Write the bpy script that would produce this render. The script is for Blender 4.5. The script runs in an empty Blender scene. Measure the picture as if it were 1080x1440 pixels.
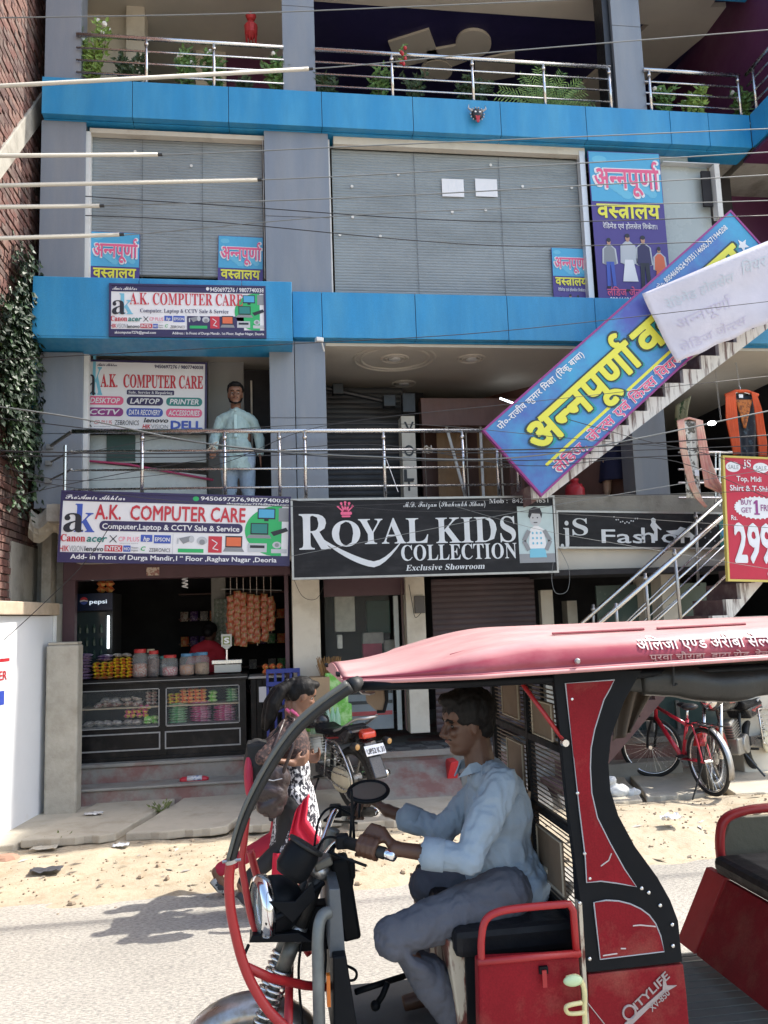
import bpy, bmesh, math, random, re
from mathutils import Vector, Matrix, noise
random.seed(7)
SC = bpy.context.scene
COL = SC.collection
rad = math.radians

# ------------------------------------------------------------------ camera
YAW, PITCH, ROLL, FOC, EYE = rad(8.0), rad(7.3), rad(1.95), 1150.0, 2.0
CF = Vector((math.sin(YAW)*math.cos(PITCH), math.cos(YAW)*math.cos(PITCH), math.sin(PITCH)))
_r0 = Vector((math.cos(YAW), -math.sin(YAW), 0)); _u0 = _r0.cross(CF)
CR = _r0*math.cos(ROLL) - _u0*math.sin(ROLL)
CU = _r0*math.sin(ROLL) + _u0*math.cos(ROLL)
CP = Vector((0, 0, EYE))
cd = bpy.data.cameras.new('camera'); cam = bpy.data.objects.new('camera', cd); COL.objects.link(cam)
m3 = Matrix((CR, CU, -CF)).transposed()
cam.matrix_world = Matrix.Translation(CP) @ m3.to_4x4()
cd.sensor_fit = 'VERTICAL'; cd.sensor_height = 24.0; cd.lens = 24.0*FOC/1440.0
cd.clip_start = 0.05; cd.clip_end = 500
SC.camera = cam

# ------------------------------------------------------------------ sky, sun, exposure
SUN_EL, SUN_AZ = 51.0, 3.5        # azimuth in degrees from +X towards +Y
w = bpy.data.worlds.new("World"); SC.world = w; w.use_nodes = True
nt = w.node_tree; bg = nt.nodes['Background']
sky = nt.nodes.new('ShaderNodeTexSky'); sky.sky_type = 'NISHITA'; sky.sun_disc = False
sky.sun_elevation = rad(SUN_EL); sky.sun_rotation = rad(90 - SUN_AZ)
sky.air_density = 1.3; sky.dust_density = 2.5; sky.ozone_density = 1.0
nt.links.new(sky.outputs[0], bg.inputs[0]); bg.inputs[1].default_value = 0.145
sl = bpy.data.lights.new('sun', 'SUN'); sl.energy = 3.1; sl.angle = rad(0.8); sl.color = (1.0, 0.95, 0.86)
so = bpy.data.objects.new('sun', sl); COL.objects.link(so)
sd = Vector((math.cos(rad(SUN_EL))*math.cos(rad(SUN_AZ)), math.cos(rad(SUN_EL))*math.sin(rad(SUN_AZ)), math.sin(rad(SUN_EL))))
so.rotation_euler = sd.to_track_quat('Z', 'Y').to_euler(); so.location = (20, 5, 30)
SC.view_settings.view_transform = 'Standard'; SC.view_settings.look = 'None'
SC.view_settings.exposure = 1.35; SC.view_settings.gamma = 1.0; SC.view_settings.use_curve_mapping = False
SC.render.engine = 'CYCLES'
SC.cycles.max_bounces = 8; SC.cycles.diffuse_bounces = 5; SC.cycles.glossy_bounces = 3
SC.cycles.transmission_bounces = 4; SC.cycles.transparent_max_bounces = 8; SC.cycles.use_denoising = True

# ------------------------------------------------------------------ measuring
def ray(px, py): return CF*FOC + CR*(px-540.0) - CU*(py-720.0)
def A(px, py, Y):
    d = ray(px, py); return CP + d*(Y/d.y)
def AZ(px, py, Z):
    d = ray(px, py); return CP + d*((Z-EYE)/d.z)
def AX(px, py, X):
    d = ray(px, py); return CP + d*(X/d.x)
def R(x0, y0, x1, y1, Y):
    a, b = A(x0, y0, Y), A(x1, y1, Y); return a.x, b.x, b.z, a.z      # X0, X1, Z0, Z1

# ------------------------------------------------------------------ materials
MATS = {}
def mat(name, col, rough=0.6, metal=0.0, var=0.0, vs=6.0, bump=0.0, bs=60.0, col2=None, c2s=3.0, c2w=(0.45, 0.6),
        stretch=None, spec=0.5, coat=0.0, emit=None, alpha=None, trans=0.0, fine=0.0, dust_sun=None):
    """principled material; var = mottling, col2 = second colour in blotches, bump = fine relief"""
    if name in MATS: return MATS[name]
    m = bpy.data.materials.new(name); m.use_nodes = True; n = m.node_tree.nodes; L = m.node_tree.links
    b = n['Principled BSDF']; c4 = (*col, 1)
    b.inputs['Base Color'].default_value = c4; b.inputs['Roughness'].default_value = rough
    b.inputs['Metallic'].default_value = metal; b.inputs['Specular IOR Level'].default_value = spec
    b.inputs['Coat Weight'].default_value = coat; b.inputs['Coat Roughness'].default_value = 0.15
    if trans: b.inputs['Transmission Weight'].default_value = trans
    if emit: b.inputs['Emission Color'].default_value = (*emit[:3], 1); b.inputs['Emission Strength'].default_value = emit[3]
    if alpha is not None: b.inputs['Alpha'].default_value = alpha
    tc = n.new('ShaderNodeTexCoord'); vec = tc.outputs['Object']
    if stretch:
        mp = n.new('ShaderNodeMapping'); mp.inputs['Scale'].default_value = stretch; L.new(vec, mp.inputs[0]); vec = mp.outputs[0]
    cur = None
    def noise_(scale, det=6):
        t = n.new('ShaderNodeTexNoise'); t.inputs['Scale'].default_value = scale; t.inputs['Detail'].default_value = det
        t.inputs['Roughness'].default_value = 0.62; L.new(vec, t.inputs['Vector']); return t.outputs['Fac']
    def mix(fac, a, bb, typ='MIX'):
        x = n.new('ShaderNodeMix'); x.data_type = 'RGBA'; x.blend_type = typ
        if hasattr(fac, 'links'): L.new(fac, x.inputs[0])
        else: x.inputs[0].default_value = fac
        for s, i in ((a, 6), (bb, 7)):
            if hasattr(s, 'links'): L.new(s, x.inputs[i])
            else: x.inputs[i].default_value = (*s, 1) if len(s) == 3 else s
        return x.outputs[2]
    def ramp(f, lo, hi, a=0.0, bb=1.0):
        x = n.new('ShaderNodeMapRange'); x.inputs[1].default_value = lo; x.inputs[2].default_value = hi
        x.inputs[3].default_value = a; x.inputs[4].default_value = bb; L.new(f, x.inputs[0]); return x.outputs[0]
    if col2:
        cur = mix(ramp(noise_(c2s), c2w[0], c2w[1]), c4, (*col2, 1))
    if var:
        f = ramp(noise_(vs), 0.3, 0.7, 1-var, 1+var)
        cb = n.new('ShaderNodeCombineXYZ'); [L.new(f, cb.inputs[i]) for i in range(3)]
        x = n.new('ShaderNodeMix'); x.data_type = 'RGBA'; x.blend_type = 'MULTIPLY'; x.inputs[0].default_value = 1
        if cur: L.new(cur, x.inputs[6])
        else: x.inputs[6].default_value = c4
        L.new(cb.outputs[0], x.inputs[7]); cur = x.outputs[2]
        da = 0.04 if metal > .7 else 0.12; rr = ramp(noise_(vs*2.3), 0.3, 0.7, max(0, rough-da), min(1, rough+da)); L.new(rr, b.inputs['Roughness'])
    if fine:
        f = ramp(noise_(160, 2), 0.3, 0.7, 1-fine, 1+fine)
        cb = n.new('ShaderNodeCombineXYZ'); [L.new(f, cb.inputs[i]) for i in range(3)]
        x = n.new('ShaderNodeMix'); x.data_type = 'RGBA'; x.blend_type = 'MULTIPLY'; x.inputs[0].default_value = 1
        if cur: L.new(cur, x.inputs[6])
        else: x.inputs[6].default_value = c4
        L.new(cb.outputs[0], x.inputs[7]); cur = x.outputs[2]
    if dust_sun:  # pales upward faces: settled dust plus sunlight put into the colour
        ge = n.new('ShaderNodeNewGeometry'); sp = n.new('ShaderNodeSeparateXYZ'); L.new(ge.outputs['Normal'], sp.inputs[0])
        f1 = ramp(sp.outputs[2], dust_sun[1], dust_sun[2], 0, 1); mu = n.new('ShaderNodeMath'); mu.operation = 'MULTIPLY'; L.new(f1, mu.inputs[0]); L.new(ramp(noise_(3.0), .25, .6, .45, 1.0), mu.inputs[1])
        cur = mix(mu.outputs[0], cur or c4, (*dust_sun[0], 1))
    if cur: L.new(cur, b.inputs['Base Color'])
    if bump:
        bp = n.new('ShaderNodeBump'); bp.inputs['Strength'].default_value = bump; bp.inputs['Distance'].default_value = 0.01
        L.new(noise_(bs, 5), bp.inputs['Height']); L.new(bp.outputs[0], b.inputs['Normal'])
    MATS[name] = m; return m

def glass_mat(name, tint=(0.8, 0.86, 0.84), alpha=0.25, rough=0.05):
    m = bpy.data.materials.new(name); m.use_nodes = True; n = m.node_tree.nodes; L = m.node_tree.links
    b = n['Principled BSDF']; b.inputs['Base Color'].default_value = (*tint, 1); b.inputs['Roughness'].default_value = rough
    b.inputs['Alpha'].default_value = alpha; b.inputs['Specular IOR Level'].default_value = 0.6
    MATS[name] = m; return m

# ------------------------------------------------------------------ mesh builder
class MB:
    def __init__(s): s.v = []; s.f = []
    def add(s, vs, fs):
        k = len(s.v); s.v += [Vector(p) for p in vs]; s.f += [tuple(i+k for i in f) for f in fs]; return s
    def box(s, x0, x1, y0, y1, z0, z1):
        if x0 > x1: x0, x1 = x1, x0
        if y0 > y1: y0, y1 = y1, y0
        if z0 > z1: z0, z1 = z1, z0
        return s.add([(x0,y0,z0),(x1,y0,z0),(x1,y1,z0),(x0,y1,z0),(x0,y0,z1),(x1,y0,z1),(x1,y1,z1),(x0,y1,z1)],
                     [(0,3,2,1),(4,5,6,7),(0,1,5,4),(1,2,6,5),(2,3,7,6),(3,0,4,7)])
    def obox(s, c, size, rot=None):
        h = Vector(size)*0.5; M = rot or Matrix.Identity(3); c = Vector(c)
        P = [c + M @ Vector((a*h.x, b*h.y, d*h.z)) for d in (-1,1) for a,b in ((-1,-1),(1,-1),(1,1),(-1,1))]
        return s.add(P, [(0,3,2,1),(4,5,6,7),(0,1,5,4),(1,2,6,5),(2,3,7,6),(3,0,4,7)])
    def tube(s, pts, r, n=8, caps=True, closed=False, flat=1.0):
        pts = [Vector(p) for p in pts]; N = len(pts); rs = r if isinstance(r, (list, tuple)) else [r]*N
        rings = []; prev = None
        for i, p in enumerate(pts):
            if closed: t = pts[(i+1) % N] - pts[i-1]
            else: t = pts[min(i+1, N-1)] - pts[max(i-1, 0)]
            if t.length < 1e-9: t = Vector((0,0,1))
            t.normalize()
            if prev is None:
                a = Vector((0,0,1)) if abs(t.z) < 0.9 else Vector((0,1,0))
                u = t.cross(a).normalized()
            else:
                u = prev - t*prev.dot(t)
                u = u.normalized() if u.length > 1e-6 else t.orthogonal().normalized()
            prev = u; v = t.cross(u)
            rings.append([p + (u*math.cos(2*math.pi*k/n) + v*math.sin(2*math.pi*k/n)*flat)*rs[i] for k in range(n)])
        vs = [q for rg in rings for q in rg]; fs = []
        M = N if closed else N-1
        for i in range(M):
            j = (i+1) % N
            for k in range(n):
                l = (k+1) % n; fs.append((i*n+k, i*n+l, j*n+l, j*n+k))
        if caps and not closed:
            fs.append(tuple(reversed(range(n)))); fs.append(tuple((N-1)*n+k for k in range(n)))
        return s.add(vs, fs)
    def prism(s, pts, off):
        pts = [Vector(p) for p in pts]; off = Vector(off); n = len(pts)
        return s.add(pts + [p+off for p in pts], [tuple(range(n)), tuple(reversed(range(n, 2*n)))] +
                     [(i, i+n, (i+1) % n + n, (i+1) % n) for i in range(n)])
    def quad(s, a, b, c, d): return s.add([a, b, c, d], [(0,1,2,3)])
    def lathe(s, prof, c, axis=(0,0,1), n=14, caps=True):
        c = Vector(c); ax = Vector(axis).normalized(); u = ax.orthogonal().normalized(); v = ax.cross(u)
        vs = []; fs = []
        for r_, h in prof:
            for k in range(n):
                a = 2*math.pi*k/n; vs.append(c + ax*h + (u*math.cos(a)+v*math.sin(a))*r_)
        for i in range(len(prof)-1):
            for k in range(n):
                l = (k+1) % n; fs.append((i*n+k, i*n+l, (i+1)*n+l, (i+1)*n+k))
        if caps: fs.append(tuple(reversed(range(n)))); fs.append(tuple((len(prof)-1)*n+k for k in range(n)))
        return s.add(vs, fs)
    def ell(s, c, r, rot=None, nu=12, nv=8):
        c = Vector(c); M = rot or Matrix.Identity(3); r = (r, r, r) if isinstance(r, (int, float)) else r
        vs = [c + M @ Vector((0, 0, -r[2]))]; fs = []
        for j in range(1, nv):
            t = math.pi*j/nv
            for k in range(nu):
                a = 2*math.pi*k/nu
                vs.append(c + M @ Vector((r[0]*math.sin(t)*math.cos(a), r[1]*math.sin(t)*math.sin(a), -r[2]*math.cos(t))))
        vs.append(c + M @ Vector((0, 0, r[2]))); e = len(vs)-1
        for k in range(nu):
            l = (k+1) % nu; fs.append((0, 1+l, 1+k)); fs.append((e, e-nu+k, e-nu+l))
            for j in range(nv-2): fs.append((1+j*nu+k, 1+j*nu+l, 1+(j+1)*nu+l, 1+(j+1)*nu+k))
        return s.add(vs, fs)
    def grid(s, nx, ny, fn, two=False):
        vs = [fn(i/nx, j/ny) for j in range(ny+1) for i in range(nx+1)]
        return s.add(vs, [(j*(nx+1)+i, j*(nx+1)+i+1, (j+1)*(nx+1)+i+1, (j+1)*(nx+1)+i) for j in range(ny) for i in range(nx)])
    def build(s, name, m, parent=None, smooth=False, bevel=0.0, solid=0.0, sub=0, auto=False):
        off = W.get(parent.name, Vector()) if parent is not None else Vector()
        me = bpy.data.meshes.new(name); me.from_pydata([p-off for p in s.v], [], s.f); me.validate(); me.update()
        if m: me.materials.append(m)
        if smooth or auto:
            for p in me.polygons: p.use_smooth = True
        if auto: me.set_sharp_from_angle(angle=rad(40))
        o = bpy.data.objects.new(name, me); COL.objects.link(o)
        if parent is not None: o.parent = parent
        W[o.name] = off
        if solid: md = o.modifiers.new('solid', 'SOLIDIFY'); md.thickness = solid; md.offset = 0
        if sub: md = o.modifiers.new('sub', 'SUBSURF'); md.levels = sub; md.render_levels = sub
        if bevel: md = o.modifiers.new('bevel', 'BEVEL'); md.width = bevel; md.segments = 2; md.limit_method = 'ANGLE'; md.angle_limit = rad(40)
        return o
W = {}
def tag(o, label=None, cat=None, group=None, kind=None):
    if label: o['label'] = label
    if cat: o['category'] = cat
    if group: o['group'] = group
    if kind: o['kind'] = kind
    return o
def thing(name, label, cat, loc=(0,0,0), group=None, local=False, rot=0.0):
    """Empty at the thing's base; meshes are given in world coordinates unless local"""
    o = bpy.data.objects.new(name, None); COL.objects.link(o); o.location = loc; o.rotation_euler = (0, 0, rot)
    o.empty_display_size = 0.1
    W[o.name] = Vector((0,0,0)) if local else Vector(loc)
    return tag(o, label, cat, group)
def struct(name, mb, m, **k): return tag(mb.build(name, m, **k), kind='structure')
def clone(o, parent=None):
    c = o.copy(); COL.objects.link(c); W[c.name] = W.get(o.name, Vector())
    if parent is not None: c.parent = parent
    for ch in [q for q in o.children]: clone(ch, c)
    return c

# ------------------------------------------------------------------ lettering
def _off(s, u, l, dg=None):
    r_ = ''
    for ch in s:
        if 'A' <= ch <= 'Z': r_ += chr(u+ord(ch)-65)
        elif 'a' <= ch <= 'z' and l: r_ += chr(l+ord(ch)-97)
        elif '0' <= ch <= '9' and dg: r_ += chr(dg+ord(ch)-48)
        else: r_ += ch
    return r_
STY = {'serif': (0x1D400, 0x1D41A, None), 'script': (0x1D4D0, 0x1D4EA, None)}      # letter shapes; the others lean on these
ALT = {'bold': ('sans', 0.022, 0.0), 'ital': ('serif', 0.0, 0.2), 'boldital': ('sans', 0.026, 0.2), 'mono': ('sans', 0.0, 0.1)}
GC = {}
def glyphs(s, style='sans', off=0.0, res=3):
    if style in ALT:
        st, o2, sh = ALT[style]; vs, fs = glyphs(s, st, off, res); return [(a+b*sh, b) for a, b in vs], fs
    key = (s, style, off, res)
    if key in GC: return GC[key]
    c = bpy.data.curves.new('t', 'FONT'); c.body = _off(s, *STY[style]) if style in STY else s
    c.resolution_u = res; c.offset = off; c.size = 1.0
    o = bpy.data.objects.new('t', c); me = bpy.data.meshes.new_from_object(o)
    vs = [(v.co.x, v.co.y) for v in me.vertices]; fs = [tuple(p.vertices) for p in me.polygons]
    bpy.data.objects.remove(o); bpy.data.curves.remove(c); bpy.data.meshes.remove(me)
    GC[key] = (vs, fs); return GC[key]
def clipx(vs, fs, x):
    bm = bmesh.new(); V_ = [bm.verts.new((a, b, 0)) for a, b in vs]
    for f in fs:
        try: bm.faces.new([V_[i] for i in f])
        except ValueError: pass
    bmesh.ops.bisect_plane(bm, geom=bm.verts[:]+bm.edges[:]+bm.faces[:], plane_co=(x,0,0), plane_no=(1,0,0), clear_outer=True)
    bm.verts.index_update()
    r_ = ([(v.co.x, v.co.y) for v in bm.verts], [tuple(v.index for v in f.verts) for f in bm.faces]); bm.free(); return r_
MARKS = set('ािीुूृेैोौंःँ्')
def deva(s, off=0.0):
    """Devanagari in visual order: '<' halves the letter before it, '^' puts a reph above, '/' a rakar below"""
    s = re.sub(r'((?:[\u0915-\u0939]<)*[\u0915-\u0939]/?)\u093f', '\u093f\\1', s); vs, fs = [], []; pen = 0.0; lastw = 0.5; k = 0
    def put(g, dx):
        nonlocal k
        n0 = len(vs); z = 0.0001*(k % 4); k += 1
        vs.extend((a+dx, b, z) for a, b in g[0]); fs.extend(tuple(i+n0 for i in f) for f in g[1])
    i = 0
    while i < len(s):
        ch = s[i]
        if ch == ' ': pen += 0.28; i += 1; continue
        if ch == '^':
            cx = pen-0.15; t = 0.030+off; V_ = []
            for q in range(11):
                a = rad(-85 - q/10*235); r0, r1 = 0.115-t, 0.115+t
                V_ += [(cx+r1*math.cos(a), 0.775+r1*math.sin(a)), (cx+r0*math.cos(a), 0.775+r0*math.sin(a))]
            put((V_, [(2*q, 2*q+1, 2*q+3, 2*q+2) for q in range(10)]), 0)
            i += 1; continue
        if ch == '/':
            x = pen-0.17; t = 0.03+off
            put(([(x, 0.27+t), (x, 0.27-t), (x-0.2, 0.08-t), (x-0.2-t, 0.08+t)], [(0,1,2,3)]), 0); i += 1; continue
        g = glyphs(ch, 'sans', off)
        if not g[0]: i += 1; continue
        xm = max(a for a, b in g[0])-off
        if ch in MARKS and ch not in 'ािीोौः':
            put(g, pen); i += 1; continue
        adv = max(0.12, xm+0.0)
        if ch in 'ािीोौ': adv = glyph_adv(ch)
        if ch in '0123456789,-.()०।': adv = xm+0.06
        if i+1 < len(s) and s[i+1] == '<':
            cut = xm-0.205; g = clipx(*g, cut); put(g, pen); pen += cut; i += 2; continue
        put(g, pen); pen += adv; lastw = adv; i += 1
    return vs, fs, pen
_ADV = {}
def glyph_adv(ch):
    if ch not in _ADV:
        a = glyphs(ch+'न'); n_ = glyphs('न'); _ADV[ch] = max(x for x, y in a[0]) - max(x for x, y in n_[0])
    return _ADV[ch]
def put_text(mb, s, origin, U, V_, width, cap, style='sans', off=0.0, dv=False, lift=None, res=3):
    """writes s into mb from origin along U (unit) so that it is width long; cap = cap height along V_"""
    fat = off + (ALT[style][1] if style in ALT else 0.0) - (0.012 if off > .02 else 0); off = 0.012 if off > .02 else 0.0
    if dv: vs, fs, wd = deva(s, off); h = 0.622; x0 = 0.0
    else:
        g = glyphs(s, style, off, res)
        if not g[0]: return
        vs = [(a, b, 0) for a, b in g[0]]; fs = g[1]; x0 = min(a for a, b in g[0]); wd = max(a for a, b in g[0])-x0; h = 0.70
    sx = width/wd; sy = cap/h; N = Vector(U).cross(Vector(V_)); O = Vector(origin) + (lift*N if lift else Vector())
    n = 0 if fat < .006 else (4 if fat < .03 else 8)
    for q in range(n+1):
        dx, dy = (fat*math.cos(2*math.pi*q/n+.4), fat*math.sin(2*math.pi*q/n+.4)) if q < n else (0, 0)
        mb.add([O + U*((a+dx-x0)*sx) + V_*((b+dy)*sy) + N*(z+.0004*q) for a, b, z in vs], fs)
EX, EZ = Vector((1,0,0)), Vector((0,0,1))
def T(mb, s, px0, pyb, px1, cap, Y, style='sans', off=0.0, dv=False, slope=None, res=3):
    """text measured on the photograph: left px, baseline py, right px, cap height in px, on the plane Y"""
    a = A(px0, pyb, Y); b = A(px1, pyb, Y); h = a.z - A(px0, pyb+cap, Y).z
    put_text(mb, s, Vector((a.x, Y, a.z)), EX, EZ, b.x-a.x, h, style, off, dv, res=res)
def rrect(x0, x1, z0, z1, r_, n=5):
    P = []
    for cx, cz, a0 in ((x1-r_, z1-r_, 0), (x0+r_, z1-r_, 90), (x0+r_, z0+r_, 180), (x1-r_, z0+r_, 270)):
        for k in range(n+1):
            a = rad(a0+90*k/n); P.append((cx+r_*math.cos(a), cz+r_*math.sin(a)))
    return P
def flat(mb, P2, Y):          # polygon in the X-Z plane facing -Y
    mb.add([(x, Y, z) for x, z in P2], [tuple(reversed(range(len(P2))))] if _ccw(P2) > 0 else [tuple(range(len(P2)))])
def _ccw(P): return -sum((P[i-1][0]*P[i][1]-P[i][0]*P[i-1][1]) for i in range(len(P)))
def oval(x0, x1, z0, z1, n=20):
    cx, cz, a, b = (x0+x1)/2, (z0+z1)/2, (x1-x0)/2, (z1-z0)/2
    return [(cx+a*math.cos(2*math.pi*k/n), cz+b*math.sin(2*math.pi*k/n)) for k in range(n)]
# ------------------------------------------------------------------ palette
M_blue = mat('blue_cladding', (0.022, 0.245, 0.50), 0.4, var=0.08, vs=3, col2=(0.06, 0.31, 0.53), c2s=1.6, c2w=(0.4, 0.75), fine=0.14, stretch=(2.2, 1, .45))
M_grey = mat('grey_cladding', (0.205, 0.232, 0.275), 0.4, var=0.06, vs=2.5, col2=(0.25, 0.265, 0.285), c2s=1.8, c2w=(0.4, 0.75), stretch=(2.5, 1, .4), fine=.05)
M_white = mat('white_paint', (0.72, 0.71, 0.68), 0.5, var=0.05, vs=5, col2=(0.55, 0.52, 0.46), c2s=4, c2w=(0.55, 0.8))
M_cream = mat('cream_wall', (0.62, 0.57, 0.48), 0.7, var=0.06, vs=3, col2=(0.42, 0.36, 0.28), c2s=2.2, c2w=(0.52, 0.8), bump=0.1)
M_ceil = mat('ceiling_plaster', (0.58, 0.53, 0.45), 0.8, var=0.05, vs=2)
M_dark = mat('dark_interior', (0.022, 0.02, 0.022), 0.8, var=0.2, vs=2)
M_navy = mat('navy_ceiling', (0.022, 0.018, 0.075), 0.5, var=0.1, vs=2)
M_purple = mat('purple_wall', (0.085, 0.018, 0.06), 0.5, var=0.1, vs=2)
M_shut = mat('grey_shutter', (0.265, 0.30, 0.32), 0.5, var=0.08, vs=3, col2=(0.205, 0.235, 0.25), c2s=1.6, c2w=(0.42, 0.7), stretch=(.5, 1, 1.6))
M_shutd = mat('dark_shutter', (0.028, 0.028, 0.032), 0.5, var=0.2, vs=2)
M_shutm = mat('maroon_shutter', (0.055, 0.032, 0.035), 0.5, var=0.2, vs=2)
M_conc = mat('concrete', (0.33, 0.31, 0.27), 0.9, var=0.1, vs=5, col2=(0.17, 0.155, 0.13), c2s=3, c2w=(0.5, 0.75), bump=0.4, bs=40)
M_concl = mat('pale_concrete', (0.42, 0.385, 0.32), 0.9, var=0.1, vs=6, col2=(0.30, 0.27, 0.21), c2s=5, c2w=(0.45, 0.75), bump=0.5, bs=35)
M_drip = mat('streaked_whitewash', (0.66, 0.64, 0.60), 0.85, var=0.08, vs=8, col2=(0.16, 0.11, 0.10), c2s=9, c2w=(0.50, 0.62), stretch=(2.2, 1, 0.22), bump=0.3)
M_steel = mat('stainless_steel', (0.66, 0.65, 0.64), 0.27, 1.0, var=0.03, vs=9)
M_steeld = mat('dull_steel', (0.40, 0.39, 0.38), 0.4, 0.9, var=0.1, vs=20)
M_black = mat('black_paint', (0.014, 0.014, 0.016), 0.38, var=0.15, vs=10)
M_blackm = mat('matt_black', (0.02, 0.02, 0.02), 0.8)
M_maroon = mat('maroon_frame', (0.075, 0.035, 0.045), 0.5, var=0.1, vs=5)
M_step = mat('red_oxide_step', (0.23, 0.12, 0.105), 0.8, var=0.12, vs=5, col2=(0.27, 0.25, 0.22), c2s=2.2, c2w=(0.42, 0.56), bump=0.3, bs=50)
M_stepg = mat('cement_step_top', (0.28, 0.265, 0.235), 0.85, var=0.12, vs=4, col2=(0.25, 0.17, 0.14), c2s=2.5, c2w=(0.5, 0.7), bump=0.3)
M_asph = mat('dusty_asphalt', (0.40, 0.375, 0.33), 0.95, var=0.16, vs=0.8, col2=(0.245, 0.23, 0.21), c2s=60, c2w=(0.44, 0.60), bump=0.9, bs=90, stretch=(.55, 1.3, 1))
M_dirt = mat('sandy_dirt', (0.40, 0.34, 0.25), 1.0, var=0.10, vs=2.5, col2=(0.32, 0.25, 0.165), c2s=9, c2w=(0.48, 0.72), bump=0.7, bs=45)
M_slab = mat('drain_slab', (0.45, 0.405, 0.325), 0.92, var=0.08, vs=3, col2=(0.33, 0.28, 0.21), c2s=4, c2w=(0.5, 0.8), bump=0.4, bs=50)
M_glass = glass_mat('window_glass', (0.75, 0.85, 0.84), 0.22)
M_glassd = glass_mat('showcase_glass', (0.7, 0.75, 0.75), 0.035)
M_alu = mat('aluminium_frame', (0.66, 0.67, 0.68), 0.4, 0.3)

# ------------------------------------------------------------------ ground
g = MB(); g.quad((-120,-60,-0.02), (120,-60,-0.02), (120,120,-0.02), (-120,120,-0.02)); struct('ground', g, M_dirt)
g = MB(); g.quad((-60,-8,0), (60,-8,0), (60,6.6,0), (-60,6.6,0)); struct('road', g, M_asph)
def hz(x, y):
    e = noise.noise(Vector((x*0.9, y*1.1, 0)))*0.05 + noise.noise(Vector((x*3, y*3, 2)))*0.022 + noise.noise(Vector((x*9, y*9, 5)))*0.014 + noise.noise(Vector((x*25, y*25, 7)))*0.006
    edge = 6.15 + 0.22*noise.noise(Vector((x*0.8, 0, 9))) + 0.05*noise.noise(Vector((x*5, 0, 3)))
    t = max(0.0, min(1.0, (y-edge)/1.1)); t = t*t*(3-2*t)
    return -0.012 + t*(0.06+e) + (0.10 if x > 2.2 else 0.0)*max(0, min(1, (x-2.2)/1.2))*max(0, math.sin(max(0, min(1, (y-6.6)/1.6))*math.pi))
g = MB(); g.grid(300, 70, lambda u, v: Vector((-8+u*20, 5.9+v*3.9, hz(-8+u*20, 5.9+v*3.9))))
struct('dirt_verge', g, M_dirt, smooth=True)
for sx0, sx1 in ((-60, -8), (12, 60)):
    g = MB(); g.box(sx0, sx1, 6.6, 9.4, -0.1, 0.03); struct('dirt_verge', g, M_dirt)
# concrete drain cover slabs, each one its own piece
dr = MB(); dr.box(-8, 12, 8.15, 9.55, -0.1, 0.0); drain = struct('drain_base', dr, M_conc)
slabs = [(-3.6, -2.3, 0), (-2.26, -1.44, 1), (-1.35, -0.44, 2), (-0.37, 0.62, 3), (0.68, 1.7, 4), (1.76, 2.7, 5), (2.77, 3.6, 6), (3.69, 4.5, 7), (4.58, 5.5, 8), (5.55, 6.6, 9), (-5.0, -3.64, 10)]
for x0, x1, k in slabs:
    rr = random.Random(k*7+3); s = MB(); n = 12
    front = []; 
    ya = 7.98 + rr.uniform(-0.06, 0.06); skew = 0.38
    top = [(x0+0.02*rr.uniform(-1,1)+ (0 if j == 0 else 0), 0) for j in range(2)]
    P = []
    for j in range(n+1): P.append((x0+(x1-x0)*j/n, ya+rr.uniform(-0.022, 0.022)+(-0.03 if j in (0,n) else 0)*-1))
    for j in range(1, 5): P.append((x1+skew*j/5*1.0+rr.uniform(-.012,.012), ya+1.4*j/5))
    for j in range(n+1): P.append((x1+skew-(x1-x0)*j/n, 9.42))
    for j in range(1, 5): P.append((x0+skew*(5-j)/5+rr.uniform(-.012,.012), ya+1.4*(5-j)/5))
    zt = 0.115 + rr.uniform(-0.018, 0.018)
    s.prism([(x, y, zt-0.075) for x, y in P], (0, 0, 0.075))
    o = s.build('slab', M_slab, drain, bevel=0.012)

# plinth steps in front of the grocery shop
def stepped(name, boxes, parent=None):
    out = []
    for (x0, x1, y0, y1, z0, z1, mm) in boxes:
        s = MB(); s.box(x0, x1, y0, y1, z0, z1); out.append((s, mm))
    return out
pl = MB(); pl.box(-2.45, 0.98, 9.38, 9.66, -0.1, 0.255); plinth = struct('plinth', pl, M_step, bevel=0.015)
for x0, x1, y0, y1, z0, z1, mm in ((-2.47, 0.98, 9.35, 9.665, 0.256, 0.285, M_stepg), (-2.45, 0.98, 9.665, 9.95, -0.1, 0.45, M_step),
        (-2.47, 0.98, 9.64, 16, 0.451, 0.49, M_stepg)):
    s = MB(); s.box(x0, x1, y0, y1, z0, z1); s.build('step', mm, plinth, bevel=0.012)
pl2 = MB(); pl2.box(0.985, 9, 9.32, 16, -0.1, 0.47); plinth2 = struct('plinth', pl2, M_step, bevel=0.012)
M_tile = mat('shop_floor_tiles', (0.20, 0.20, 0.19), 0.35, var=0.1, vs=3)
M_tile2 = mat('shop_floor_tiles_dark', (0.105, 0.10, 0.10), 0.35, var=0.1, vs=3)
tg = MB(); tg.box(0.99, 9, 9.29, 9.318, 0.44, 0.505); tg.build('nosing', M_stepg, plinth2)
for i in range(26):
    for j in range(4):
        x = 1.0+i*0.19; y = 9.32+j*0.19
        s = MB(); s.box(x+.002, x+.187, y+.002, y+.187, 0.47, 0.482+0.0015*((i*7+j*3) % 3)); s.build('tile', M_tile if (i+j) % 2 else M_tile2, plinth2)
rp = MB(); rp.prism([(1.02, 9.3, 0.40), (1.02, 8.75, 0.10), (1.02, 9.3, 0.05)], (0.98, 0, 0)); rp.build('ramp', M_step, plinth2, bevel=0.008)
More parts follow.
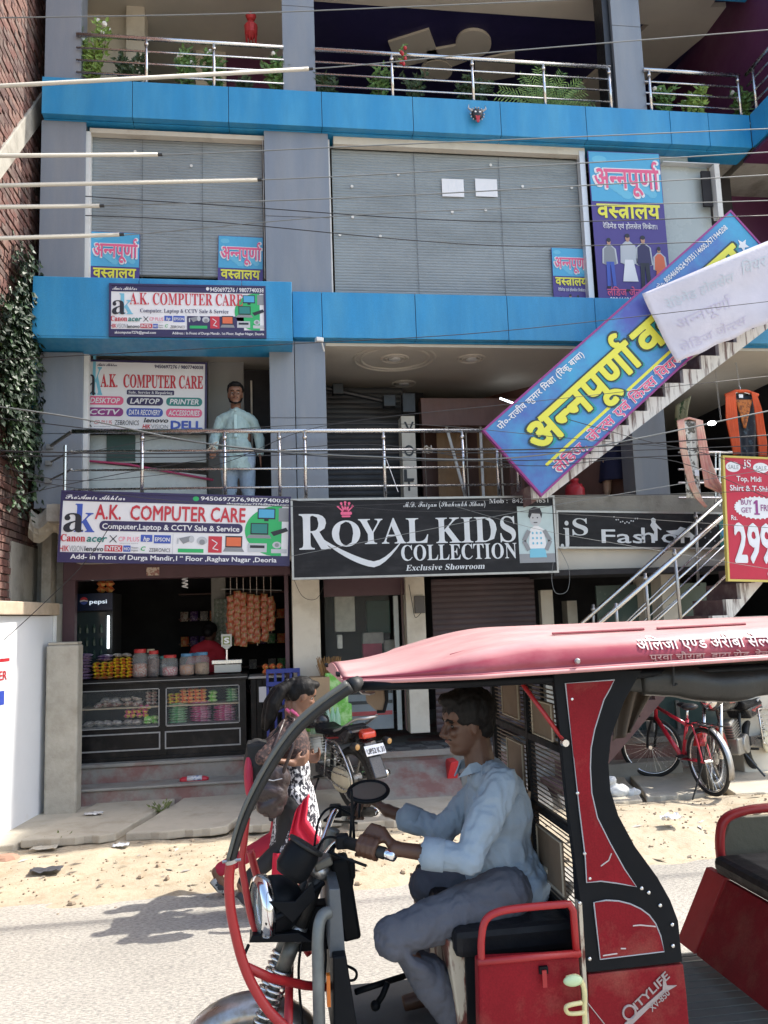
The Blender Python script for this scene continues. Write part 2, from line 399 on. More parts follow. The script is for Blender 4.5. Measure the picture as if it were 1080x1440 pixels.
rp = MB(); rp.box(2.02, 4.6, 9.05, 9.30, 0.0, 0.27); rp.build('step', M_stepg, plinth2, bevel=0.01)

# ------------------------------------------------------------------ the building
FY = 9.2
B = thing('shop_building', 'three-storey shop building clad in blue and grey panels with shutters and terraces', 'building', (2, 9.2, 0))
def bpart(name, mm, fn, parent=B, **k):
    s = MB(); fn(s); return s.build(name, mm, parent, **k)
def pbox(s, px0, py0, px1, py1, Y0, Y1):
    x0, x1, z0, z1 = R(px0, py0, px1, py1, Y0); s.box(x0, x1, Y0, Y1, z0, z1)
# blue fascia bands: every cladding panel is a piece
XL, XR = -2.5, 6.2
def band(xs, Y, z0, z1, depth=0.1, core=True):
    for a, b in zip(xs[:-1], xs[1:]):
        bpart('fascia_panel', M_blue, lambda s: s.box(a+0.003, b-0.003, Y, Y+depth, z0, z1), bevel=0.004)
    if core: bpart('band_core', M_dark, lambda s: s.box(xs[0]+0.02, xs[-1]-0.02, Y+0.012, Y+depth+0.15, z0+0.02, z1-0.02))
xs = [XL] + [A(px, 150, FY).x for px in (189, 322, 451, 577, 698, 816, 932, 985)] + [XR]
band(xs, 9.05, 7.80, 8.25)
for a, b in zip(xs[:-1], xs[1:]):
    bpart('soffit_panel', M_blue, lambda s: s.box(a+0.003, b-0.003, 9.152, 9.42, 7.78, 7.80))
xs2 = [A(px, 450, FY).x for px in (411, 452, 582, 710, 832, 960, 1080)] + [7.6]
band(xs2, 9.08, 5.21, 5.76)
for a, b in zip(xs2[:-1], xs2[1:]):
    bpart('soffit_panel', M_blue, lambda s: s.box(a+0.003, b-0.003, 9.182, 9.3, 5.19, 5.21))
# the projecting box over the left balcony
x3 = [A(px, 430, 8.72).x for px in (45, 195, 340, 411)]
za, zb = A(45, 388, 8.72).z, A(200, 474, 8.72).z
band(x3, 8.72, zb, za, 0.06, core=False)
bpart('fascia_side', M_blue, lambda s: s.box(x3[-1]-0.04, x3[-1]-0.004, 8.785, 9.07, zb, za))
bpart('fascia_side', M_blue, lambda s: s.box(x3[0]+0.004, x3[0]+0.04, 8.785, 9.4, zb, za))
bpart('soffit_panel', M_blue, lambda s: s.box(x3[0], x3[-1], 8.722, 9.3, zb-0.02, zb-0.002))
bpart('band_core', M_conc, lambda s: s.box(x3[0]+0.05, x3[-1]-0.05, 8.79, 9.3, zb+0.02, za-0.01))
bpart('corner_trim', M_blue, lambda s: s.box(-2.60, -2.52, 9.1, 9.35, 4.35, zb-0.022))
# floor slabs and ceilings
CZ = 10.30
for z in (3.10, 5.22, 7.79):
    bpart('floor_slab', M_conc, lambda s: s.box(XL+0.02, XR, 9.33, 16, z+0.03, z+0.26))
bpart('balcony_slab', M_conc, lambda s: s.box(-2.3, 2.95, 8.82, 9.35, 3.10, 3.28))
bpart('balcony_soffit', M_ceil, lambda s: s.box(-2.12, 3.2, 9.0, 9.9, 2.70, 3.09))
# side and back walls
bpart('side_wall', M_conc, lambda s: s.box(-2.52, -2.42, 9.5, 16, 0, 11.2))
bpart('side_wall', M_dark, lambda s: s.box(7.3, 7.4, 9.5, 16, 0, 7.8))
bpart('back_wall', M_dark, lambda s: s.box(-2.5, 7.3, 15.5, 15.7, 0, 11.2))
bpart('adjoining_wall', M_cream, lambda s: s.box(7.45, 18, 9.6, 10.0, 0, 10.8))
# second floor columns
def col(px0, px1, pyt, pyb, Y, d=0.35, mm=M_grey, seams=(), name='column'):
    x0, x1 = A(px0, (pyt+pyb)/2, Y).x, A(px1, (pyt+pyb)/2, Y).x; z1, z0 = A((px0+px1)/2, pyt, Y).z, A((px0+px1)/2, pyb, Y).z
    zz = [z1] + [A((px0+px1)/2, q, Y).z for q in seams] + [z0]
    c = bpart(name, mm, lambda s: s.box(x0+0.01, x1-0.01, Y+0.01, Y+d, z0, z1))
    for a, b in zip(zz[:-1], zz[1:]): bpart('cladding_panel', mm, lambda s: s.box(x0, x1, Y-0.012, Y+0.009, b+0.003, a-0.003), c, bevel=0.003)
    return c
G2 = 9.16
z2a, z2b = 5.765, 7.779
def colx(x0, x1, z0, z1, Y, d=0.35, mm=M_grey, seams=(), name='column'):
    c = bpart(name, mm, lambda s: s.box(x0+0.01, x1-0.01, Y+0.01, Y+d, z0, z1))
    zz = [z1] + list(seams) + [z0]
    for a, b in zip(zz[:-1], zz[1:]): bpart('cladding_panel', mm, lambda s: s.box(x0, x1, Y-0.012, Y+0.009, b+0.003, a-0.003), c, bevel=0.003)
    return c
colx(-2.52, -2.03, za-0.3, z2b, G2)
colx(0.0, 0.76, z2a, z2b, G2, seams=(A(400, 305, G2).z,))
# third floor columns
colx(-2.50, -2.10, 8.255, 11.2, G2); colx(0.24, 0.63, 8.255, 11.2, G2, seams=(9.43,)); colx(4.47, 4.86, 8.255, 11.2, G2, seams=(9.47,))
bpart('column_return', M_black, lambda s: s.box(4.38, 4.465, G2+0.05, G2+0.3, 8.255, 11.2))
# first floor columns
colx(-2.52, -2.03, 3.28, zb-0.03, 9.17, seams=(A(80, 610, 9.17).z,))
colx(0.02, 0.30, 2.9, 5.18, 9.12, seams=(A(390, 588, 9.12).z,)); colx(0.31, 0.66, 2.9, 5.19, 9.17, seams=(A(430, 588, 9.17).z,))
colx(4.42, 4.86, 2.9, 5.19, 9.35)
# first-floor ceiling with plaster medallions
bpart('ceiling', M_ceil, lambda s: s.box(-2.4, 7.2, 9.31, 15.5, 5.17, 5.245))
obl = lambda name, mm, y0, y1, y2, y3: bpart(name, mm, lambda s: s.prism([A(910, y0, 9.5), A(910, y1, 9.5), A(584, y3, 12.5), A(584, y2, 12.5)], (0.05, 0.08, 0)))
obl('oblique_beam', M_ceil, 452, 480, 558, 587)
bpart('oblique_wall', mat('brown_panelling', (0.13, 0.06, 0.045), 0.5, var=0.15, vs=3, stretch=(4, 1, 1)), lambda s: s.prism([A(910, 481, 9.55), A(584, 588, 12.5), Vector((A(584, 588, 12.5).x, 12.5, 3.3)), Vector((A(910, 481, 9.55).x, 9.55, 3.3))], (0.04, 0.06, 0)))
bpart('ceiling_edge', M_ceil, lambda s: s.box(0.67, 7.2, 9.19, 9.308, 5.15, 5.185))
def ring(s, c, r_, t):
    s.tube([(c[0]+r_*math.cos(a*math.pi/18), c[1]+r_*math.sin(a*math.pi/18), c[2]) for a in range(36)], t, 8, closed=True)
for c, rs in ((AZ(555, 505, 5.16), (0.42, 0.50, 0.11, 0.16)), (AZ(663, 505, 5.16), (0.16, 0.11)), (AZ(568, 540, 5.16), (0.15, 0.10))):
    bpart('ceiling_medallion', M_ceil, lambda s: [ring(s, (c.x, c.y, 5.168), r_, 0.017) for r_ in rs])
    bpart('ceiling_light', M_white, lambda s: s.lathe([(0.07, 0), (0.07, 0.02), (0.04, 0.03)], (c.x, c.y, 5.168), (0, 0, -1)))
# third-floor ceiling: plaster margin, navy field, raised shapes
bpart('ceiling', M_navy, lambda s: s.box(-2.4, 6.4, 9.2, 15.5, CZ+0.06, CZ+0.2))
def cpoly(name, pix, z0, z1, mm):
    P = [AZ(a, b, z0) for a, b in pix]
    bpart(name, mm, lambda s: s.prism([(p.x, p.y, z0) for p in P], (0, 0, z1-z0)))
a0 = AZ(443, 10, CZ); a1 = AZ(850, 30, CZ)
bpart('ceiling_margin', M_ceil, lambda s: s.box(0.64, 6.2, 9.0, AZ(640, 14, CZ).y, CZ-0.02, CZ+0.058))
bpart('ceiling_margin', M_ceil, lambda s: s.box(-2.4, 0.638, 9.0, 15.5, CZ-0.02, CZ+0.058))
bpart('ceiling_margin', M_ceil, lambda s: s.prism([AZ(720, 210, CZ-.02), AZ(800, 210, CZ-.02), AZ(1040, 10, CZ-.02), AZ(940, 10, CZ-.02)], (0, 0, 0.077)))
for pix in ([(546, 60), (603, 42), (618, 82), (560, 96)], [(600, 72), (655, 62), (662, 84), (600, 108)], [(668, 86), (724, 74), (724, 108), (668, 118)]):
    cpoly('ceiling_ornament', pix, CZ+0.02, CZ+0.058, M_ceil)
for (px, py, rx, ry) in ((666, 62, 25, 19), (614, 100, 22, 15)):
    cpoly('ceiling_ornament', [(px+rx*math.cos(k*math.pi/12), py+ry*math.sin(k*math.pi/12)) for k in range(24)], CZ+0.01, CZ+0.057, M_ceil)
bpart('top_beam', M_blue, lambda s: s.box(4.9, 6.4, 9.0, 9.2, 9.98, 10.5))
bpart('side_wall', M_purple, lambda s: s.box(6.42, 6.5, 8.3, 15.5, 8.26, 11))
bpart('terrace_back_wall', M_purple, lambda s: s.box(-2.3, 6.4, 13.6, 13.7, 8.1, CZ-0.03))
# rooms on the terrace at the left
M_teal = mat('grey_green_room_wall', (0.20, 0.24, 0.22), 0.7, var=0.05)
bpart('terrace_wall', M_teal, lambda s: s.box(-2.3, 0.9, 12.0, 12.1, 8.1, CZ-0.03))
def frontbox(s, px0, py0, px1, py1, Y, d): 
    x0, x1, z0, z1 = R(px0, py0, px1, py1, Y); s.box(x0, x1, Y, Y+d, z0, z1)
bpart('terrace_column', M_cream, lambda s: frontbox(s, 178, -10, 203, 135, 10.4, 0.3))
bpart('terrace_column', M_cream, lambda s: frontbox(s, 275, 48, 318, 135, 11.2, 0.3))
bpart('terrace_wall', M_cream, lambda s: frontbox(s, 100, -60, 178, 140, 10.6, 0.1))
bpart('purple_screen', M_purple, lambda s: frontbox(s, 318, 50, 405, 140, 11.3, 0.05))
# shutters: ribbed sheets
def shutter(name, px0, py0, px1, py1, Y, mm, pitch=0.036, parent=B):
    x0, x1, z0, z1 = R(px0, py0, px1, py1, Y); s = MB(); prof = []
    n = int((z1-z0)/pitch)
    for i in range(n):
        zb_ = z1-i*pitch
        prof += [(0.0, zb_), (-0.004, zb_-pitch*0.2), (-0.007, zb_-pitch*0.5), (-0.005, zb_-pitch*0.8)]
    prof.append((0, z1-n*pitch))
    vs = [(x, Y+d, z) for d, z in prof for x in (x0, x1)]
    s.add(vs, [(2*i, 2*i+2, 2*i+3, 2*i+1) for i in range(len(prof)-1)])
    s.add([(x0, Y+0.02, z0), (x1, Y+0.02, z0), (x1, Y+0.02, z1), (x0, Y+0.02, z1)], [(0,1,2,3)])
    return s.build(name, mm, parent)
sh1 = shutter('roller_shutter', 128, 192, 371, 392, 9.32, M_shut)
sh2 = shutter('roller_shutter', 466, 210, 824, 430, 9.32, M_shut)
M_rail = mat('shutter_guide', (0.10, 0.11, 0.12), 0.5)
for sh, xs_ in ((sh1, (200, 285)), (sh2, (585, 705))):
    for px in xs_:
        p = A(px, 300, 9.3); s = MB(); s.box(p.x-0.002, p.x+0.002, 9.302, 9.306, 5.72, 7.70); s.build('seam', M_rail, sh)
rivs = [(190, 213), (269, 233), (560, 245), (690, 232), (735, 262), (804, 264), (495, 262), (636, 298), (683, 295), (496, 305), (478, 330), (535, 332)]
for i, (px, py) in enumerate(rivs):
    p = A(px, py, 9.3); s = MB(); s.lathe([(0.018, 0), (0.018, 0.006)], (p.x, 9.303, p.z), (0,-1,0), 10); s.build('rivet', M_white, sh1 if i < 2 else sh2)
# frames round the shutters
def fr(px0, py0, px1, py1, Y, d, mm=M_alu, name='window_frame'): bpart(name, mm, lambda s: frontbox(s, px0, py0, px1, py1, Y, d), bevel=0.003)
fr(117, 184, 125, 392, 9.20, 0.1, M_white); fr(126, 186, 372, 191, 9.20, 0.1, M_cream); fr(463, 196, 467, 418, 9.19, 0.1, M_white)
fr(469, 202, 822, 207, 9.20, 0.1, M_cream); fr(822, 212, 829, 428, 9.19, 0.1, M_alu); fr(369, 195, 373, 392, 9.19, .1, M_white)
fr(932, 226, 1012, 231, 9.2, 0.1, M_alu)
M_pane = mat('frosted_pane', (0.42, 0.46, 0.45), 0.25, var=0.04, vs=2)
bpart('room_wall', M_dark, lambda s: s.box(3.9, 6.3, 9.75, 9.8, 5.3, 7.78))
bpart('window_pane', M_pane, lambda s: frontbox(s, 832, 215, 985, 435, 9.30, 0.008)); bpart('window_pane', M_pane, lambda s: frontbox(s, 955, 232, 1012, 440, 9.32, 0.02))
fr(1004, 230, 1018, 305, 9.15, 0.12, M_white)
bpart('window_pane', M_dark, lambda s: frontbox(s, 986, 240, 1003, 290, 9.22, 0.03))
# right wing that comes forward
W8 = XR
bpart('fascia_panel', M_blue, lambda s: s.box(W8, W8+0.06, 8.75, 9.04, 7.80, 8.25)); bpart('fascia_panel', M_blue, lambda s: s.box(W8, W8+0.06, 8.3, 8.745, 7.80, 8.25))
bpart('wing_slab', M_conc, lambda s: s.box(W8+0.07, 9.5, 8.3, 10.4, 7.78, 8.2)); bpart('wing_soffit', M_purple, lambda s: s.box(W8+0.02, 9.5, 8.32, 9.3, 7.74, 7.779))
bpart('wing_wall', M_purple, lambda s: s.box(6.0, 9.5, 10.2, 10.4, 5.3, 7.9))
bpart('wing_balcony_slab', M_conc, lambda s: s.box(6.9, 9.5, 8.7, 9.3, 5.1, 5.3))

# first-floor rooms ------------------------------------------------
bpart('roller_shutter', M_shutd, lambda s: None) if False else None
shutter('roller_shutter', 455, 545, 572, 712, 10.6, M_shutd, 0.07)
bpart('room_wall', M_dark, lambda s: s.box(0.9, 2.2, 11.2, 11.3, 3.3, 5.16)); bpart('room_wall', M_dark, lambda s: s.box(0.6, 0.68, 9.6, 11.2, 3.3, 4.75))
bpart('shutter_motor', M_black, lambda s: (s.tube([A(455, 545, 10.3), A(545, 565, 10.3)], 0.035, 10), s.obox(A(475, 548, 10.25), (0.14, 0.12, 0.14)), s.obox(A(547, 565, 10.25), (0.16, 0.15, 0.16)), s.obox(A(574, 568, 10.22), (0.17, 0.14, 0.26))), bevel=0.01)
volt = bpart('pillar', M_cream, lambda s: frontbox(s, 564, 585, 588, 715, 10.1, 0.25))
s = MB()
for ch, py in (('V', 608), ('O', 641), ('L', 675), ('T', 690)): T(s, ch, 569, py, 582, 15, 10.094, 'sans', 0.02)
s.build('lettering', M_black, volt)
M_wood = mat('brown_panelling', (0.13, 0.06, 0.045), 0.5, var=0.15, vs=3, stretch=(4, 1, 1)); M_ochre = mat('ochre_cloth', (0.24, 0.14, 0.07), 0.8, var=0.2, vs=3)
bpart('shop_interior_wall', M_wood, lambda s: s.box(A(592, 600, 10.9).x, 4.4, 10.9, 11.0, 3.3, 5.0))
bpart('display_header', M_wood, lambda s: frontbox(s, 592, 560, 704, 598, 10.2, 0.2))
bpart('shop_floor', M_stepg, lambda s: s.box(0.7, 7.2, 9.36, 15, 3.37, 3.38))
for i, (a, b, mm) in enumerate(((596, 612, M_cream), (615, 650, M_ochre), (655, 668, M_cream), (672, 700, M_ochre), (703, 712, M_cream), (715, 735, M_wood))):
    bpart('hanging_garment' if mm is not M_cream else 'display_post', mm, lambda s: s.grid(8, 3, lambda u, v: Vector((A(a+(b-a)*u, 640, 10.5).x, 10.5+0.03*math.sin(u*18), 3.4+(4.55-3.4)*v))) if mm is not M_cream else frontbox(s, a, 590, a+5, 715, 10.4, 0.04), smooth=mm is not M_cream)
bpart('display_rack', M_white, lambda s: (s.tube([A(592, 583, 10.3), A(640, 590, 10.3)], 0.012), s.tube([A(625, 590, 10.3), A(655, 700, 10.3)], 0.02), s.tube([A(640, 585, 10.3), A(675, 590, 10.3), A(680, 700, 10.3)], 0.02)))
M_red = mat('red_plastic', (0.42, 0.02, 0.03), 0.4)
bpart('tube_light', mat('tube_glow', (0.9,0.95,1), emit=(0.8,0.9,1,2.5)), lambda s: s.tube([A(703, 560, 10.6), A(735, 572, 10.6)], 0.014))

# the computer shop behind the balcony
M_roomg = mat('grey_room_wall', (0.32, 0.32, 0.31), 0.7, var=0.04, vs=2)
bpart('room_wall', M_roomg, lambda s: s.box(-2.05, 0.1, 10.35, 10.42, 3.28, 5.16))
bpart('room_wall', M_roomg, lambda s: frontbox(s, 292, 490, 345, 720, 9.9, 0.05))
fr(112, 488, 122, 725, 9.25, 0.1, M_white, 'door_frame')
bpart('door_opening', M_dark, lambda s: frontbox(s, 343, 520, 382, 720, 9.85, 0.03))
fr(352, 535, 357, 715, 9.80, 0.04, M_cream, 'door_frame')
dsk = bpart('shop_window', M_pane, lambda s: frontbox(s, 124, 612, 290, 650, 9.62, 0.02))
bpart('glass_front', mat('pale_counter', (0.55, 0.60, 0.58), 0.3, var=0.05), lambda s: s.prism([A(122, 650, 9.58), A(290, 668, 9.58), A(292, 720, 9.58), A(122, 720, 9.58)], (0, 0.04, 0)))
bpart('pink_strip', mat('pink_trim', (0.45, 0.05, 0.13), 0.4), lambda s: s.tube([A(122, 648, 9.55), A(180, 653, 9.55), A(240, 664, 9.55), A(300, 675, 9.55)], 0.014))
bpart('green_board', mat('green_board', (0.03, 0.07, 0.06), 0.6), lambda s: frontbox(s, 150, 612, 190, 648, 9.60, 0.015))

# ground floor ------------------------------------------------------
GY = 9.62
# grocery opening
bpart('door_frame', M_maroon, lambda s: frontbox(s, 89, 785, 102, 1075, GY, 0.12), bevel=0.004)
bpart('door_frame', M_maroon, lambda s: frontbox(s, 399, 785, 408, 960, GY, 0.12), bevel=0.004)
bpart('shutter_box', M_maroon, lambda s: frontbox(s, 89, 780, 408, 808, GY-0.02, 0.3), bevel=0.006)
bpart('wall_strip', M_cream, lambda s: frontbox(s, 66, 850, 88, 1075, GY+0.03, 0.2)) 
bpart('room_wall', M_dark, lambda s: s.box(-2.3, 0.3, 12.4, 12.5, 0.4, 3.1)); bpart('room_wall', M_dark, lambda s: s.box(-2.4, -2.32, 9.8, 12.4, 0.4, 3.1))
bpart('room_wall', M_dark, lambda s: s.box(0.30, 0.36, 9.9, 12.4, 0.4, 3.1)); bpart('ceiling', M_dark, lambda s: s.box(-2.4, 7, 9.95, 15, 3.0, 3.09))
# pillars and piers
bpart('pillar', M_cream, lambda s: frontbox(s, 410, 800, 455, 1072, GY-0.06, 0.3), bevel=0.006)
bpart('pillar', M_cream, lambda s: frontbox(s, 569, 800, 605, 1030, 9.72, 0.28), bevel=0.006)
bpart('door_post', mat('brown_post', (0.07, 0.03, 0.025), 0.5), lambda s: frontbox(s, 565, 815, 571, 1026, 9.68, 0.05))
shutter('roller_shutter', 606, 815, 762, 1022, 9.95, M_shutm, 0.07)
bpart('pillar', M_cream, lambda s: frontbox(s, 760, 830, 788, 1020, 10.0, 0.1)); bpart('pillar', M_cream, lambda s: frontbox(s, 797, 845, 822, 1020, 10.4, 0.2))
bpart('pillar', M_cream, lambda s: frontbox(s, 903, 772, 926, 1110, 9.8, 0.3)); bpart('pillar', M_cream, lambda s: frontbox(s, 926, 772, 962, 900, 9.5, 0.28))
bpart('pillar', M_cream, lambda s: s.box(A(1040, 1000, 8.9).x, A(1110, 1000, 8.9).x, 8.9, 9.3, 0.0, 1.86), bevel=0.01)
bpart('lintel', M_ceil, lambda s: s.box(3.2, 6.5, 9.12, 9.5, 2.47, 3.09))
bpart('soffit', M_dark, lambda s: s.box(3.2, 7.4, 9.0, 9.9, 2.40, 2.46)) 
M_greengl = mat('greenish_shopfront', (0.085, 0.13, 0.12), 0.18, var=0.15, vs=2)
bpart('shop_window', M_greengl, lambda s: s.box(4.1, 5.6, 10.0, 10.03, 0.3, 2.3))
fr(870, 985, 876, 1110, 9.95, 0.04, M_steeld); fr(955, 985, 960, 1110, 9.95, 0.04, M_steeld); fr(866, 1030, 1040, 1035, 9.95, 0.04, M_steeld)
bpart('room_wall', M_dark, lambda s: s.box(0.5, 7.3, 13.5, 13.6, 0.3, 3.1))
# kids' shop front
doorw = bpart('shop_door', mat('grey_door', (0.20, 0.235, 0.26), 0.4, var=0.06), lambda s: frontbox(s, 486, 945, 554, 1024, 9.90, 0.04))
for py in (973, 987):
    s = MB(); frontbox(s, 488, py, 552, py+1.5, 9.892, 0.006); s.build('groove', M_blackm, doorw)
s = MB(); frontbox(s, 488, 1002, 552, 1004.5, 9.89, 0.008); s.build('stripe', M_red, doorw)
bpart('door_post', M_pane, lambda s: frontbox(s, 553, 838, 566, 1026, 9.86, 0.06)); bpart('door_frame', M_maroon, lambda s: frontbox(s, 455, 815, 570, 836, 9.8, 0.1))
bpart('glass_door', M_glassd, lambda s: frontbox(s, 456, 838, 553, 1024, 9.86, 0.01))
for name, lab, a, b, c, d, colr, Y in (('vest', 0, 470, 838, 500, 888, (0.45, 0.45, 0.40), 10.3), ('tag', 0, 474, 893, 482, 912, (0.6,0.6,0.55), 10.2), ('box', 0, 510, 890, 540, 905, (0.4,0.38,0.35), 10.5), ('box', 0, 510, 905, 538, 930, (0.45,0.04,0.10), 10.5), ('shelf_goods', 0, 540, 900, 556, 930, (0.35,0.34,0.3), 10.6), ('green_panel', 0, 515, 845, 550, 890, (0.02,0.07,0.05), 10.7)):
    bpart({'vest': 'hanging_vest', 'tag': 'price_tag', 'box': 'goods_box', 'shelf_goods': 'goods_box', 'green_panel': 'cloth_display'}[name], mat('kidshop_'+name+str(c), colr, 0.7, var=0.2, vs=12), lambda s: frontbox(s, a, b, c, d, Y, 0.12), bevel=0.01)
bpart('fuse_box', mat('fusebox', (0.10, 0.09, 0.085), 0.6), lambda s: frontbox(s, 583, 838, 598, 862, 9.66, 0.05), bevel=0.005)
# ------------------------------------------------------------------ neighbour's brick wall with ivy
NX = -2.64
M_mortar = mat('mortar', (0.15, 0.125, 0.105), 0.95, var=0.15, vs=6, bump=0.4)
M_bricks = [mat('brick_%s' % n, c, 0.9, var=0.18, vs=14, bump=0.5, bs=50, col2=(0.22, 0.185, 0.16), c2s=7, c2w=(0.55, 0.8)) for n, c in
            (('red', (0.125, 0.055, 0.045)), ('dark', (0.085, 0.045, 0.04)), ('pale', (0.17, 0.09, 0.072)), ('brown', (0.11, 0.07, 0.06)))]  # brick colours lowered so the sunlit wall looks shaded
nb = thing('brick_building', 'unplastered red brick side wall of the neighbouring house', 'building', (NX, 8, 0))
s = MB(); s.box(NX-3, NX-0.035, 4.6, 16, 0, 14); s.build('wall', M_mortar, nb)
bm_ = []
for m_ in M_bricks:
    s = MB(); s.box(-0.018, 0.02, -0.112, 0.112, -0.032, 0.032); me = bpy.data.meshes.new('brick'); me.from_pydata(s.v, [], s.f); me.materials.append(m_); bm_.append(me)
rest = [MB() for _ in M_bricks]; cnt = 0; rb = random.Random(5); cand = []
for r_ in range(0, 172):
    z = 0.05+r_*0.077
    for c in range(-11, 14):
        y = 7.2+c*0.236+(0.118 if r_ % 2 else 0)
        d = Vector((NX, y, z))-CP; k = d.dot(CF); px = 540+FOC*d.dot(CR)/k; py = 720-FOC*d.dot(CU)/k
        cand.append((0 if (-8 < px < 66 and (-10 < py < 420 or 560 < py < 860)) else 1, abs(py-200), y, z))
cand.sort()
for q, _, y, z in cand:
    i = rb.choice((0, 0, 1, 2, 3)); x = NX+rb.uniform(-0.030, -0.008)
    if cnt < 298 and q == 0 and y > 7.1:
        o = bpy.data.objects.new('brick', bm_[i]); COL.objects.link(o); o.parent = nb; o.location = (x-NX, y-8+rb.uniform(-.004, .004), z)
        o.rotation_euler = (rb.uniform(-.02, .02), rb.uniform(-.05, .05), rb.uniform(-.03, .03)); cnt += 1
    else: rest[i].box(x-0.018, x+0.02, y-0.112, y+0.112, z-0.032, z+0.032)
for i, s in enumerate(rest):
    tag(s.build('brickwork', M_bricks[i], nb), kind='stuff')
s = MB(); P = [AX(px, py, NX) for px, py in ((-10, 262), (-10, 222), (66, 118), (66, 158))]
s.prism([(NX-0.02, p.y, p.z) for p in P], (0.05, 0, 0)); s.build('cement_band', M_conc, nb, bevel=0.01)
s = MB(); s.box(NX-0.03, NX+0.012, 8.8, 10.6, 0, 2.9); s.build('cement_render', M_conc, nb)
M_ivy = mat('ivy_leaf', (0.010, 0.026, 0.009), 0.5, var=0.4, vs=5); M_ivy2 = mat('ivy_leaf_young', (0.025, 0.06, 0.015), 0.5, var=0.3, vs=5); M_twig = mat('twig', (0.10, 0.07, 0.045), 0.9)  # ivy greens deepened in colour to stand for shade on the wall
ivy = thing('ivy', 'dark green ivy climbing the brick wall beside the grey building', 'ivy', (NX+0.05, 9, 3.5))
ri = random.Random(11); l1, l2, st = MB(), MB(), MB()
def leaf(s, p, nrm, up, l, wd):
    side = nrm.cross(up).normalized()
    s.add([p, p+up*l*0.35+side*wd, p+up*l+nrm*l*0.15, p+up*l*0.35-side*wd, p+up*l*0.4+nrm*(-0.12*l)], [(0,1,4),(1,2,4),(2,3,4),(3,0,4)])
for c in range(34):
    y = ri.uniform(8.2, 9.3); z = ri.uniform(4.2, 6.1); pts = [Vector((NX+0.02, y, z))]
    for k in range(9): pts.append(pts[-1]+Vector((ri.uniform(-.01, .02), ri.uniform(-.09, .09), ri.uniform(-0.16, -0.03)))); pts[-1].x = max(NX+.01, pts[-1].x)
    st.tube(pts, 0.006, 5)
    for p in pts:
        for k in range(13):
            q = p+Vector((ri.uniform(0, .17), ri.uniform(-.19, .19), ri.uniform(-.15, .15)))
            n_ = Vector((1, ri.uniform(-.9, .3), ri.uniform(-.3, .9))).normalized(); u = Vector((ri.uniform(-.2, .4), ri.uniform(-1, 1), ri.uniform(-1.2, .1))).normalized()
            leaf(l2 if ri.random() < 0.16 else l1, q, n_, u, ri.uniform(.05, .10), ri.uniform(.02, .04))
for k in range(14):
    q = AX(38, 548, NX+.15)+Vector((ri.uniform(-.05, .1), ri.uniform(-.15, .15), ri.uniform(-.16, .12))); leaf(l2, q, Vector((.6, -.7, .3)), Vector((ri.uniform(-.6, .8), 0, ri.uniform(-1, .4))).normalized(), .09, .03)
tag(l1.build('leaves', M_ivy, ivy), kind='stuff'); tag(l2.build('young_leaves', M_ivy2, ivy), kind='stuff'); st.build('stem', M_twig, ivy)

# rough concrete below the left column
s = MB(); s.grid(8, 6, lambda u, v: A(42+52*u, 718+36*v+8*math.sin(u*7), 9.16-0.10*math.sin(v*3.1)+0.03*noise.noise(Vector((u*5, v*5, 1)))))
s.build('broken_concrete', M_concl, B, solid=0.05)
bpart('pier', M_conc, lambda s: frontbox(s, 44, 748, 87, 1100, 9.75, 0.2))

# ------------------------------------------------------------------ white roadside cabin, cut off by the picture
M_sheet = mat('white_sheet_metal', (0.74, 0.75, 0.77), 0.45, var=0.03, vs=2, col2=(0.62, 0.60, 0.56), c2s=3, c2w=(0.62, 0.85))
kb = thing('roadside_cabin', 'white sheet metal roadside cabin standing in the sun before the brick wall', 'cabin', (-2.6, 8.6, 0))
Lk = [Vector((-2.36, 9.42, 0)), Vector((-2.66, 7.4, 0)), Vector((-4.6, 7.7, 0)), Vector((-4.4, 9.7, 0))]
s = MB(); s.prism([(p.x, p.y, 0.05) for p in Lk], (0, 0, 2.08)); s.build('body', M_sheet, kb)
s = MB(); s.prism([Lk[0]+Vector((.05, .05, 2.14)), Lk[1]+Vector((.07, -.1, 2.14)), Lk[2]+Vector((-.1, -.1, 2.14)), Lk[3]+Vector((0, .05, 2.14))], (0, 0, 0.13)); s.build('roof', mat('weathered_board', (0.48, 0.38, 0.28), 0.8, var=0.15, vs=8), kb, bevel=0.01)
s = MB(); s.tube([Lk[0]+Vector((.015, -.02, 0)), Lk[0]+Vector((.015, -.02, 2.13))], 0.022, 6); s.build('corner_post', M_white, kb)
kd = (Lk[0]-Lk[1]).normalized(); kn = Vector((kd.y, -kd.x, 0))
for nm, mm, y0, y1, z0, z1 in (('red_stripe', M_red, 0, 1.02, 1.70, 1.73), ('blue_mark', mat('blue_print', (0.03, 0.06, 0.35), 0.5), 0, 0.93, 1.30, 1.43)):
    s = MB(); a = Lk[1]+kd*y0+kn*0.004; b = Lk[1]+kd*y1+kn*0.004; s.add([a+EZ*z0, b+EZ*z0, b+EZ*z1, a+EZ*z1], [(0,1,2,3)]); s.build(nm, mm, kb)
s = MB(); put_text(s, 'CAREER', Lk[1]+kd*0.45+kn*0.005+EZ*1.53, kd, EZ, 0.52, 0.085, 'bold'); s.build('lettering', M_red, kb)
blk = thing('concrete_post', 'square weathered concrete post beside the white cabin', 'post', (-2.2, 9.2, 0))
s = MB(); x0, x1, z0, z1 = R(65, 908, 107, 1140, 9.1); s.box(x0, x1, 9.1, 9.34, 0.0, z1); s.build('post', M_concl, blk, bevel=0.02)
s = MB(); s.box(x0+.01, x1-.01, 9.11, 9.33, z1+.001, z1+.03); s.build('cap', M_concl, blk, bevel=0.012)

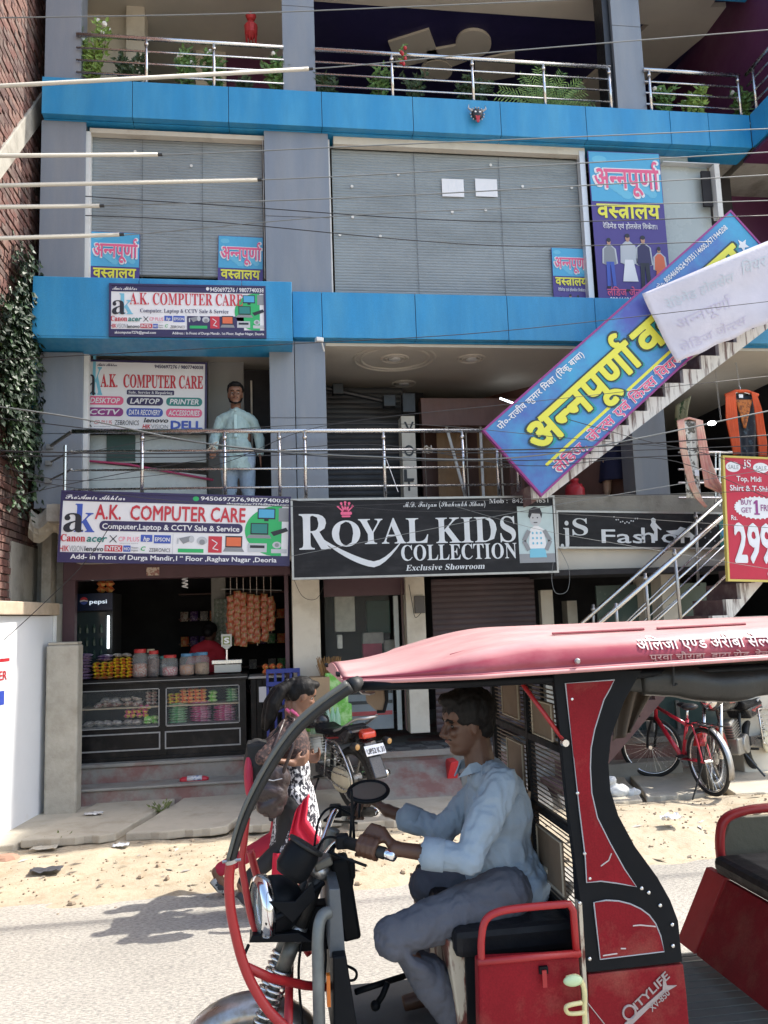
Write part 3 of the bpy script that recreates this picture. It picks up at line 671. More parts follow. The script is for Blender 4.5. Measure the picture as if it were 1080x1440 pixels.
# ------------------------------------------------------------------ steel railings
def railing(name, label, Y, x0, x1, ztop, posts, drops, zbot, r_=0.025, group=None):
    t = thing(name, label, 'railing', (x0, Y, zbot))
    s = MB(); s.tube([(x0, Y, ztop), (x1, Y, ztop)], r_, 10); s.build('handrail', M_steel, t, smooth=True)
    for d in drops: s = MB(); s.tube([(x0, Y, ztop-d), (x1, Y, ztop-d)], 0.012, 8); s.build('rail', M_steel, t, smooth=True)
    for x in posts:
        s = MB(); s.tube([(x, Y-0.002, zbot), (x, Y-0.002, ztop)], 0.02, 8); s.tube([(x, Y, ztop-0.09), (x, Y, ztop-0.06)], 0.028, 8); s.build('post', M_steel, t, smooth=True)
    return t
RY = 8.86
px_ = lambda p, Y, y=640: A(p, y, Y).x
zt = A(400, 606, RY).z
br = railing('balcony_railing', 'stainless steel railing along the first-floor balcony above the shop signs', RY, px_(101, RY), px_(729, RY), zt, [px_(q, RY) for q in (200, 316, 393, 429, 540, 651, 699, 727)], (0.215, 0.42, 0.625), 3.28)
s = MB(); s.tube([(px_(92, RY), RY, 3.28), (px_(92, RY), RY, zt-0.15)], 0.02, 8); s.build('post', M_steel, br)
for (ax, ay), (bx, by) in (((101, 607), (70, 628)), ((101, 634), (69, 651)), ((101, 660), (68, 676))):
    s = MB(); s.tube([A(ax, ay, RY), A(bx, by, 9.15)], 0.02 if ay < 610 else 0.011, 8); s.obox(A(bx, by, 9.13), (0.07, 0.03, 0.05)); s.build('return_rail', M_steeld, br)
TY = 9.12
for lab, a, b, posts in (('steel terrace railing over the left shutter, white flowering pots behind it', 107, 399, (206, 301)), ('long steel terrace railing between the two grey columns, potted palm behind it', 443, 858, (551, 664, 764, 856)),
        ('short steel terrace railing before the purple wall', 904, 1038, (912, 1036))):
    z_ = A((a+b)/2, 78 if a > 400 and a < 900 else (61 if a < 400 else 110), TY).z
    railing('terrace_railing', lab, TY, px_(a, TY, 90), px_(b, TY, 90), 8.85, [px_(q, TY, 100) for q in posts], (0.165, 0.32, 0.475), 8.25, group='railings along the terrace')
t = thing('wing_railing', 'steel railing turning the corner onto the projecting wing', 'railing', (6.25, 8, 8.25))
for z_, r_ in ((8.85, .025), (8.69, .012), (8.53, .012), (8.38, .012)):
    s = MB(); s.tube([(6.24, 9.1, z_), (6.24, 8.35, z_)], r_, 8); s.build('handrail' if r_ > .02 else 'rail', M_steel, t, smooth=True)
for y in (8.95, 8.4): s = MB(); s.tube([(6.24, y, 8.25), (6.24, y, 8.85)], .02, 8); s.build('post', M_steel, t, smooth=True)

# ------------------------------------------------------------------ staircases
SY0, SY1 = 8.30, 9.02
def flight(name, label, c0, n, run, rise, under, y0=SY0, y1=SY1, low=0):
    """c0 = (x, z) of the foot; climbs to +X"""
    t = thing(name, label, 'staircase', (c0[0], y0, c0[1]))
    P = []; x, z = c0
    for i in range(n): P += [(x, z+rise*i), (x, z+rise*(i+1))]; x += run
    for k in range(len(P)): pass
    Q = P + [(x, z+rise*n), (x, z+rise*n-under), (c0[0]+under*run/rise*0.95, z-0.0)]
    def side(i0, i1, mm):
        P = []
        for i in range(i0, i1): P += [(c0[0]+run*i, c0[1]+rise*i), (c0[0]+run*i, c0[1]+rise*(i+1))]
        xe, ze = c0[0]+run*i1, c0[1]+rise*i1; P += [(xe, ze), (xe, ze-under)] + ([(c0[0]+run*i0, c0[1]+rise*i0-under)] if i0 else [(c0[0]+under*run/rise*0.95, c0[1])])
        s = MB(); s.prism([(a, y0, b) for a, b in P], (0, 0.07, 0)); s.build('side_wall', mm, t)
    if low: side(0, low, mat('maroon_side', (0.10, 0.055, 0.05), 0.8, var=.15, vs=5))
    side(low, n, M_drip)
    x = c0[0]
    for i in range(n):
        s = MB(); s.prism([(x+0.002, y0+0.072, z+rise*i-0.02), (x+0.002, y0+0.072, z+rise*(i+1)-0.002), (x+run+0.001, y0+0.072, z+rise*(i+1)-0.002), (x+run+0.001, y0+0.072, z+rise*(i+1)-under*0.55), (x+0.002, y0+0.072, z+rise*i-under*0.45)], (0, y1-y0-0.075, 0))
        s.build('step', mat('maroon_step', (0.15, 0.09, 0.09), 0.7, var=0.15, vs=6, col2=(0.24, 0.19, 0.17), c2s=6, c2w=(0.5, 0.75)), t); x += run
    return t
pa, pb = A(780, 694, SY0), A(1080, 453, SY0); sl_ = (pb.z-pa.z)/(pb.x-pa.x); run = 0.235; rise = run*sl_; n_up = 15
kk = A(909, 558, SY0); k2_ = A(1010, 481, SY0); run = (k2_.x-kk.x)/4; rise = (k2_.z-kk.z)/4
upst = flight('upper_staircase', 'whitewashed concrete staircase climbing behind the long slanted banner', (kk.x-6*run, kk.z-7*rise), 16, run, rise, 0.11)
ca = A(1001, 866, SY0); lowst = flight('lower_staircase', 'streaked concrete steps with steel handrails rising to the first floor', (ca.x-11*0.178, ca.z-12*0.170), 17, 0.178, 0.170, 0.09, low=10)
def srail(s, a, b, Y, r_): s.tube([A(*a, Y), A(*b, Y)], r_, 10)
hr = thing('stair_railing', 'shiny steel handrails sloping down beside the lower concrete steps', 'railing', (ca.x, SY0, ca.z))
for a, b, Y, r_ in (((834, 884), (1021, 722), 8.30, .027), ((809, 885), (1019, 699), 8.98, .025), ((877, 882), (1024, 752), 8.31, .013), ((914, 881), (1024, 780), 8.31, .013), ((947, 878), (1026, 805), 8.31, .013),
        ((873, 882), (1015, 745), 8.97, .011), ((897, 882), (1015, 770), 8.97, .011), ((925, 866), (1015, 790), 8.97, .011)):
    pa_, pb_ = A(*a, Y), A(*b, Y); d = pa_-pb_
    s = MB(); s.tube([pb_+d*-0.4, pa_+d*.36], r_, 10); s.build('handrail' if r_ > .02 else 'rail', M_steel, hr, smooth=True)
for a, b, Y in (((907, 806), (914, 890), 8.3), ((948, 772), (958, 880), 8.3), ((978, 720), (982, 824), 8.98), ((866, 848), (869, 895), 8.3), ((834, 850), (835, 895), 8.98)):
    s = MB(); s.tube([A(*a, Y), A(*b, Y)], .019, 8); s.tube([A(a[0], a[1]+5, Y), A(a[0], a[1]+9, Y)], .027, 8); s.build('post', M_steeld, hr, smooth=True)
t = thing('landing_railing', 'thin steel bars guarding the first-floor landing behind the hanging scarf dress', 'railing', (4.9, 9.1, 3))
for py in (636, 660, 679, 700): s = MB(); s.tube([A(954, py, 9.1), A(1050, py, 9.1)], .013, 6); s.build('rail', M_steel, t)
for px in (1006, 1012): s = MB(); s.tube([A(px, 636, 9.1), A(px, 712, 9.1)], .013, 6); s.build('post', M_steel, t)

# ------------------------------------------------------------------ sign boards
P_white = mat('print_white', (0.78, 0.78, 0.80), 0.45, var=0.02); P_purple = mat('print_purple', (0.034, 0.026, 0.095), 0.45); P_red = mat('print_red', (0.55, 0.035, 0.055), 0.45)
P_black = mat('print_black', (0.02, 0.02, 0.03), 0.45); P_lblue = mat('print_light_blue', (0.18, 0.50, 0.66), 0.45); P_green = mat('print_green', (0.03, 0.42, 0.13), 0.45)
P_grey = mat('print_grey', (0.25, 0.26, 0.28), 0.45); P_teal = mat('print_teal', (0.03, 0.22, 0.20), 0.45); P_blue = mat('print_blue', (0.05, 0.10, 0.45), 0.45); P_mag = mat('print_magenta', (0.28, 0.04, 0.22), 0.45)
P_pink = mat('print_pink', (0.75, 0.12, 0.25), 0.45); P_yel = mat('print_yellow', (0.78, 0.74, 0.08), 0.45); P_cyan = mat('print_cyan', (0.08, 0.38, 0.62), 0.45); P_ltgrey = mat('print_pale_grey', (0.5, 0.52, 0.55), 0.45)
P_skin = mat('print_skin', (0.48, 0.27, 0.18), 0.5); P_orange = mat('print_orange', (0.7, 0.15, 0.06), 0.45)
class Board:
    """a printed board; u, v run 0..1 from its upper left corner"""
    def __init__(s, name, label, P0, U, V_, w, h, back, frame=None, depth=0.05, cat='sign', group=None):
        s.P0, s.U, s.V, s.w, s.h = Vector(P0), Vector(U), Vector(V_), w, h; s.N = s.U.cross(s.V); s.k = {}
        s.t = thing(name, label, cat, s.P0-s.V*h, group)
        b = MB(); c = s.P0+s.U*w/2-s.V*h/2; M = Matrix((s.U, -s.N, s.V)).transposed()
        b.obox(c-s.N*depth/2, (w, depth, h), M); b.build('panel', back, s.t)
        if frame:
            b = MB(); fw = 0.022
            for uu, ww, vv, hh in ((w/2, w+fw, 0, fw), (w/2, w+fw, h, fw)): b.obox(s.P0+s.U*uu-s.V*vv-s.N*(depth/2-.006), (ww, depth+.01, hh), M)
            for uu in (0, w): b.obox(s.P0+s.U*uu-s.V*h/2-s.N*(depth/2-.006), (fw, depth+.008, h-fw), M)
            b.build('frame', frame, s.t)
    def pt(s, u, v, lift): return s.P0+s.U*(u*s.w)-s.V*(v*s.h)+s.N*(0.002+0.0012*lift)
    def poly(s, mm, P, lift=1, name='print'):
        b = s.k.setdefault((name, mm.name, 0), (MB(), mm, name))[0]
        A_ = sum(P[i-1][0]*P[i][1]-P[i][0]*P[i-1][1] for i in range(len(P)))
        P = P if A_ < 0 else P[::-1]
        b.add([s.pt(u, v, lift) for u, v in P], [tuple(range(len(P)))])
    def rect(s, mm, u0, v0, u1, v1, lift=1, r_=0.0, name='print'):
        if not r_: s.poly(mm, [(u0, v0), (u1, v0), (u1, v1), (u0, v1)], lift, name); return
        a = s.h/s.w; s.poly(mm, [(x, z/a) for x, z in rrect(u0, u1, v0*a, v1*a, r_*(v1-v0)*a)], lift, name)
    def oval(s, mm, u0, v0, u1, v1, lift=1, n=24): s.poly(mm, oval(u0, u1, v0, v1, n), lift)
    def text(s, mm, st, u0, vb, u1, cap, style='sans', off=0.0, dv=False, lift=3, name='lettering', res=2):
        b = s.k.setdefault((name, mm.name, 0), (MB(), mm, name))[0]
        put_text(b, st, s.pt(u0, vb, lift), s.U, s.V, (u1-u0)*s.w, cap*s.h, style, off, dv, res=res)
    def line(s, mm, P, wd, lift=2):
        """stroke of half width wd (fraction of height)"""
        for (a, b), (c, d) in zip(P[:-1], P[1:]):
            A_ = Vector((a*s.w, b*s.h)); B_ = Vector((c*s.w, d*s.h)); n_ = (B_-A_); 
            if n_.length < 1e-6: continue
            n_ = Vector((-n_.y, n_.x)).normalized()*wd*s.h; Q = [A_+n_, B_+n_, B_-n_, A_-n_]
            s.poly(mm, [(q.x/s.w, q.y/s.h) for q in Q], lift)
    def done(s):
        for b, mm, name in s.k.values(): tag(b.build(name, mm, s.t), kind='stuff')
        return s.t
def board_px(name, label, p0, p1, p2, Y, back, **k):
    """p0 upper left, p1 upper right, p2 lower left, in photograph pixels on plane Y"""
    a, b, c = A(*p0, Y), A(*p1, Y), A(*p2, Y); U = (b-a).normalized(); V_ = (a-c); V_ = (V_-U*V_.dot(U)).normalized()
    return Board(name, label, a, U, V_, (b-a).length, (a-c).dot(V_), back, **k)

def ak_board(b, big):
    b.rect(P_purple, 0, 0, 1, 0.135); b.rect(P_purple, 0, 0.87, 1, 1)
    b.text(P_white, 'Pro:Amir Akhtar' if big else 'Amir Akhtar', .015, .105, .27 if big else .17, .07, 'script', 0.012)
    b.oval(P_green if big else P_white, .565 if big else .615, .02, .592 if big else .635, .09, 3)
    b.text(P_white, '9450697276,9807740038' if big else '9450697276 / 9807740038', .60 if big else .64, .075 if big else .11, .995, .058 if big else .085, 'bold', 0.0)
    if big: b.text(P_white, 'akcomputer7276@gmail.com', .715, .125, .995, .030, 'bold')
    b.text(P_black, 'a', .012, .58, .098, .40, 'serif'); b.text(P_blue if big else P_lblue, 'k', .058, .58, .145, .42, 'serif', lift=2)
    b.text(P_red, 'A.K.  COMPUTER CARE' if big else 'A.K. COMPUTER CARE', .145 if big else .125, .385, .80 if big else .855, .21 if big else .235, 'bold' if big else 'serif', 0.0)
    if big: b.rect(P_purple, .165, .41, .79, .555, 1, .45); b.text(P_white, 'Computer,Laptop & CCTV Sale & Service', .178, .525, .775, .078, 'bold')
    else: b.text(P_purple, 'Computer, Laptop & CCTV Sale & Service', .19, .54, .76, .075, 'serif')
    b.text(P_red, 'Canon', .005, .715, .108, .10, 'serif', 0.012); b.text(P_teal, 'acer', .115, .715, .20, .10, 'boldital')
    b.line(P_black, [(.212, .62), (.242, .72)], .006); b.line(P_black, [(.242, .62), (.212, .72)], .006)
    b.text(P_pink, 'CP PLUS', .25, .70, .338, .065, 'sans'); b.rect(P_blue, .345, .60, .395, .70); b.text(P_white, 'hp', .357, .685, .383, .06, 'boldital')
    b.rect(P_blue, .402, .60, .475, .72); b.text(P_white, 'EPSON', .407, .69, .47, .055, 'bold'); b.text(P_grey, 'advancing visions', .255, .735, .335, .014, 'sans')
    b.text(P_red, 'HIK', .003, .86 if big else .85, .042, .085, 'sans', .01); b.text(P_grey, 'VISION', .043, .86 if big else .85, .102, .085, 'sans'); b.text(P_black, 'lenovo', .108, .85, .187, .07, 'bold')
    b.rect(P_red, .192, .76, .268, .85); b.text(P_white, 'INTEX', .198, .835, .262, .06, 'bold'); b.rect(P_blue, .272, .76, .303, .85); b.text(P_white, 'HIO', .276, .83, .30, .045, 'bold')
    b.text(P_grey, 'Western', .306, .80, .337, .022, 'bold'); b.text(P_grey, 'Digital', .306, .84, .335, .022, 'bold'); b.text(P_green, 'C', .348, .83, .368, .06, 'boldital')
    b.text(P_black, 'ZEBRONICS', .383, .845, .475, .055, 'mono'); b.rect(P_ltgrey, .4835, .58, .4855, .87)
    u0 = .49
    if not big: b.rect(P_purple, u0, .60, .86, .87, 1)
    # cameras, memory, box and laptop
    b.poly(P_grey, [(.51, .64), (.565, .60), (.575, .66), (.53, .72)], 2); b.oval(P_ltgrey, .555, .60, .578, .70, 3); b.rect(P_ltgrey, .502, .64, .51, .72, 2)
    b.oval(P_ltgrey, .588, .61, .635, .73, 2); b.oval(P_grey, .60, .65, .625, .73, 3); b.rect(P_green, .508, .79, .62, .845, 2); b.rect(P_red, .64, .60, .70, .84, 2); b.line(P_white, [(.655, .65), (.68, .70), (.66, .78), (.685, .80)], .006, 3)
    b.poly(P_black, [(.715, .59), (.79, .59), (.79, .76), (.715, .76)], 2); b.rect(P_orange, .72, .61, .785, .74, 3); b.poly(P_grey, [(.715, .765), (.79, .765), (.80, .82), (.705, .82)], 2)
    # green disc with the machines
    P = []
    for k in range(25):
        a = math.pi*(0.5+k/24.0); P.append((min(1, .965+.165*math.cos(a)), .505+.385*math.sin(a)))
    P = [(x, min(.869, max(.136, y))) for x, y in P]; P = [p for i, p in enumerate(P) if i == 0 or abs(p[0]-P[i-1][0])+abs(p[1]-P[i-1][1]) > 1e-4]; b.poly(P_green, P, 1)
    b.rect(P_black, .855, .17, .935, .33, 2); b.rect(P_cyan, .86, .185, .93, .31, 3); b.rect(P_black, .885, .33, .905, .36, 2); b.rect(P_grey, .95, .16, .995, .36, 2)
    b.rect(P_black, .825, .39, .905, .56, 2); b.rect(P_teal, .83, .405, .90, .54, 3); b.poly(P_grey, [(.82, .565), (.91, .565), (.92, .615), (.805, .615)], 2); b.poly(P_black, [(.915, .52), (.985, .45), (.995, .50), (.93, .58)], 2)
    b.rect(P_ltgrey, .815, .69, .90, .82, 2); b.rect(P_black, .825, .72, .89, .76, 3); b.oval(P_ltgrey, .925, .66, .965, .76, 2); b.rect(P_ltgrey, .92, .77, .99, .83, 2); b.oval(P_grey, .935, .68, .955, .74, 3)
    if big: b.text(P_white, 'Add- In Front of Durga Mandir,1   Floor ,Raghav Nagar ,Deoria', .05, .965, .945, .068, 'bold'); b.text(P_white, 'st', .518, .92, .532, .03, 'bold')
    else: b.text(P_white, 'akcomputer7276@gmail.com', .03, .96, .29, .05, 'bold'); b.text(P_white, 'Address : In Front of Durga Mandir, 1st Floor, Raghav Nagar, Deoria', .395, .965, .99, .05, 'bold')
    return b.done()
ak_board(board_px('shop_sign', 'large AK computer sign over the snack shop with address along its foot', (88, 691), (408, 700), (86, 789), 8.72, P_white, frame=P_purple, depth=0.08), True)
ak_board(board_px('shop_sign', 'small AK computer sign fixed high on the projecting blue box', (155, 400), (372, 404), (155, 472), 8.70, P_white, frame=P_purple, depth=0.02), False)
b = board_px('shop_sign', 'white AK sale service and repairing board beside the standing man', (120, 507), (290, 511), (120, 604), 9.45, P_white, frame=P_purple, depth=0.03)
b.text(P_purple, 'Amir Akhtar', .10, .075, .26, .045, 'script', .01); b.text(P_purple, '9450697276 / 9807740038', .57, .09, .975, .05, 'bold')
b.text(P_black, 'a', .02, .50, .09, .44, 'serif'); b.text(P_lblue, 'k', .055, .50, .145, .62, 'serif', lift=2)
b.text(P_red, 'A.K.  COMPUTER CARE', .13, .38, .975, .19, 'serif', .012); b.rect(P_purple, .345, .415, .735, .485, 1, .2); b.text(P_white, 'Sale, Service & Repairing', .36, .47, .72, .04, 'serif')
for i, (st, mm) in enumerate((('DESKTOP', P_pink), ('LAPTOP', P_purple), ('PRINTER', P_teal), ('CCTV', P_mag), ('DATA RECOVERY', P_blue), ('ACCESSORIES', P_pink))):
    u = .02+(i % 3)*.325; v = .515+(i//3)*.165
    b.rect(mm, u, v, u+.30, v+.125, 1, .45); b.text(P_white, st, u+.02 if i > 3 else u+.03, v+.10, u+.28 if i > 3 else u+.27, .075, 'boldital')
b.text(P_red, 'CP PLUS', .085, .92, .23, .055); b.line(P_black, [(.02, .87), (.065, .96)], .007); b.line(P_black, [(.065, .87), (.02, .96)], .007); b.text(P_grey, 'surveillance', .085, .96, .22, .018)
b.text(P_black, 'ZEBRONICS', .25, .93, .45, .07, 'mono'); b.text(P_black, 'lenovo', .49, .885, .69, .065, 'boldital'); b.text(P_red, 'HIK', .48, .975, .545, .06, 'boldital'); b.text(P_grey, 'VISION', .55, .975, .69, .06); b.text(P_blue, 'DELL', .715, .975, .97, .115, 'bold', .02)
b.done()

# kids' wear sign
M_vinyl = mat('black_vinyl', (0.013, 0.013, 0.016), 0.5, spec=.25, var=0.25, vs=4, col2=(0.035, 0.035, 0.038), c2s=3, c2w=(0.5, 0.8), stretch=(1, 1, 2.5)); P_silver = mat('print_silver', (0.62, 0.65, 0.68), 0.4, var=0.08, vs=5)
b = board_px('shop_sign', 'black kids clothing shop sign with silver letters, pink crown and a boy photo', (410, 703), (778, 698), (411, 814), 8.66, M_vinyl, frame=M_steeld, depth=0.1)
U_ = lambda x, y: ((x-25)/1000.0, (y-62)/295.0)     # from the enlarged view
def tx(st, x0, yb, x1, cap, mm=P_silver, sty='serif', off=0.0): u0, v = U_(x0, yb); u1, _ = U_(x1, yb); b.text(mm, st, u0, v, u1, cap/295.0, sty, off)
tx('R', 50, 250, 165, 138); tx('O', 170, 240, 275, 98); tx('YAL', 268, 234, 530, 98); tx('KIDS', 560, 236, 868, 100); tx('COLLECTION', 425, 300, 868, 60)
tx('Exclusive Showroom', 440, 338, 740, 22, P_silver, 'ital'); tx('M.D. Faizan (Shahrukh Khan)', 440, 96, 755, 22, P_silver, 'script'); tx('Mob :  8423954651', 770, 86, 1003, 18, P_silver, 'serif')
P = []
for k in range(15):
    t_ = k/14; x = 128+(430-128)*t_; y = 208+112*math.sin(min(1, t_*1.12)*math.pi*0.52)**0.9 - (95*max(0, t_-0.62)**1.5/0.38**1.5)*1.0; P.append((x, y))
for k in range(14):
    (xa, ya), (xb, yb) = P[k], P[k+1]; wa = 16*math.sin(math.pi*(k+.6)/15)+4; wb = 16*math.sin(math.pi*(k+1.6)/15)+4
    if k == 13: wb = 2
    b.poly(P_silver, [U_(xa, ya-wa*.6), U_(xb, yb-wb*.6), U_(xb, yb+wb*.6), U_(xa, ya+wa*.6)], 2)
cx = lambda x, y: U_(x, y)
for k in range(5):
    a = rad(-50+25*k); b.poly(P_pink, [cx(222+6*math.sin(a)-5, 112), cx(222+6*math.sin(a)+5, 112), cx(222+34*math.sin(a)+3, 118-40*math.cos(a)), cx(222+34*math.sin(a)-3, 118-40*math.cos(a))], 2)
    x, y = 222+35*math.sin(a), 116-42*math.cos(a); u0, v0 = cx(x-5, y-5); u1, v1 = cx(x+5, y+5); b.oval(P_pink, u0, v0, u1, v1, 3, 10)
for x0_, y0_, x1_, y1_ in ((204, 110, 246, 122), (208, 124, 240, 131)): b.rect(P_pink, *cx(x0_, y0_), *cx(x1_, y1_), 3, .4)
P_photo = mat('print_pale_aqua', (0.45, 0.56, 0.58), 0.45, var=0.1, vs=6)
b.rect(P_photo, *cx(878, 100), *cx(1018, 320), 1)
b.rect(P_grey, *cx(878, 285), *cx(1018, 320), 2)
b.oval(P_ltgrey, *cx(925, 118), *cx(972, 178), 3); b.poly(P_black, [cx(920, 140), cx(925, 112), cx(945, 102), cx(968, 108), cx(976, 130), cx(972, 148), cx(966, 130), cx(935, 128), cx(926, 148)], 4)
b.poly(P_white, [cx(925, 190), cx(940, 178), cx(958, 178), cx(978, 190), cx(985, 245), cx(980, 275), cx(920, 275), cx(918, 240)], 3); b.poly(P_lblue, [cx(920, 265), cx(980, 265), cx(985, 300), cx(918, 300)], 4)
for sgn in (-1, 1): b.line(P_grey, [cx(950+sgn*30, 195), cx(950+sgn*52, 235), cx(950+sgn*34, 272)], .028, 5)
for q in range(9): b.oval(P_lblue, *cx(930+(q % 3)*16, 200+(q//3)*20), *cx(938+(q % 3)*16, 210+(q//3)*20), 6, 8)
for x_ in (938, 956): b.oval(P_black, *cx(x_-3, 143), *cx(x_+3, 148), 6, 8)
b.line(P_black, [cx(940, 164), cx(955, 164)], .005, 6)
b.done()

# fashion shop sign
b = board_px('shop_sign', 'dark fashion shop sign with white lady silhouette, under the mannequin', (783, 719), (1022, 722), (785, 770), 9.05, M_vinyl, frame=M_steeld, depth=0.06)
F_ = lambda x, y: ((x-80)/805.0, (y-340)/165.0)
def fx(st, x0, yb, x1, cap, sty='sans', off=0.0): u0, v = F_(x0, yb); u1, _ = F_(x1, yb); b.text(P_silver, st, u0, v, u1, cap/165.0, sty, off)
fx('j', 92, 482, 132, 100, 'serif'); fx('S', 148, 448, 220, 78, 'serif'); fx('Fas', 283, 482, 480, 62, 'sans', .01); fx('h', 470, 480, 530, 70, 'sans', .01); fx('on', 565, 480, 715, 62, 'sans', .012)
b.poly(P_silver, [F_(520, 470), F_(530, 430), F_(512, 400), F_(520, 385), F_(516, 372), F_(528, 364), F_(540, 372), F_(538, 388), F_(548, 400), F_(565, 418), F_(562, 422), F_(546, 412), F_(544, 470), F_(536, 472)], 4)
b.poly(P_silver, [F_(585, 425), F_(640, 420), F_(655, 405), F_(680, 412), F_(725, 450), F_(690, 455), F_(610, 440)], 4)
for k in range(12):
    x, y = 340+k*10, 360+22*math.sin(k*math.pi/11)+(k % 2)*6; b.oval(P_ltgrey, *F_(x, y), *F_(x+7, y+7), 3, 8)
for k in range(14): x, y = 740+(k*37) % 120, 360+(k*53) % 120; b.oval(P_grey, *F_(x, y), *F_(x+8, y+8), 3, 8)
b.rect(P_teal, *F_(845, 345), *F_(880, 500), 2); b.oval(P_cyan, *F_(850, 400), *F_(878, 450), 3)
b.done()

# sale sign
b = board_px('sale_sign', 'red sale board reading 299 in a yellow frame', (1017, 642), (1112, 646), (1030, 816), 8.10, mat('print_crimson', (0.52, 0.015, 0.05), 0.4, var=0.08, vs=3), frame=mat('yellow_frame', (0.62, 0.50, 0.12), 0.5), depth=0.04)
S_ = lambda x, y: ((x-875)/310.0, (y-80)/578.0)
def sx(st, x0, yb, x1, cap, mm=P_white, sty='bold', off=0.0): u0, v = S_(x0, yb); u1, _ = S_(x1, yb); b.text(mm, st, u0, v, u1, cap/578.0, sty, off)
sx('jS', 962, 125, 998, 34, P_white, 'serif'); b.oval(P_white, *S_(884, 103), *S_(950, 152), 1); b.oval(P_white, *S_(1008, 103), *S_(1080, 152), 1)
sx('SALE', 894, 138, 942, 20, P_grey, 'sans'); sx('SALE', 1020, 138, 1070, 20, P_grey, 'sans'); sx('Top, Midi', 930, 194, 1042, 24); sx('Shirt & T-Shirt', 898, 240, 1092, 26)
b.oval(P_white, *S_(918, 268), *S_(1120, 368), 1, 40)
for k in range(30): a = k*2*math.pi/30; x, y = 1019+101*math.cos(a), 318+50*math.sin(a); b.oval(P_white, *S_(x-5, y-5), *S_(x+5, y+5), 2, 8)
sx('BUY', 945, 305, 995, 24, P_mag, 'sans', .01); sx('GET', 945, 342, 992, 24, P_mag, 'sans', .01); b.poly(P_mag, [S_(*q_) for q_ in ((1010, 350), (1010, 298), (1002, 302), (1002, 292), (1013, 282), (1021, 282), (1021, 350))], 4); b.rect(P_mag, *S_(1003, 344), *S_(1028, 351), 5); sx('FREE', 1034, 332, 1092, 30, P_mag, 'sans', .01)
sx('Rs.', 898, 378, 925, 22, P_white, 'bold'); sx('299/-', 910, 570, 1150, 175, P_white, 'bold', .01); sx('Only', 1050, 642, 1130, 34, P_white, 'bold')
b.done()

# garment poster prints
def garment_poster(label, p0, p1, p2, Y, k):
    b = board_px('garment_poster', label, p0, p1, p2, Y, mat('poster_violet', (0.075, 0.05, 0.24), 0.4), depth=0.012, cat='poster')
    b.rect(P_cyan, .01, .005, .99, .33, 1)
    for q in range(10): b.oval(mat('poster_sky', (0.14, 0.47, 0.66), 0.4), .05+(q*37 % 80)/100, .03+(q*23 % 24)/100, .25+(q*37 % 80)/100*.9, .08+(q*23 % 24)/100, 2+.12*q)
    b.text(P_white, 'अन<नपूणा^', .04, .245, .97, .125, dv=True, off=.055, lift=4); b.text(P_pink, 'अन<नपूणा^', .06, .24, .95, .12, dv=True, off=.022, lift=7)
    b.text(P_yel, 'वस<त/ालय', .07, .435, .93, .085, dv=True, off=.03, lift=4); b.text(P_white, 'रेडिमेड एवं होलसेल विक/ेता।', .13, .505, .88, .028, dv=True, off=.012, lift=4)
    if k > 1: b.text(P_white, '8004669624,9935114600', .15, .975, .9, .03, 'bold'); b.text(P_pink, 'लेडिज जेन्ट्स वियर', .12, .935, .95, .04, dv=True, off=.02)
    def fig(cx, top, hgt, top_m, bot_m, skirt=False):
        w_ = .055*hgt/.36; b.oval(P_skin, cx-w_*.55, top, cx+w_*.55, top+.045*hgt/.36, 5, 12); b.oval(P_black, cx-w_*.6, top-.008, cx+w_*.6, top+.02, 6, 12)
        y1, y2, y3 = top+hgt*.14, top+hgt*.5, top+hgt*.97
        for gr, mm_, l_ in ((.02, P_ltgrey, 3), (0, top_m, 4)):
            b.poly(mm_, [(cx-w_*1.5-gr, y1+.02), (cx-w_*.5, y1-gr*.5), (cx+w_*.5, y1-gr*.5), (cx+w_*1.5+gr, y1+.02), (cx+w_*1.8+gr, y2), (cx+w_*1.1, y2+.01), (cx-w_*1.1, y2+.01), (cx-w_*1.8-gr, y2)], l_)
        if skirt: b.poly(bot_m, [(cx-w_, y2-.02), (cx+w_, y2-.02), (cx+w_*1.9, y3-.05), (cx-w_*1.9, y3-.05)], 5)
        else:
            for sg in (-1, 1): b.poly(bot_m, [(cx, y2-.01), (cx+sg*w_*1.1, y2-.01), (cx+sg*w_*1.3, y3), (cx+sg*w_*.4, y3)], 5)
        b.poly(P_black, [(cx-w_*1.3, y3), (cx-w_*.3, y3), (cx-w_*.3, y3+.012), (cx-w_*1.5, y3+.012)], 6)
    fig(.19, .575, .31, P_grey, P_blue); fig(.45, .545, .36, P_ltgrey, P_white, True); fig(.66, .555, .36, P_purple, P_black); fig(.87, .625, .28, P_orange, P_orange, True)
    return b.done()
garment_poster('tall violet garment poster with four figures beside the frosted window', (826, 212), (927, 216), (836, 430), 9.14, 2)
garment_poster('small blue garment poster low on the far left of the first grey shutter', (128, 325), (197, 328), (129, 475), 9.29, 1)
garment_poster('small blue garment poster beside the broad grey column, foot of first shutter', (307, 331), (370, 334), (308, 470), 9.29, 1)
garment_poster('faded garment poster on the wide shutter next to the tall violet poster', (775, 348), (826, 350), (780, 470), 9.285, 1)
for i, (px, lab) in enumerate(((637, 'blank white paper stuck on the wide shutter, first of two'), (684, 'blank white paper stuck on the wide shutter nearer the tall poster'))):
    s = MB(); x0, x1, z0, z1 = R(px-16, 251, px+16, 277, 9.295); s.box(x0, x1, 9.295, 9.299, z0, z1); tag(s.build('paper_notice', P_white), lab, 'notice', 'papers on the wide shutter')

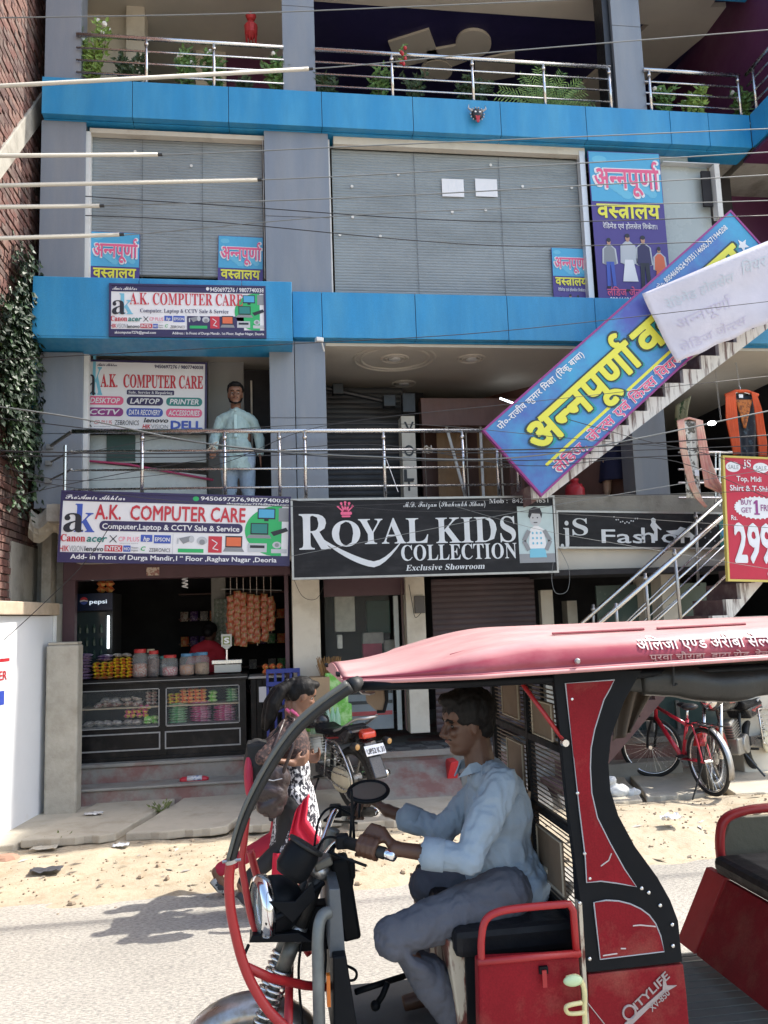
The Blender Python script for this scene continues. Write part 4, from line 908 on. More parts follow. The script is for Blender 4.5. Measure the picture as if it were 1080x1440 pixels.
# the long slanted banner
P0, P1, P2 = A(765, 693, 8.18), A(680, 605, 8.18), A(1027, 297, 8.18)
U = (P2-P1).normalized(); V_ = (P1-P0); V_ = (V_-U*V_.dot(U)).normalized()
b = Board('shop_banner', 'long blue Hindi clothing banner slanting up the staircase with yellow letters', P1, U, V_, (P2-P1).length, (P1-P0).dot(V_), mat('banner_violet', (0.08, 0.10, 0.40), 0.4, var=0.05, col2=(0.06, 0.34, 0.58), c2s=0.8, c2w=(0.40, 0.58)), frame=P_mag, depth=0.05, cat='banner')
P_bcy = mat('banner_sky', (0.055, 0.26, 0.50), 0.4, var=0.12, vs=1.5); P_dg = mat('print_dark_outline', (0.03, 0.05, 0.05), 0.45); P_tg = mat('print_green_shadow', (0.02, 0.30, 0.30), 0.45)
for w0, w1, dv_, cap in (('अन<नपूणा^', .075, .575, .33), ('वस<त/ालय', .575, 1.0-.045, .33)):
    pass
for st, u0, u1 in (('अन<नपूणा^', .075, .475), ('वस<त/ालय', .50, .93)):
    b.text(P_tg, st, u0+.006, .675, u1+.006, .33, dv=True, off=.06, lift=2); b.text(P_dg, st, u0-.003, .655, u1+.003, .335, dv=True, off=.064, lift=5); b.text(P_yel, st, u0, .65, u1, .325, dv=True, off=.036, lift=8)
b.rect(P_yel, .065, .765, .93, .80, 2)
b.text(P_white, 'लेडिज, जेन<ट<स एवं किड<स वियर (रेडिमेड)', .075, .955, .72, .105, dv=True, off=.05, lift=3); b.text(P_pink, 'लेडिज, जेन<ट<स एवं किड<स वियर (रेडिमेड)', .077, .952, .718, .10, dv=True, off=.018, lift=6)
b.text(P_white, 'प/ो०-राजीव कुमार मिश/ा (रिंकू बाबा)', .035, .13, .36, .065, dv=True, off=.02); b.text(P_white, 'मो०-', .66, .14, .69, .05, dv=True, off=.01); b.text(P_white, '8004669624,9935114600,7571944208', .693, .14, .955, .065, 'bold')
P = []
for k in range(10): a = rad(90+36*k); r_ = .09 if k % 2 == 0 else .04; P.append((.955+r_*math.cos(a)*b.h/b.w, .42-r_*math.sin(a)))
for k in range(10): b.poly(P_white, [P[k-1], P[k], (.955, .42)], 3)
b.done()
# loose white sheet over the banner
M_sheetp = mat('thin_white_cloth', (0.66, 0.63, 0.70), 0.7, var=0.06, vs=3, alpha=.86, bump=.5, bs=7)
sh_ = thing('banner_sheet', 'white flex sheet folded back over the upper banner, faint print showing through', 'sheet', A(1000, 430, 8.05))
C4 = [A(903, 413, 8.08), A(1100, 330, 8.02), A(1098, 445, 8.0), A(951, 511, 8.05)]
def sheetf(u, v):
    p = (C4[0]*(1-u)+C4[1]*u)*(1-v)+(C4[3]*(1-u)+C4[2]*u)*v
    return p+Vector((0, 0.014*math.sin(u*7+v*4)+0.008*math.sin(v*11-u*5), 0.01*math.sin(u*20)*v))
s = MB(); s.grid(30, 16, sheetf); s.build('cloth', M_sheetp, sh_, smooth=True, solid=0.004)
s = MB(); P_fd = mat('faint_ink', (0.53, 0.49, 0.60), 0.8); P_fd2 = mat('faint_ink_green', (0.52, 0.57, 0.62), 0.8); s2 = MB()
du = (C4[1]-C4[0]).normalized(); dvv = (C4[0]-C4[3]).normalized(); dvv = (dvv-du*dvv.dot(du)).normalized()
def onsheet(mb, st, u, v, wd, cap, off=.0):
    g_ = deva(st, off); 
    for i_, (a, bb, z) in enumerate(g_[0]):
        uu = u+a/g_[2]*wd; vv = v-bb*cap; p = sheetf(uu, vv); g_[0][i_] = p+Vector((0, -0.007, 0))
    mb.add(g_[0], g_[1])
onsheet(s2, 'रेडिमेड होलसेल', .12, .32, .5, .16); onsheet(s, 'अन<नपूणा^', .12, .62, .45, .2); onsheet(s, 'लेडिज जेन<ट<स', .08, .9, .6, .15); onsheet(s2, 'वियर', .68, .3, .2, .2)
s.build('print', P_fd, sh_); s2.build('print', P_fd2, sh_)
# ------------------------------------------------------------------ people
TMP = bpy.data.scenes.new('workbench')
def remesh(mb, name, m, parent, voxel=0.01, smooth=4, wrinkle=0.0, wfreq=9.0, wdir=(1,1,1), dec=None, seed=0.0):
    """fuses overlapping closed shapes into one continuous skin"""
    off = W.get(parent.name, Vector()) if parent is not None else Vector()
    me = bpy.data.meshes.new(name); me.from_pydata([p-off for p in mb.v], [], mb.f)
    o = bpy.data.objects.new(name+'_t', me); TMP.collection.objects.link(o)
    a = o.modifiers.new('r', 'REMESH'); a.mode = 'VOXEL'; a.voxel_size = voxel; a.use_smooth_shade = True
    if smooth: b = o.modifiers.new('s', 'SMOOTH'); b.iterations = smooth; b.factor = 0.5
    if dec: d = o.modifiers.new('d', 'DECIMATE'); d.ratio = dec
    vl = TMP.view_layers[0]; vl.update()
    out = bpy.data.meshes.new_from_object(o.evaluated_get(vl.depsgraph))
    bpy.data.objects.remove(o); bpy.data.meshes.remove(me)
    if wrinkle:
        wd = Vector(wdir); ns = [v.normal.copy() for v in out.vertices]
        for v, n_ in zip(out.vertices, ns):
            p = Vector((v.co.x*wd.x, v.co.y*wd.y, v.co.z*wd.z))*wfreq + Vector((seed, seed*2, 0))
            q = p + Vector((noise.noise(p*0.6), noise.noise(p*0.6+Vector((5,0,0))), noise.noise(p*0.6+Vector((0,7,0)))))*1.3
            h = noise.noise(q)*0.7 + (1-abs(noise.noise(q*1.7))*2)*0.45 + noise.noise(q*3.1)*0.25
            v.co += n_*(h*wrinkle)
    for p in out.polygons: p.use_smooth = True
    out.materials.clear(); out.materials.append(m); out.name = name
    oo = bpy.data.objects.new(name, out); COL.objects.link(oo)
    if parent is not None: oo.parent = parent
    W[oo.name] = off; return oo
def limb(mb, pts, rs, n=12):
    mb.tube(pts, rs, n)
    for p, r_ in zip(pts, rs): mb.ell(p, r_*1.0, nu=12, nv=8)
def head(mb, c, fwd, up=(0,0,1), s=1.0, ear=True, nose=1.0):
    f = Vector(fwd).normalized(); u = Vector(up); u = (u-f*u.dot(f)).normalized(); sd_ = u.cross(f); c = Vector(c)
    P = lambda x, y, z: c + (f*x + sd_*y + u*z)*s
    tab = [(-.122, .050, .00, .012), (-.115, .072, -.01, .028), (-.100, .085, -.03, .043), (-.082, .080, -.045, .051), (-.066, .088, -.055, .056), (-.052, .089, -.065, .059), (-.040, .086, -.072, .063),
           (-.020, .090, -.08, .068), (0, .084, -.088, .071), (.012, .086, -.093, .073), (.03, .094, -.098, .075), (.055, .091, -.099, .076), (.08, .076, -.088, .068), (.10, .050, -.066, .053), (.115, .015, -.03, .028), (.120, .0, -.015, .012)]
    n = 24; vs = []; fs = []
    for z, xf, xb, w_ in tab:
        cx = (xf+xb)/2; hx = (xf-xb)/2
        for k in range(n):
            a = 2*math.pi*k/n; ca, sa = math.cos(a), math.sin(a)
            e = 0.85; x = cx + hx*math.copysign(abs(ca)**e, ca); y = w_*math.copysign(abs(sa)**e, sa)
            if -.012 < z < .022 and ca > 0.55 and abs(y) > .014: x -= .011*s     # eye sockets
            vs.append(P(x, y, z))
    for i in range(len(tab)-1):
        for k in range(n): l = (k+1) % n; fs.append((i*n+k, i*n+l, (i+1)*n+l, (i+1)*n+k))
    fs.append(tuple(reversed(range(n)))); fs.append(tuple((len(tab)-1)*n+k for k in range(n)))
    mb.add(vs, fs)
    mb.tube([P(.082, 0, .018), P(.098*nose, 0, -.006), P(.112*nose, 0, -.030), P(.095, 0, -.042)], [.008*s, .010*s, .013*s, .009*s], 8)
    for k in (-1, 1):
        mb.ell(P(.095, k*.012, -.034), .0095*s); 
        mb.ell(P(.084, k*.013, -.052), (.010*s, .010*s, .006*s)); mb.ell(P(.083, k*.012, -.064), (.010*s, .010*s, .007*s))
        mb.ell(P(.072, k*.04, -.022), .018*s)
        if ear:
            M = Matrix((f, sd_, u)).transposed()
            mb.ell(P(-.006, k*.076, -.004), (.020*s, .008*s, .033*s), M); mb.ell(P(-.004, k*.076, -.028), (.011*s, .008*s, .013*s), M)
    return P
M_skin1 = mat('brown_skin', (0.085, 0.038, 0.022), 0.48, var=0.08, vs=8, bump=0.15, bs=120); M_skin2 = mat('warm_skin', (0.20, 0.098, 0.06), 0.48, var=0.06, vs=8, bump=0.1, bs=120)
M_hair = mat('black_hair', (0.006, 0.005, 0.005), 0.6, var=0.2, vs=30, bump=0.25, bs=120, stretch=(1, 1, 0.25), spec=0.22); M_lip = mat('lip', (0.14, 0.05, 0.04), 0.45)
M_eye = mat('eye_white', (0.5, 0.48, 0.45), 0.3); M_iris = mat('dark_iris', (0.02, 0.012, 0.01), 0.2)
def face(t, P, s=1.0, f=None, closed=False, lipm=M_lip, mous=0.0, lashes=False):
    b1, b2, b3, b4 = MB(), MB(), MB(), MB()
    for k in (-1, 1):
        b1.ell(P(.0635, k*.030, .004), .0110*s); b2.ell(P(.0700, k*.031, .002), (.0068*s,)*3 if not closed else .0085*s)
        b3.tube([P(.088, k*.013, .024), P(.088, k*.030, .030), P(.074, k*.050, .024)], [.0045*s, .005*s, .003*s], 6)
    b4.tube([P(.080, -.024, -.0575), P(.0925, -.008, -.056), P(.0925, .008, -.056), P(.080, .024, -.0575)], [.003*s, .006*s, .006*s, .003*s], 6)
    b1.build('eye', M_skin1 if closed else M_eye, t, smooth=True); b2.build('iris', M_iris, t, smooth=True); b3.build('eyebrow', M_hair, t, smooth=True); b4.build('lips', lipm, t, smooth=True)
    if mous: m_ = MB(); m_.tube([P(.082, -.027, -.052), P(.094, -.008, -.045), P(.094, .008, -.045), P(.082, .027, -.052)], [.003*s, mous*s, mous*s, .003*s], 6); m_.build('moustache', M_hair, t, smooth=True)
def fingers(mb, base, d, nrm, side, L_, r_, curl, spread=0.0, thumb=1, sc=1.0):
    """palm at base running along d, palm normal nrm; four unequal bent fingers and a thumb"""
    d, nrm, side = Vector(d).normalized(), Vector(nrm).normalized(), Vector(side).normalized(); base = Vector(base)
    for k in range(4): mb.tube([base + side*(k-1.5)*0.010*sc, base + d*.085*sc + side*(k-1.5)*.020*sc], [.014*sc, .012*sc], 8); mb.ell(base+d*.085*sc+side*(k-1.5)*.020*sc, .0115*sc)
    for k, ll in enumerate((.072, .084, .078, .060)):
        p = base + d*.085*sc + side*(k-1.5)*.020*sc; dd = d.copy(); pts = [p]; 
        for j, fr_ in enumerate((.45, .32, .25)):
            a = curl*(0.7+0.35*j); dd = (dd*math.cos(a) + nrm*math.sin(a)).normalized(); p = p + dd*ll*fr_*sc; pts.append(p)
        mb.tube(pts, [.0092*sc, .0088*sc, .008*sc, .0068*sc], 8); [mb.ell(q, r2) for q, r2 in zip(pts, (.0092*sc, .0088*sc, .008*sc, .0068*sc))]
    p = base + side*thumb*.018*sc + d*.02*sc; a = p + (side*thumb*.8 + d*.7 + nrm*.5).normalized()*.045*sc; b = a + (d*.9 + nrm*.6 + side*thumb*.1).normalized()*.032*sc
    mb.tube([p, a, b], [.014*sc, .011*sc, .008*sc], 8); mb.ell(a, .011*sc); mb.ell(b, .008*sc)
def grip_hand(mb, g0, ax, wrist, back, front, rg=0.018, sc=1.0, flip=1):
    """a fist closed round a bar through g0 along ax; wrist is where the forearm ends"""
    ax = Vector(ax).normalized(); g0 = Vector(g0); wv = Vector(back); wv = (wv-ax*wv.dot(ax)).normalized(); up = ax.cross(wv); up = up if up.dot(Vector(front)) > 0 else -up
    fr_ = rg+.009
    for k in range(4):
        o = g0 + ax*((k-1.5)*.0205*sc)
        pts = []
        for j, a in enumerate((-5, 40, 85, 130, 175, 215, 245)):
            if k in (0, 3) and j == 6: continue
            a = rad(a); rr = fr_ + (.012 if j == 0 else (.006 if j == 1 else 0)); pts.append(o + (wv*math.cos(a) + up*math.sin(a))*rr*sc)
        mb.tube(pts, [.012*sc, .0115*sc, .0105*sc, .0095*sc, .0090*sc, .0085*sc, .0075*sc][:len(pts)], 8); mb.ell(pts[0], .012*sc); mb.ell(pts[2], .0113*sc); mb.ell(pts[-1], .008*sc)
        mb.tube([o + wv*(fr_+.014)*sc, o + wv*(fr_+.045)*sc - ax*(k-1.5)*.006, Vector(wrist) - ax*(k-1.5)*.011], [.014*sc, .016*sc, .017*sc], 8)
    e = g0 + ax*flip*(-2.1*.0205*sc)
    pts = [e + wv*(fr_+.03)*sc + ax*flip*.02*sc, e + (wv*.6 - up*.75)*fr_*1.1*sc, e + (-wv*.5 - up*.9)*fr_*sc, e + (-wv*1.05 - up*.2)*fr_*sc]
    mb.tube(pts, [.015*sc, .0125*sc, .0105*sc, .0085*sc], 8); [mb.ell(q, r2) for q, r2 in zip(pts, (.015*sc, .0125*sc, .0105*sc, .0085*sc))]
    mb.ell(Vector(wrist), .027*sc)

# man on the balcony ------------------------------------------------
YB = 9.32
man = thing('person', 'man in pale aqua kurta and faded jeans standing at the balcony rail', 'person', (A(333, 700, YB).x, YB, 3.28))
mb = MB(); q = lambda x, y, Y=YB: A(x, y, Y)
hc = q(331, 555, YB-.03); P_ = head(mb, hc, (0.03, -1, -0.05), s=1.07)
limb(mb, [hc+Vector((0, .03, -.08)), q(332, 584)], [.058, .06]); 
sl, sr = q(311, 592), q(354, 592); mb.tube([sl, q(332, 584), sr], [.05, .075, .05], 12)
mb.ell(q(333, 612), (.16, .11, .26)); mb.ell(q(334, 645), (.16, .11, .14))
eL, wL = q(301, 617, YB-.02), q(300, 632, 8.98); eR, wR = q(365, 617, YB+.02), q(366, 640, YB-.03)
limb(mb, [sl, eL, wL], [.05, .042, .028]); limb(mb, [sr, eR, wR], [.05, .042, .028])
fingers(mb, wL, (0, -.7, -.45), (0, .4, -1), (1, 0, 0), 0, 0, .75, thumb=1); fingers(mb, wR, (0.05, -.1, -1), (0, .3, 0), (0, 1, 0), 0, 0, .35, thumb=-1)
for a, b, c in ((q(322, 645), q(323, 690), Vector((q(322, 690).x, YB, 3.38))), (q(346, 645), q(349, 690), Vector((q(350, 690).x, YB, 3.38)))):
    limb(mb, [a, b, c], [.085, .06, .042]); mb.ell(c+Vector((0, -.08, -.05)), (.045, .13, .04))
remesh(mb, 'body', M_skin2, man, .008, 3)
face(man, P_, 1.07, mous=.005)
h = MB(); h.ell(P_(-.022, 0, .062), (.098, .104, .092)); h.ell(P_(.045, 0, .098), (.066, .055, .04)); h.ell(P_(-.05, 0, .01), (.08, .06, .07)); remesh(h, 'hair', M_hair, man, .008, 2, .006, 40)
h = MB(); h.tube([P_(.0, -.071, -.04), P_(.045, -.055, -.085), P_(.078, 0, -.108), P_(.045, .055, -.085), P_(.0, .071, -.04)], [.007, .012, .014, .012, .007], 8); h.build('beard', M_hair, man, smooth=True)
M_kurta = mat('pale_aqua_cotton', (0.36, 0.48, 0.47), 0.85, var=0.05, vs=8, bump=0.3, bs=25)
h = MB(); h.ell(q(332, 608), (.165, .125, .24)); h.ell(q(333, 632), (.17, .13, .22)); h.tube([sl, q(332, 583), sr], [.065, .09, .065], 12); h.lathe([(.155, -.16), (.185, -.32), (.17, -.30)], q(333, 625), (0,0,1)); limb(h, [sl, eL, wL+(eL-wL)*.12], [.064, .055, .044]); limb(h, [sr, eR, wR+(eR-wR)*.12], [.064, .055, .044])
remesh(h, 'kurta', M_kurta, man, .009, 2, .013, 13, (1, 1, .45))
h = MB(); h.tube([P_(-.03, -.062, -.155), P_(.05, -.03, -.178), P_(.06, 0, -.19), P_(.05, .03, -.178), P_(-.03, .062, -.155)], .012, 8); h.build('collar', M_kurta, man, smooth=True)
h = MB(); cp = q(331, 583, YB-.135); h.box(cp.x-.016, cp.x+.016, cp.y-.012, cp.y+.01, cp.z-.26, cp.z); h.build('placket', mat('aqua_placket', (0.47, 0.64, 0.64), .8), man, bevel=.004)
h = MB()
for a, b, c in ((q(322, 640), q(323, 690), Vector((q(322, 690).x, YB, 3.40))), (q(346, 640), q(349, 690), Vector((q(350, 690).x, YB, 3.40)))): limb(h, [a, b, c], [.108, .082, .07])
remesh(h, 'jeans', mat('faded_denim', (0.30, 0.40, 0.52), .85, var=.1, vs=5, col2=(0.55, 0.62, 0.68), c2s=5, c2w=(.5, .75), bump=.3, bs=60), man, .012, 4, .008, 10)

# the driver --------------------------------------------------------
YD = 3.22
drv = thing('person', 'driver in pale blue shirt and grey trousers gripping the rickshaw handlebar', 'person', (A(715, 1290, YD).x, YD, .85))
D = lambda x, y, Y=YD: A(x, y, Y)
mb = MB(); hs = .97; hc = D(656, 1017); fw = Vector((-1, -.12, -.10)).normalized(); P_ = head(mb, hc, fw, (-.12, 0, 1), s=hs)
limb(mb, [P_(-.03, 0, -.07), D(676, 1078)], [.056, .062])
shN, shF = D(705, 1104, 3.05), D(690, 1100, 3.40)
mb.tube([shN, D(686, 1092), shF], [.05, .065, .05], 12)
mb.ell(D(698, 1142), (.09, .13, .15)); mb.ell(D(701, 1200), (.090, .125, .16)); mb.ell(D(710, 1236), (.10, .14, .09))
elN, wrN = D(657, 1208, 2.98), D(558, 1194, 3.06); elF, wrF = D(622, 1168, 3.48), D(545, 1140, 3.60)
limb(mb, [shN, elN, wrN], [.055, .042, .026]); limb(mb, [shF, elF, wrF], [.055, .042, .026])
GN0, GN1 = D(478, 1182, 3.20), D(548, 1202, 3.06)            # near grip, from bar to its free end
GF0, GF1 = D(470, 1140, 3.56), D(528, 1142, 3.78)            # far grip
gN, gF = GN0.lerp(GN1, .60), GF0.lerp(GF1, .58)
grip_hand(mb, gN, GN1-GN0, wrN, (.4, .3, .75), (-.6, -1, 0), sc=1.08, flip=1); grip_hand(mb, gF, GF1-GF0, wrF, (.4, -.3, .75), (-.6, 1, 0), sc=1.08, flip=1)
hN, kN, aN = D(712, 1256, 3.06), D(556, 1318, 3.02), D(652, 1432, 3.08)
hF, kF, aF = D(700, 1236, 3.36), D(600, 1246, 3.46), D(630, 1372, 3.5)
for a, b, c in ((hN, kN, aN), (hF, kF, aF)):
    limb(mb, [a, b, c], [.075, .052, .036]); mb.tube([c, c+Vector((-.02, 0, -.06)), c+Vector((-.19, 0, -.09))], [.04, .042, .03], 10); mb.ell(c+Vector((.03, 0, -.05)), .036)
remesh(mb, 'body', M_skin1, drv, .0058, 2)
face(drv, P_, hs, mous=.003, closed=True)
h = MB(); h.ell(P_(-.022, 0, .052), (.102*1.08, .088*1.08, .088*1.08)); h.ell(P_(.048, 0, .100), (.055, .056, .030)); h.ell(P_(-.062, 0, -.008), (.055, .07, .07)); h.ell(P_(-.005, .060, .035), (.03, .024, .032)); h.ell(P_(-.005, -.060, .035), (.03, .024, .032)); h.ell(P_(.012, -.066, -.0), (.008, .010, .022))
remesh(h, 'hair', M_hair, drv, .006, 2, .007, 45, (1, 1, .5))
M_shirt = mat('pale_blue_shirt', (0.26, 0.32, 0.385), 0.85, var=0.05, vs=7, bump=0.35, bs=30)
h = MB(); h.ell(D(700, 1142), (.125, .17, .18)); h.ell(D(698, 1190), (.130, .168, .19)); h.ell(D(706, 1222), (.14, .175, .14)); h.ell(D(716, 1240), (.152, .195, .125)); h.tube([shN, D(687, 1095), shF], [.062, .082, .062], 12)
c0 = wrN.lerp(elN, .50); c1 = wrF.lerp(elF, .40)
limb(h, [shN, shN.lerp(elN, .5), elN, c0], [.068, .062, .056, .052]); limb(h, [shF, elF, c1], [.066, .056, .052])
shirt = remesh(h, 'shirt', M_shirt, drv, .0065, 2, .013, 15, (1, 1, .6), seed=3)
h = MB()
def hemf(u, v):
    a = 2*math.pi*u; x = math.cos(a); y = math.sin(a); c = D(712, 1216)
    return Vector((c.x + x*(.168+.012*v+.006*math.sin(a*7)), c.y + y*(.205+.015*v+.008*math.sin(a*5)), c.z - .02 - v*(.14+.05*x+.02*math.sin(a*3))))

for e, c, w_ in ((elN, c0, wrN), (elF, c1, wrF)):
    d = (w_-e).normalized(); h = MB(); h.lathe([(.044, -.05), (.056, -.045), (.058, .0), (.057, .030), (.046, .032), (.042, .01), (.040, -.03)], c, d, 20, caps=False); h.build('cuff', M_shirt, drv, smooth=True)
h = MB(); 
for k in (-1, 1): h.add([P_(-.05, k*.055, -.145), P_(.03, k*.05, -.150), P_(.075, k*.022, -.20), P_(.03, k*.065, -.185), P_(-.05, k*.08, -.175)], [(0,1,2,3), (0,3,4)])
h.build('collar', M_shirt, drv, solid=.006)
M_trs = mat('grey_trousers', (0.085, 0.088, 0.108), 0.85, var=0.07, vs=6, bump=0.35, bs=40)
h = MB(); h.ell(D(712, 1244), (.125, .165, .10)); limb(h, [hN, kN, kN.lerp(aN, .5), aN.lerp(kN, .07)], [.094, .074, .070, .076]); limb(h, [hF, kF, kF.lerp(aF, .5), aF.lerp(kF, .07)], [.098, .072, .066, .07])
remesh(h, 'trousers', M_trs, drv, .0075, 2, .012, 14, (1, 1, .8), seed=8)
h = MB(); h.tube([aN+Vector((-.02, -.03, -.105)), aN+Vector((-.1, -.0, -.12)), aN+Vector((-.2, 0, -.13))], .03, 8, flat=.5); h.tube([aN+Vector((.03, 0, -.03)), aN+Vector((.0, -.05, -.02)), aN+Vector((-.05, -.02, -.02))], .012, 6); h.build('sandal', mat('mint_sandal', (0.15, 0.50, 0.42), .5), drv, smooth=True)

# two young women walking -------------------------------------------
def walker(label, YG, dx, main):
    t = thing('person', label, 'person', (A(420+dx, 1290, YG).x, YG, 0.03))
    G = lambda x, y, Y=YG: A(x+dx, y, Y)
    mb = MB(); hc = G(425, 977); P_ = head(mb, hc, (1, .25, -.45), (.45, 0, 1), s=.97, nose=.96)
    limb(mb, [P_(-.02, 0, -.08), G(418, 1018)], [.045, .05])
    sN, sF = G(408, 1026, YG-.16), G(416, 1024, YG+.16); mb.tube([sN, G(413, 1020), sF], [.045, .06, .045], 12)
    mb.ell(G(413, 1050), (.10, .14, .17)); mb.ell(G(415, 1085), (.09, .12, .12)); mb.ell(G(415, 1118), (.12, .15, .12))
    eN, wN = G(368, 1066, YG-.24), G(412, 1073, YG-.20); eF, wF = G(392, 1074, YG+.22), G(430, 1068, YG+.14)
    limb(mb, [sN, eN, wN], [.045, .036, .025]); limb(mb, [sF, eF, wF], [.045, .036, .025])
    fingers(mb, wN, (.9, .15, .12), (.1, .5, 1), (0, -.3, 1), 0, 0, 1.0, thumb=1, sc=.92); fingers(mb, wF, (.9, -.15, .1), (-.2, -.3, 1), (0, .3, 1), 0, 0, 1.0, thumb=1, sc=.92)
    legs = [(G(410, 1130, YG-.08), G(398, 1192, YG-.08), G(340, 1244, YG-.08), 1), (G(418, 1130, YG+.08), G(440, 1195, YG+.06), G(436, 1268, YG+.06), 0)]
    if not main: legs[0] = (legs[0][0], G(396, 1180, YG), G(312, 1226, YG), 1)
    for a, b, c, back in legs:
        limb(mb, [a, b, c], [.075, .055, .036])
        mb.tube([c, c+(Vector((.03, 0, -.07)) if back else Vector((.03, 0, -.05))), c+(Vector((.10, 0, -.13)) if back else Vector((.17, 0, -.06)))], [.036, .036, .022], 10)
    remesh(mb, 'body', M_skin2, t, .008, 2); face(t, P_)
    h = MB(); h.ell(P_(-.02, 0, .045), (.098, .084, .088)); h.ell(P_(.04, 0, .09), (.06, .055, .035)); h.ell(P_(-.05, 0, 0), (.065, .07, .07)); h.ell(P_(-.11, 0, .065), .028); h.ell(P_(.03, -.05, .05), (.035, .028, .035)); h.tube([P_(-.10, 0, .06), P_(-.16, -.01, -.02), P_(-.18, -.02, -.13), P_(-.16, -.02, -.24), P_(-.15, 0, -.33)], [.028, .045, .05, .04, .015], 10)
    remesh(h, 'hair', M_hair, t, .007, 4, .003, 30, (1, 1, .3))
    kp = mat('printed_kurta', (0.62, 0.62, 0.64), .85, col2=(0.025, 0.025, 0.035), c2s=42, c2w=(.475, .505), stretch=(1.2, 1.2, .75)) if main else mat('plain_dark_kurta', (0.025, 0.022, 0.03), .85, var=.1)
    h = MB(); h.ell(G(414, 1050), (.112, .145, .17)); h.tube([sN, G(413, 1024), sF], [.055, .078, .055], 12); remesh(h, 'bodice', mat('black_lace', (0.035, 0.022, 0.022), .8, col2=(0.11, 0.06, 0.05), c2s=60, c2w=(.5, .56)), t, .012, 2, .006, 12)
    h = MB(); h.ell(G(416, 1085), (.104, .13, .15)); h.ell(G(417, 1120), (.135, .155, .15))
    if main:
        h.lathe([(.135, 0), (.165, -.2), (.20, -.4), (.205, -.42), (.15, -.40)], G(417, 1118), (0, 0, 1), 20)
    else: h.lathe([(.14, 0), (.17, -.15), (.17, -.16)], G(417, 1118), (0, 0, 1), 20)
    remesh(h, 'kurta', kp, t, .012, 3, .014, 5, (1, 1, .3))
    lace = mat('black_lace', (0.035, 0.022, 0.022), .8, col2=(0.11, 0.06, 0.05), c2s=60, c2w=(.5, .56)); h = MB(); limb(h, [sN, eN, eN.lerp(wN, .35)], [.058, .047, .038]); remesh(h, 'sleeve', lace, t, .01, 2, .006, 14); h = MB(); limb(h, [sF, eF, eF.lerp(wF, .6)], [.058, .047, .036]); remesh(h, 'sleeve', lace, t, .01, 2, .006, 14)
    h = MB(); h.tube([P_(-.05, -.05, -.125), P_(.03, -.045, -.15), P_(.05, 0, -.19)], .012, 6); h.build('neckline', P_pink, t, smooth=True)
    lg = mat('black_leggings', (0.018, 0.018, 0.02), .8) if main else mat('red_leggings', (0.45, 0.02, 0.05), .8)
    for a, b, c, back in legs:
        h = MB(); limb(h, [a, b, c.lerp(b, .08)], [.09, .068, .048]); remesh(h, 'legging', lg if (back or not main) else mat('red_trouser', (0.50, 0.015, 0.04), .8), t, .01, 2, .005, 12)
        h = MB()
        if back: h.tube([c+Vector((-.02, 0, -.05)), c+Vector((.03, 0, -.11)), c+Vector((.11, 0, -.17))], [.036, .038, .028], 10)
        else: h.tube([c+Vector((-.04, 0, -.085)), c+Vector((.06, 0, -.095)), c+Vector((.17, 0, -.10))], [.035, .04, .026], 10)
        h.build('shoe', mat('black_white_shoe', (0.03, 0.03, 0.035), .5, col2=(0.5, 0.5, 0.48), c2s=9, c2w=(.5, .53)), t, smooth=True)
    if main:
        M_dup = mat('red_dupatta', (0.60, 0.015, 0.045), .75, var=.08, vs=5)
        def df(u, v):
            c = [G(425, 1128, YG-.22), G(418, 1165, YG-.26), G(440, 1200, YG-.27), G(462, 1230, YG-.22)]
            k = v*3; i = min(2, int(k)); p = c[i].lerp(c[i+1], k-i); wd = .05+.035*v
            return p+Vector(((u-.5)*2*wd, -.02*math.cos(u*14), (u-.5)*.12))
        h = MB(); h.grid(24, 20, df); h.build('dupatta', M_dup, t, smooth=True, solid=.004)
        h = MB(); h.grid(16, 10, lambda u, v: (G(384, 1200, YG-.16)).lerp(G(412, 1200, YG-.2), u)+Vector((-.02*v, .01*math.sin(u*20), -.24*v))); h.build('red_hem', M_dup, t, smooth=True, solid=.004)
    return t, G
g1, G1 = walker('young woman in black and white printed kurta walking with head bowed', 6.0, 0, True)
g2, G2_ = walker('young woman in dark clothes walking almost hidden behind her printed-kurta companion', 6.42, -8, False)
# bags they carry
M_bagl = mat('brown_black_leather', (0.035, 0.022, 0.022), 0.35, var=.2, vs=8, bump=.4, bs=20)
bg_ = thing('handbag', 'dark leather shoulder bag hanging at the hip of the walking woman', 'bag', G1(382, 1145, 5.8))
h = MB(); h.ell(G1(381, 1118, 5.75), (.115, .07, .15)); h.ell(G1(384, 1095, 5.75), (.12, .05, .09)); remesh(h, 'pouch', M_bagl, bg_, .012, 3, .016, 9)
h = MB(); h.tube([G1(396, 1092, 5.72), G1(412, 1050, 5.72), G1(413, 1012, 5.80), G1(405, 1008, 5.95)], .012, 6); h.tube([G1(366, 1092, 5.75), G1(385, 1050, 5.74), G1(400, 1012, 5.82)], .012, 6); h.build('strap', M_bagl, bg_, smooth=True)
h = MB(); h.tube([G1(368, 1095, 5.69), G1(384, 1098, 5.685), G1(397, 1095, 5.69)], .004, 5); h.build('zip', M_steeld, bg_)
bk = thing('backpack', 'black backpack with a red side panel on the back of the hidden walker', 'backpack', G1(356, 1110, 6.1))
h = MB(); h.ell(G1(362, 1078, 6.1), (.10, .14, .20)); h.obox(G1(362, 1078, 6.1), (.14, .24, .34)); remesh(h, 'pack', M_blackm, bk, .012, 5, .006, 8)
h = MB(); h.ell(G1(350, 1092, 6.02), (.035, .11, .15)); h.build('red_panel', mat('red_fabric', (0.45, 0.03, 0.07), .7), bk, smooth=True)
h = MB(); h.tube([G1(376, 1050, 5.95), G1(392, 1022, 5.95), G1(398, 1040, 5.95)], .014, 6); h.build('strap', M_blackm, bk, smooth=True)

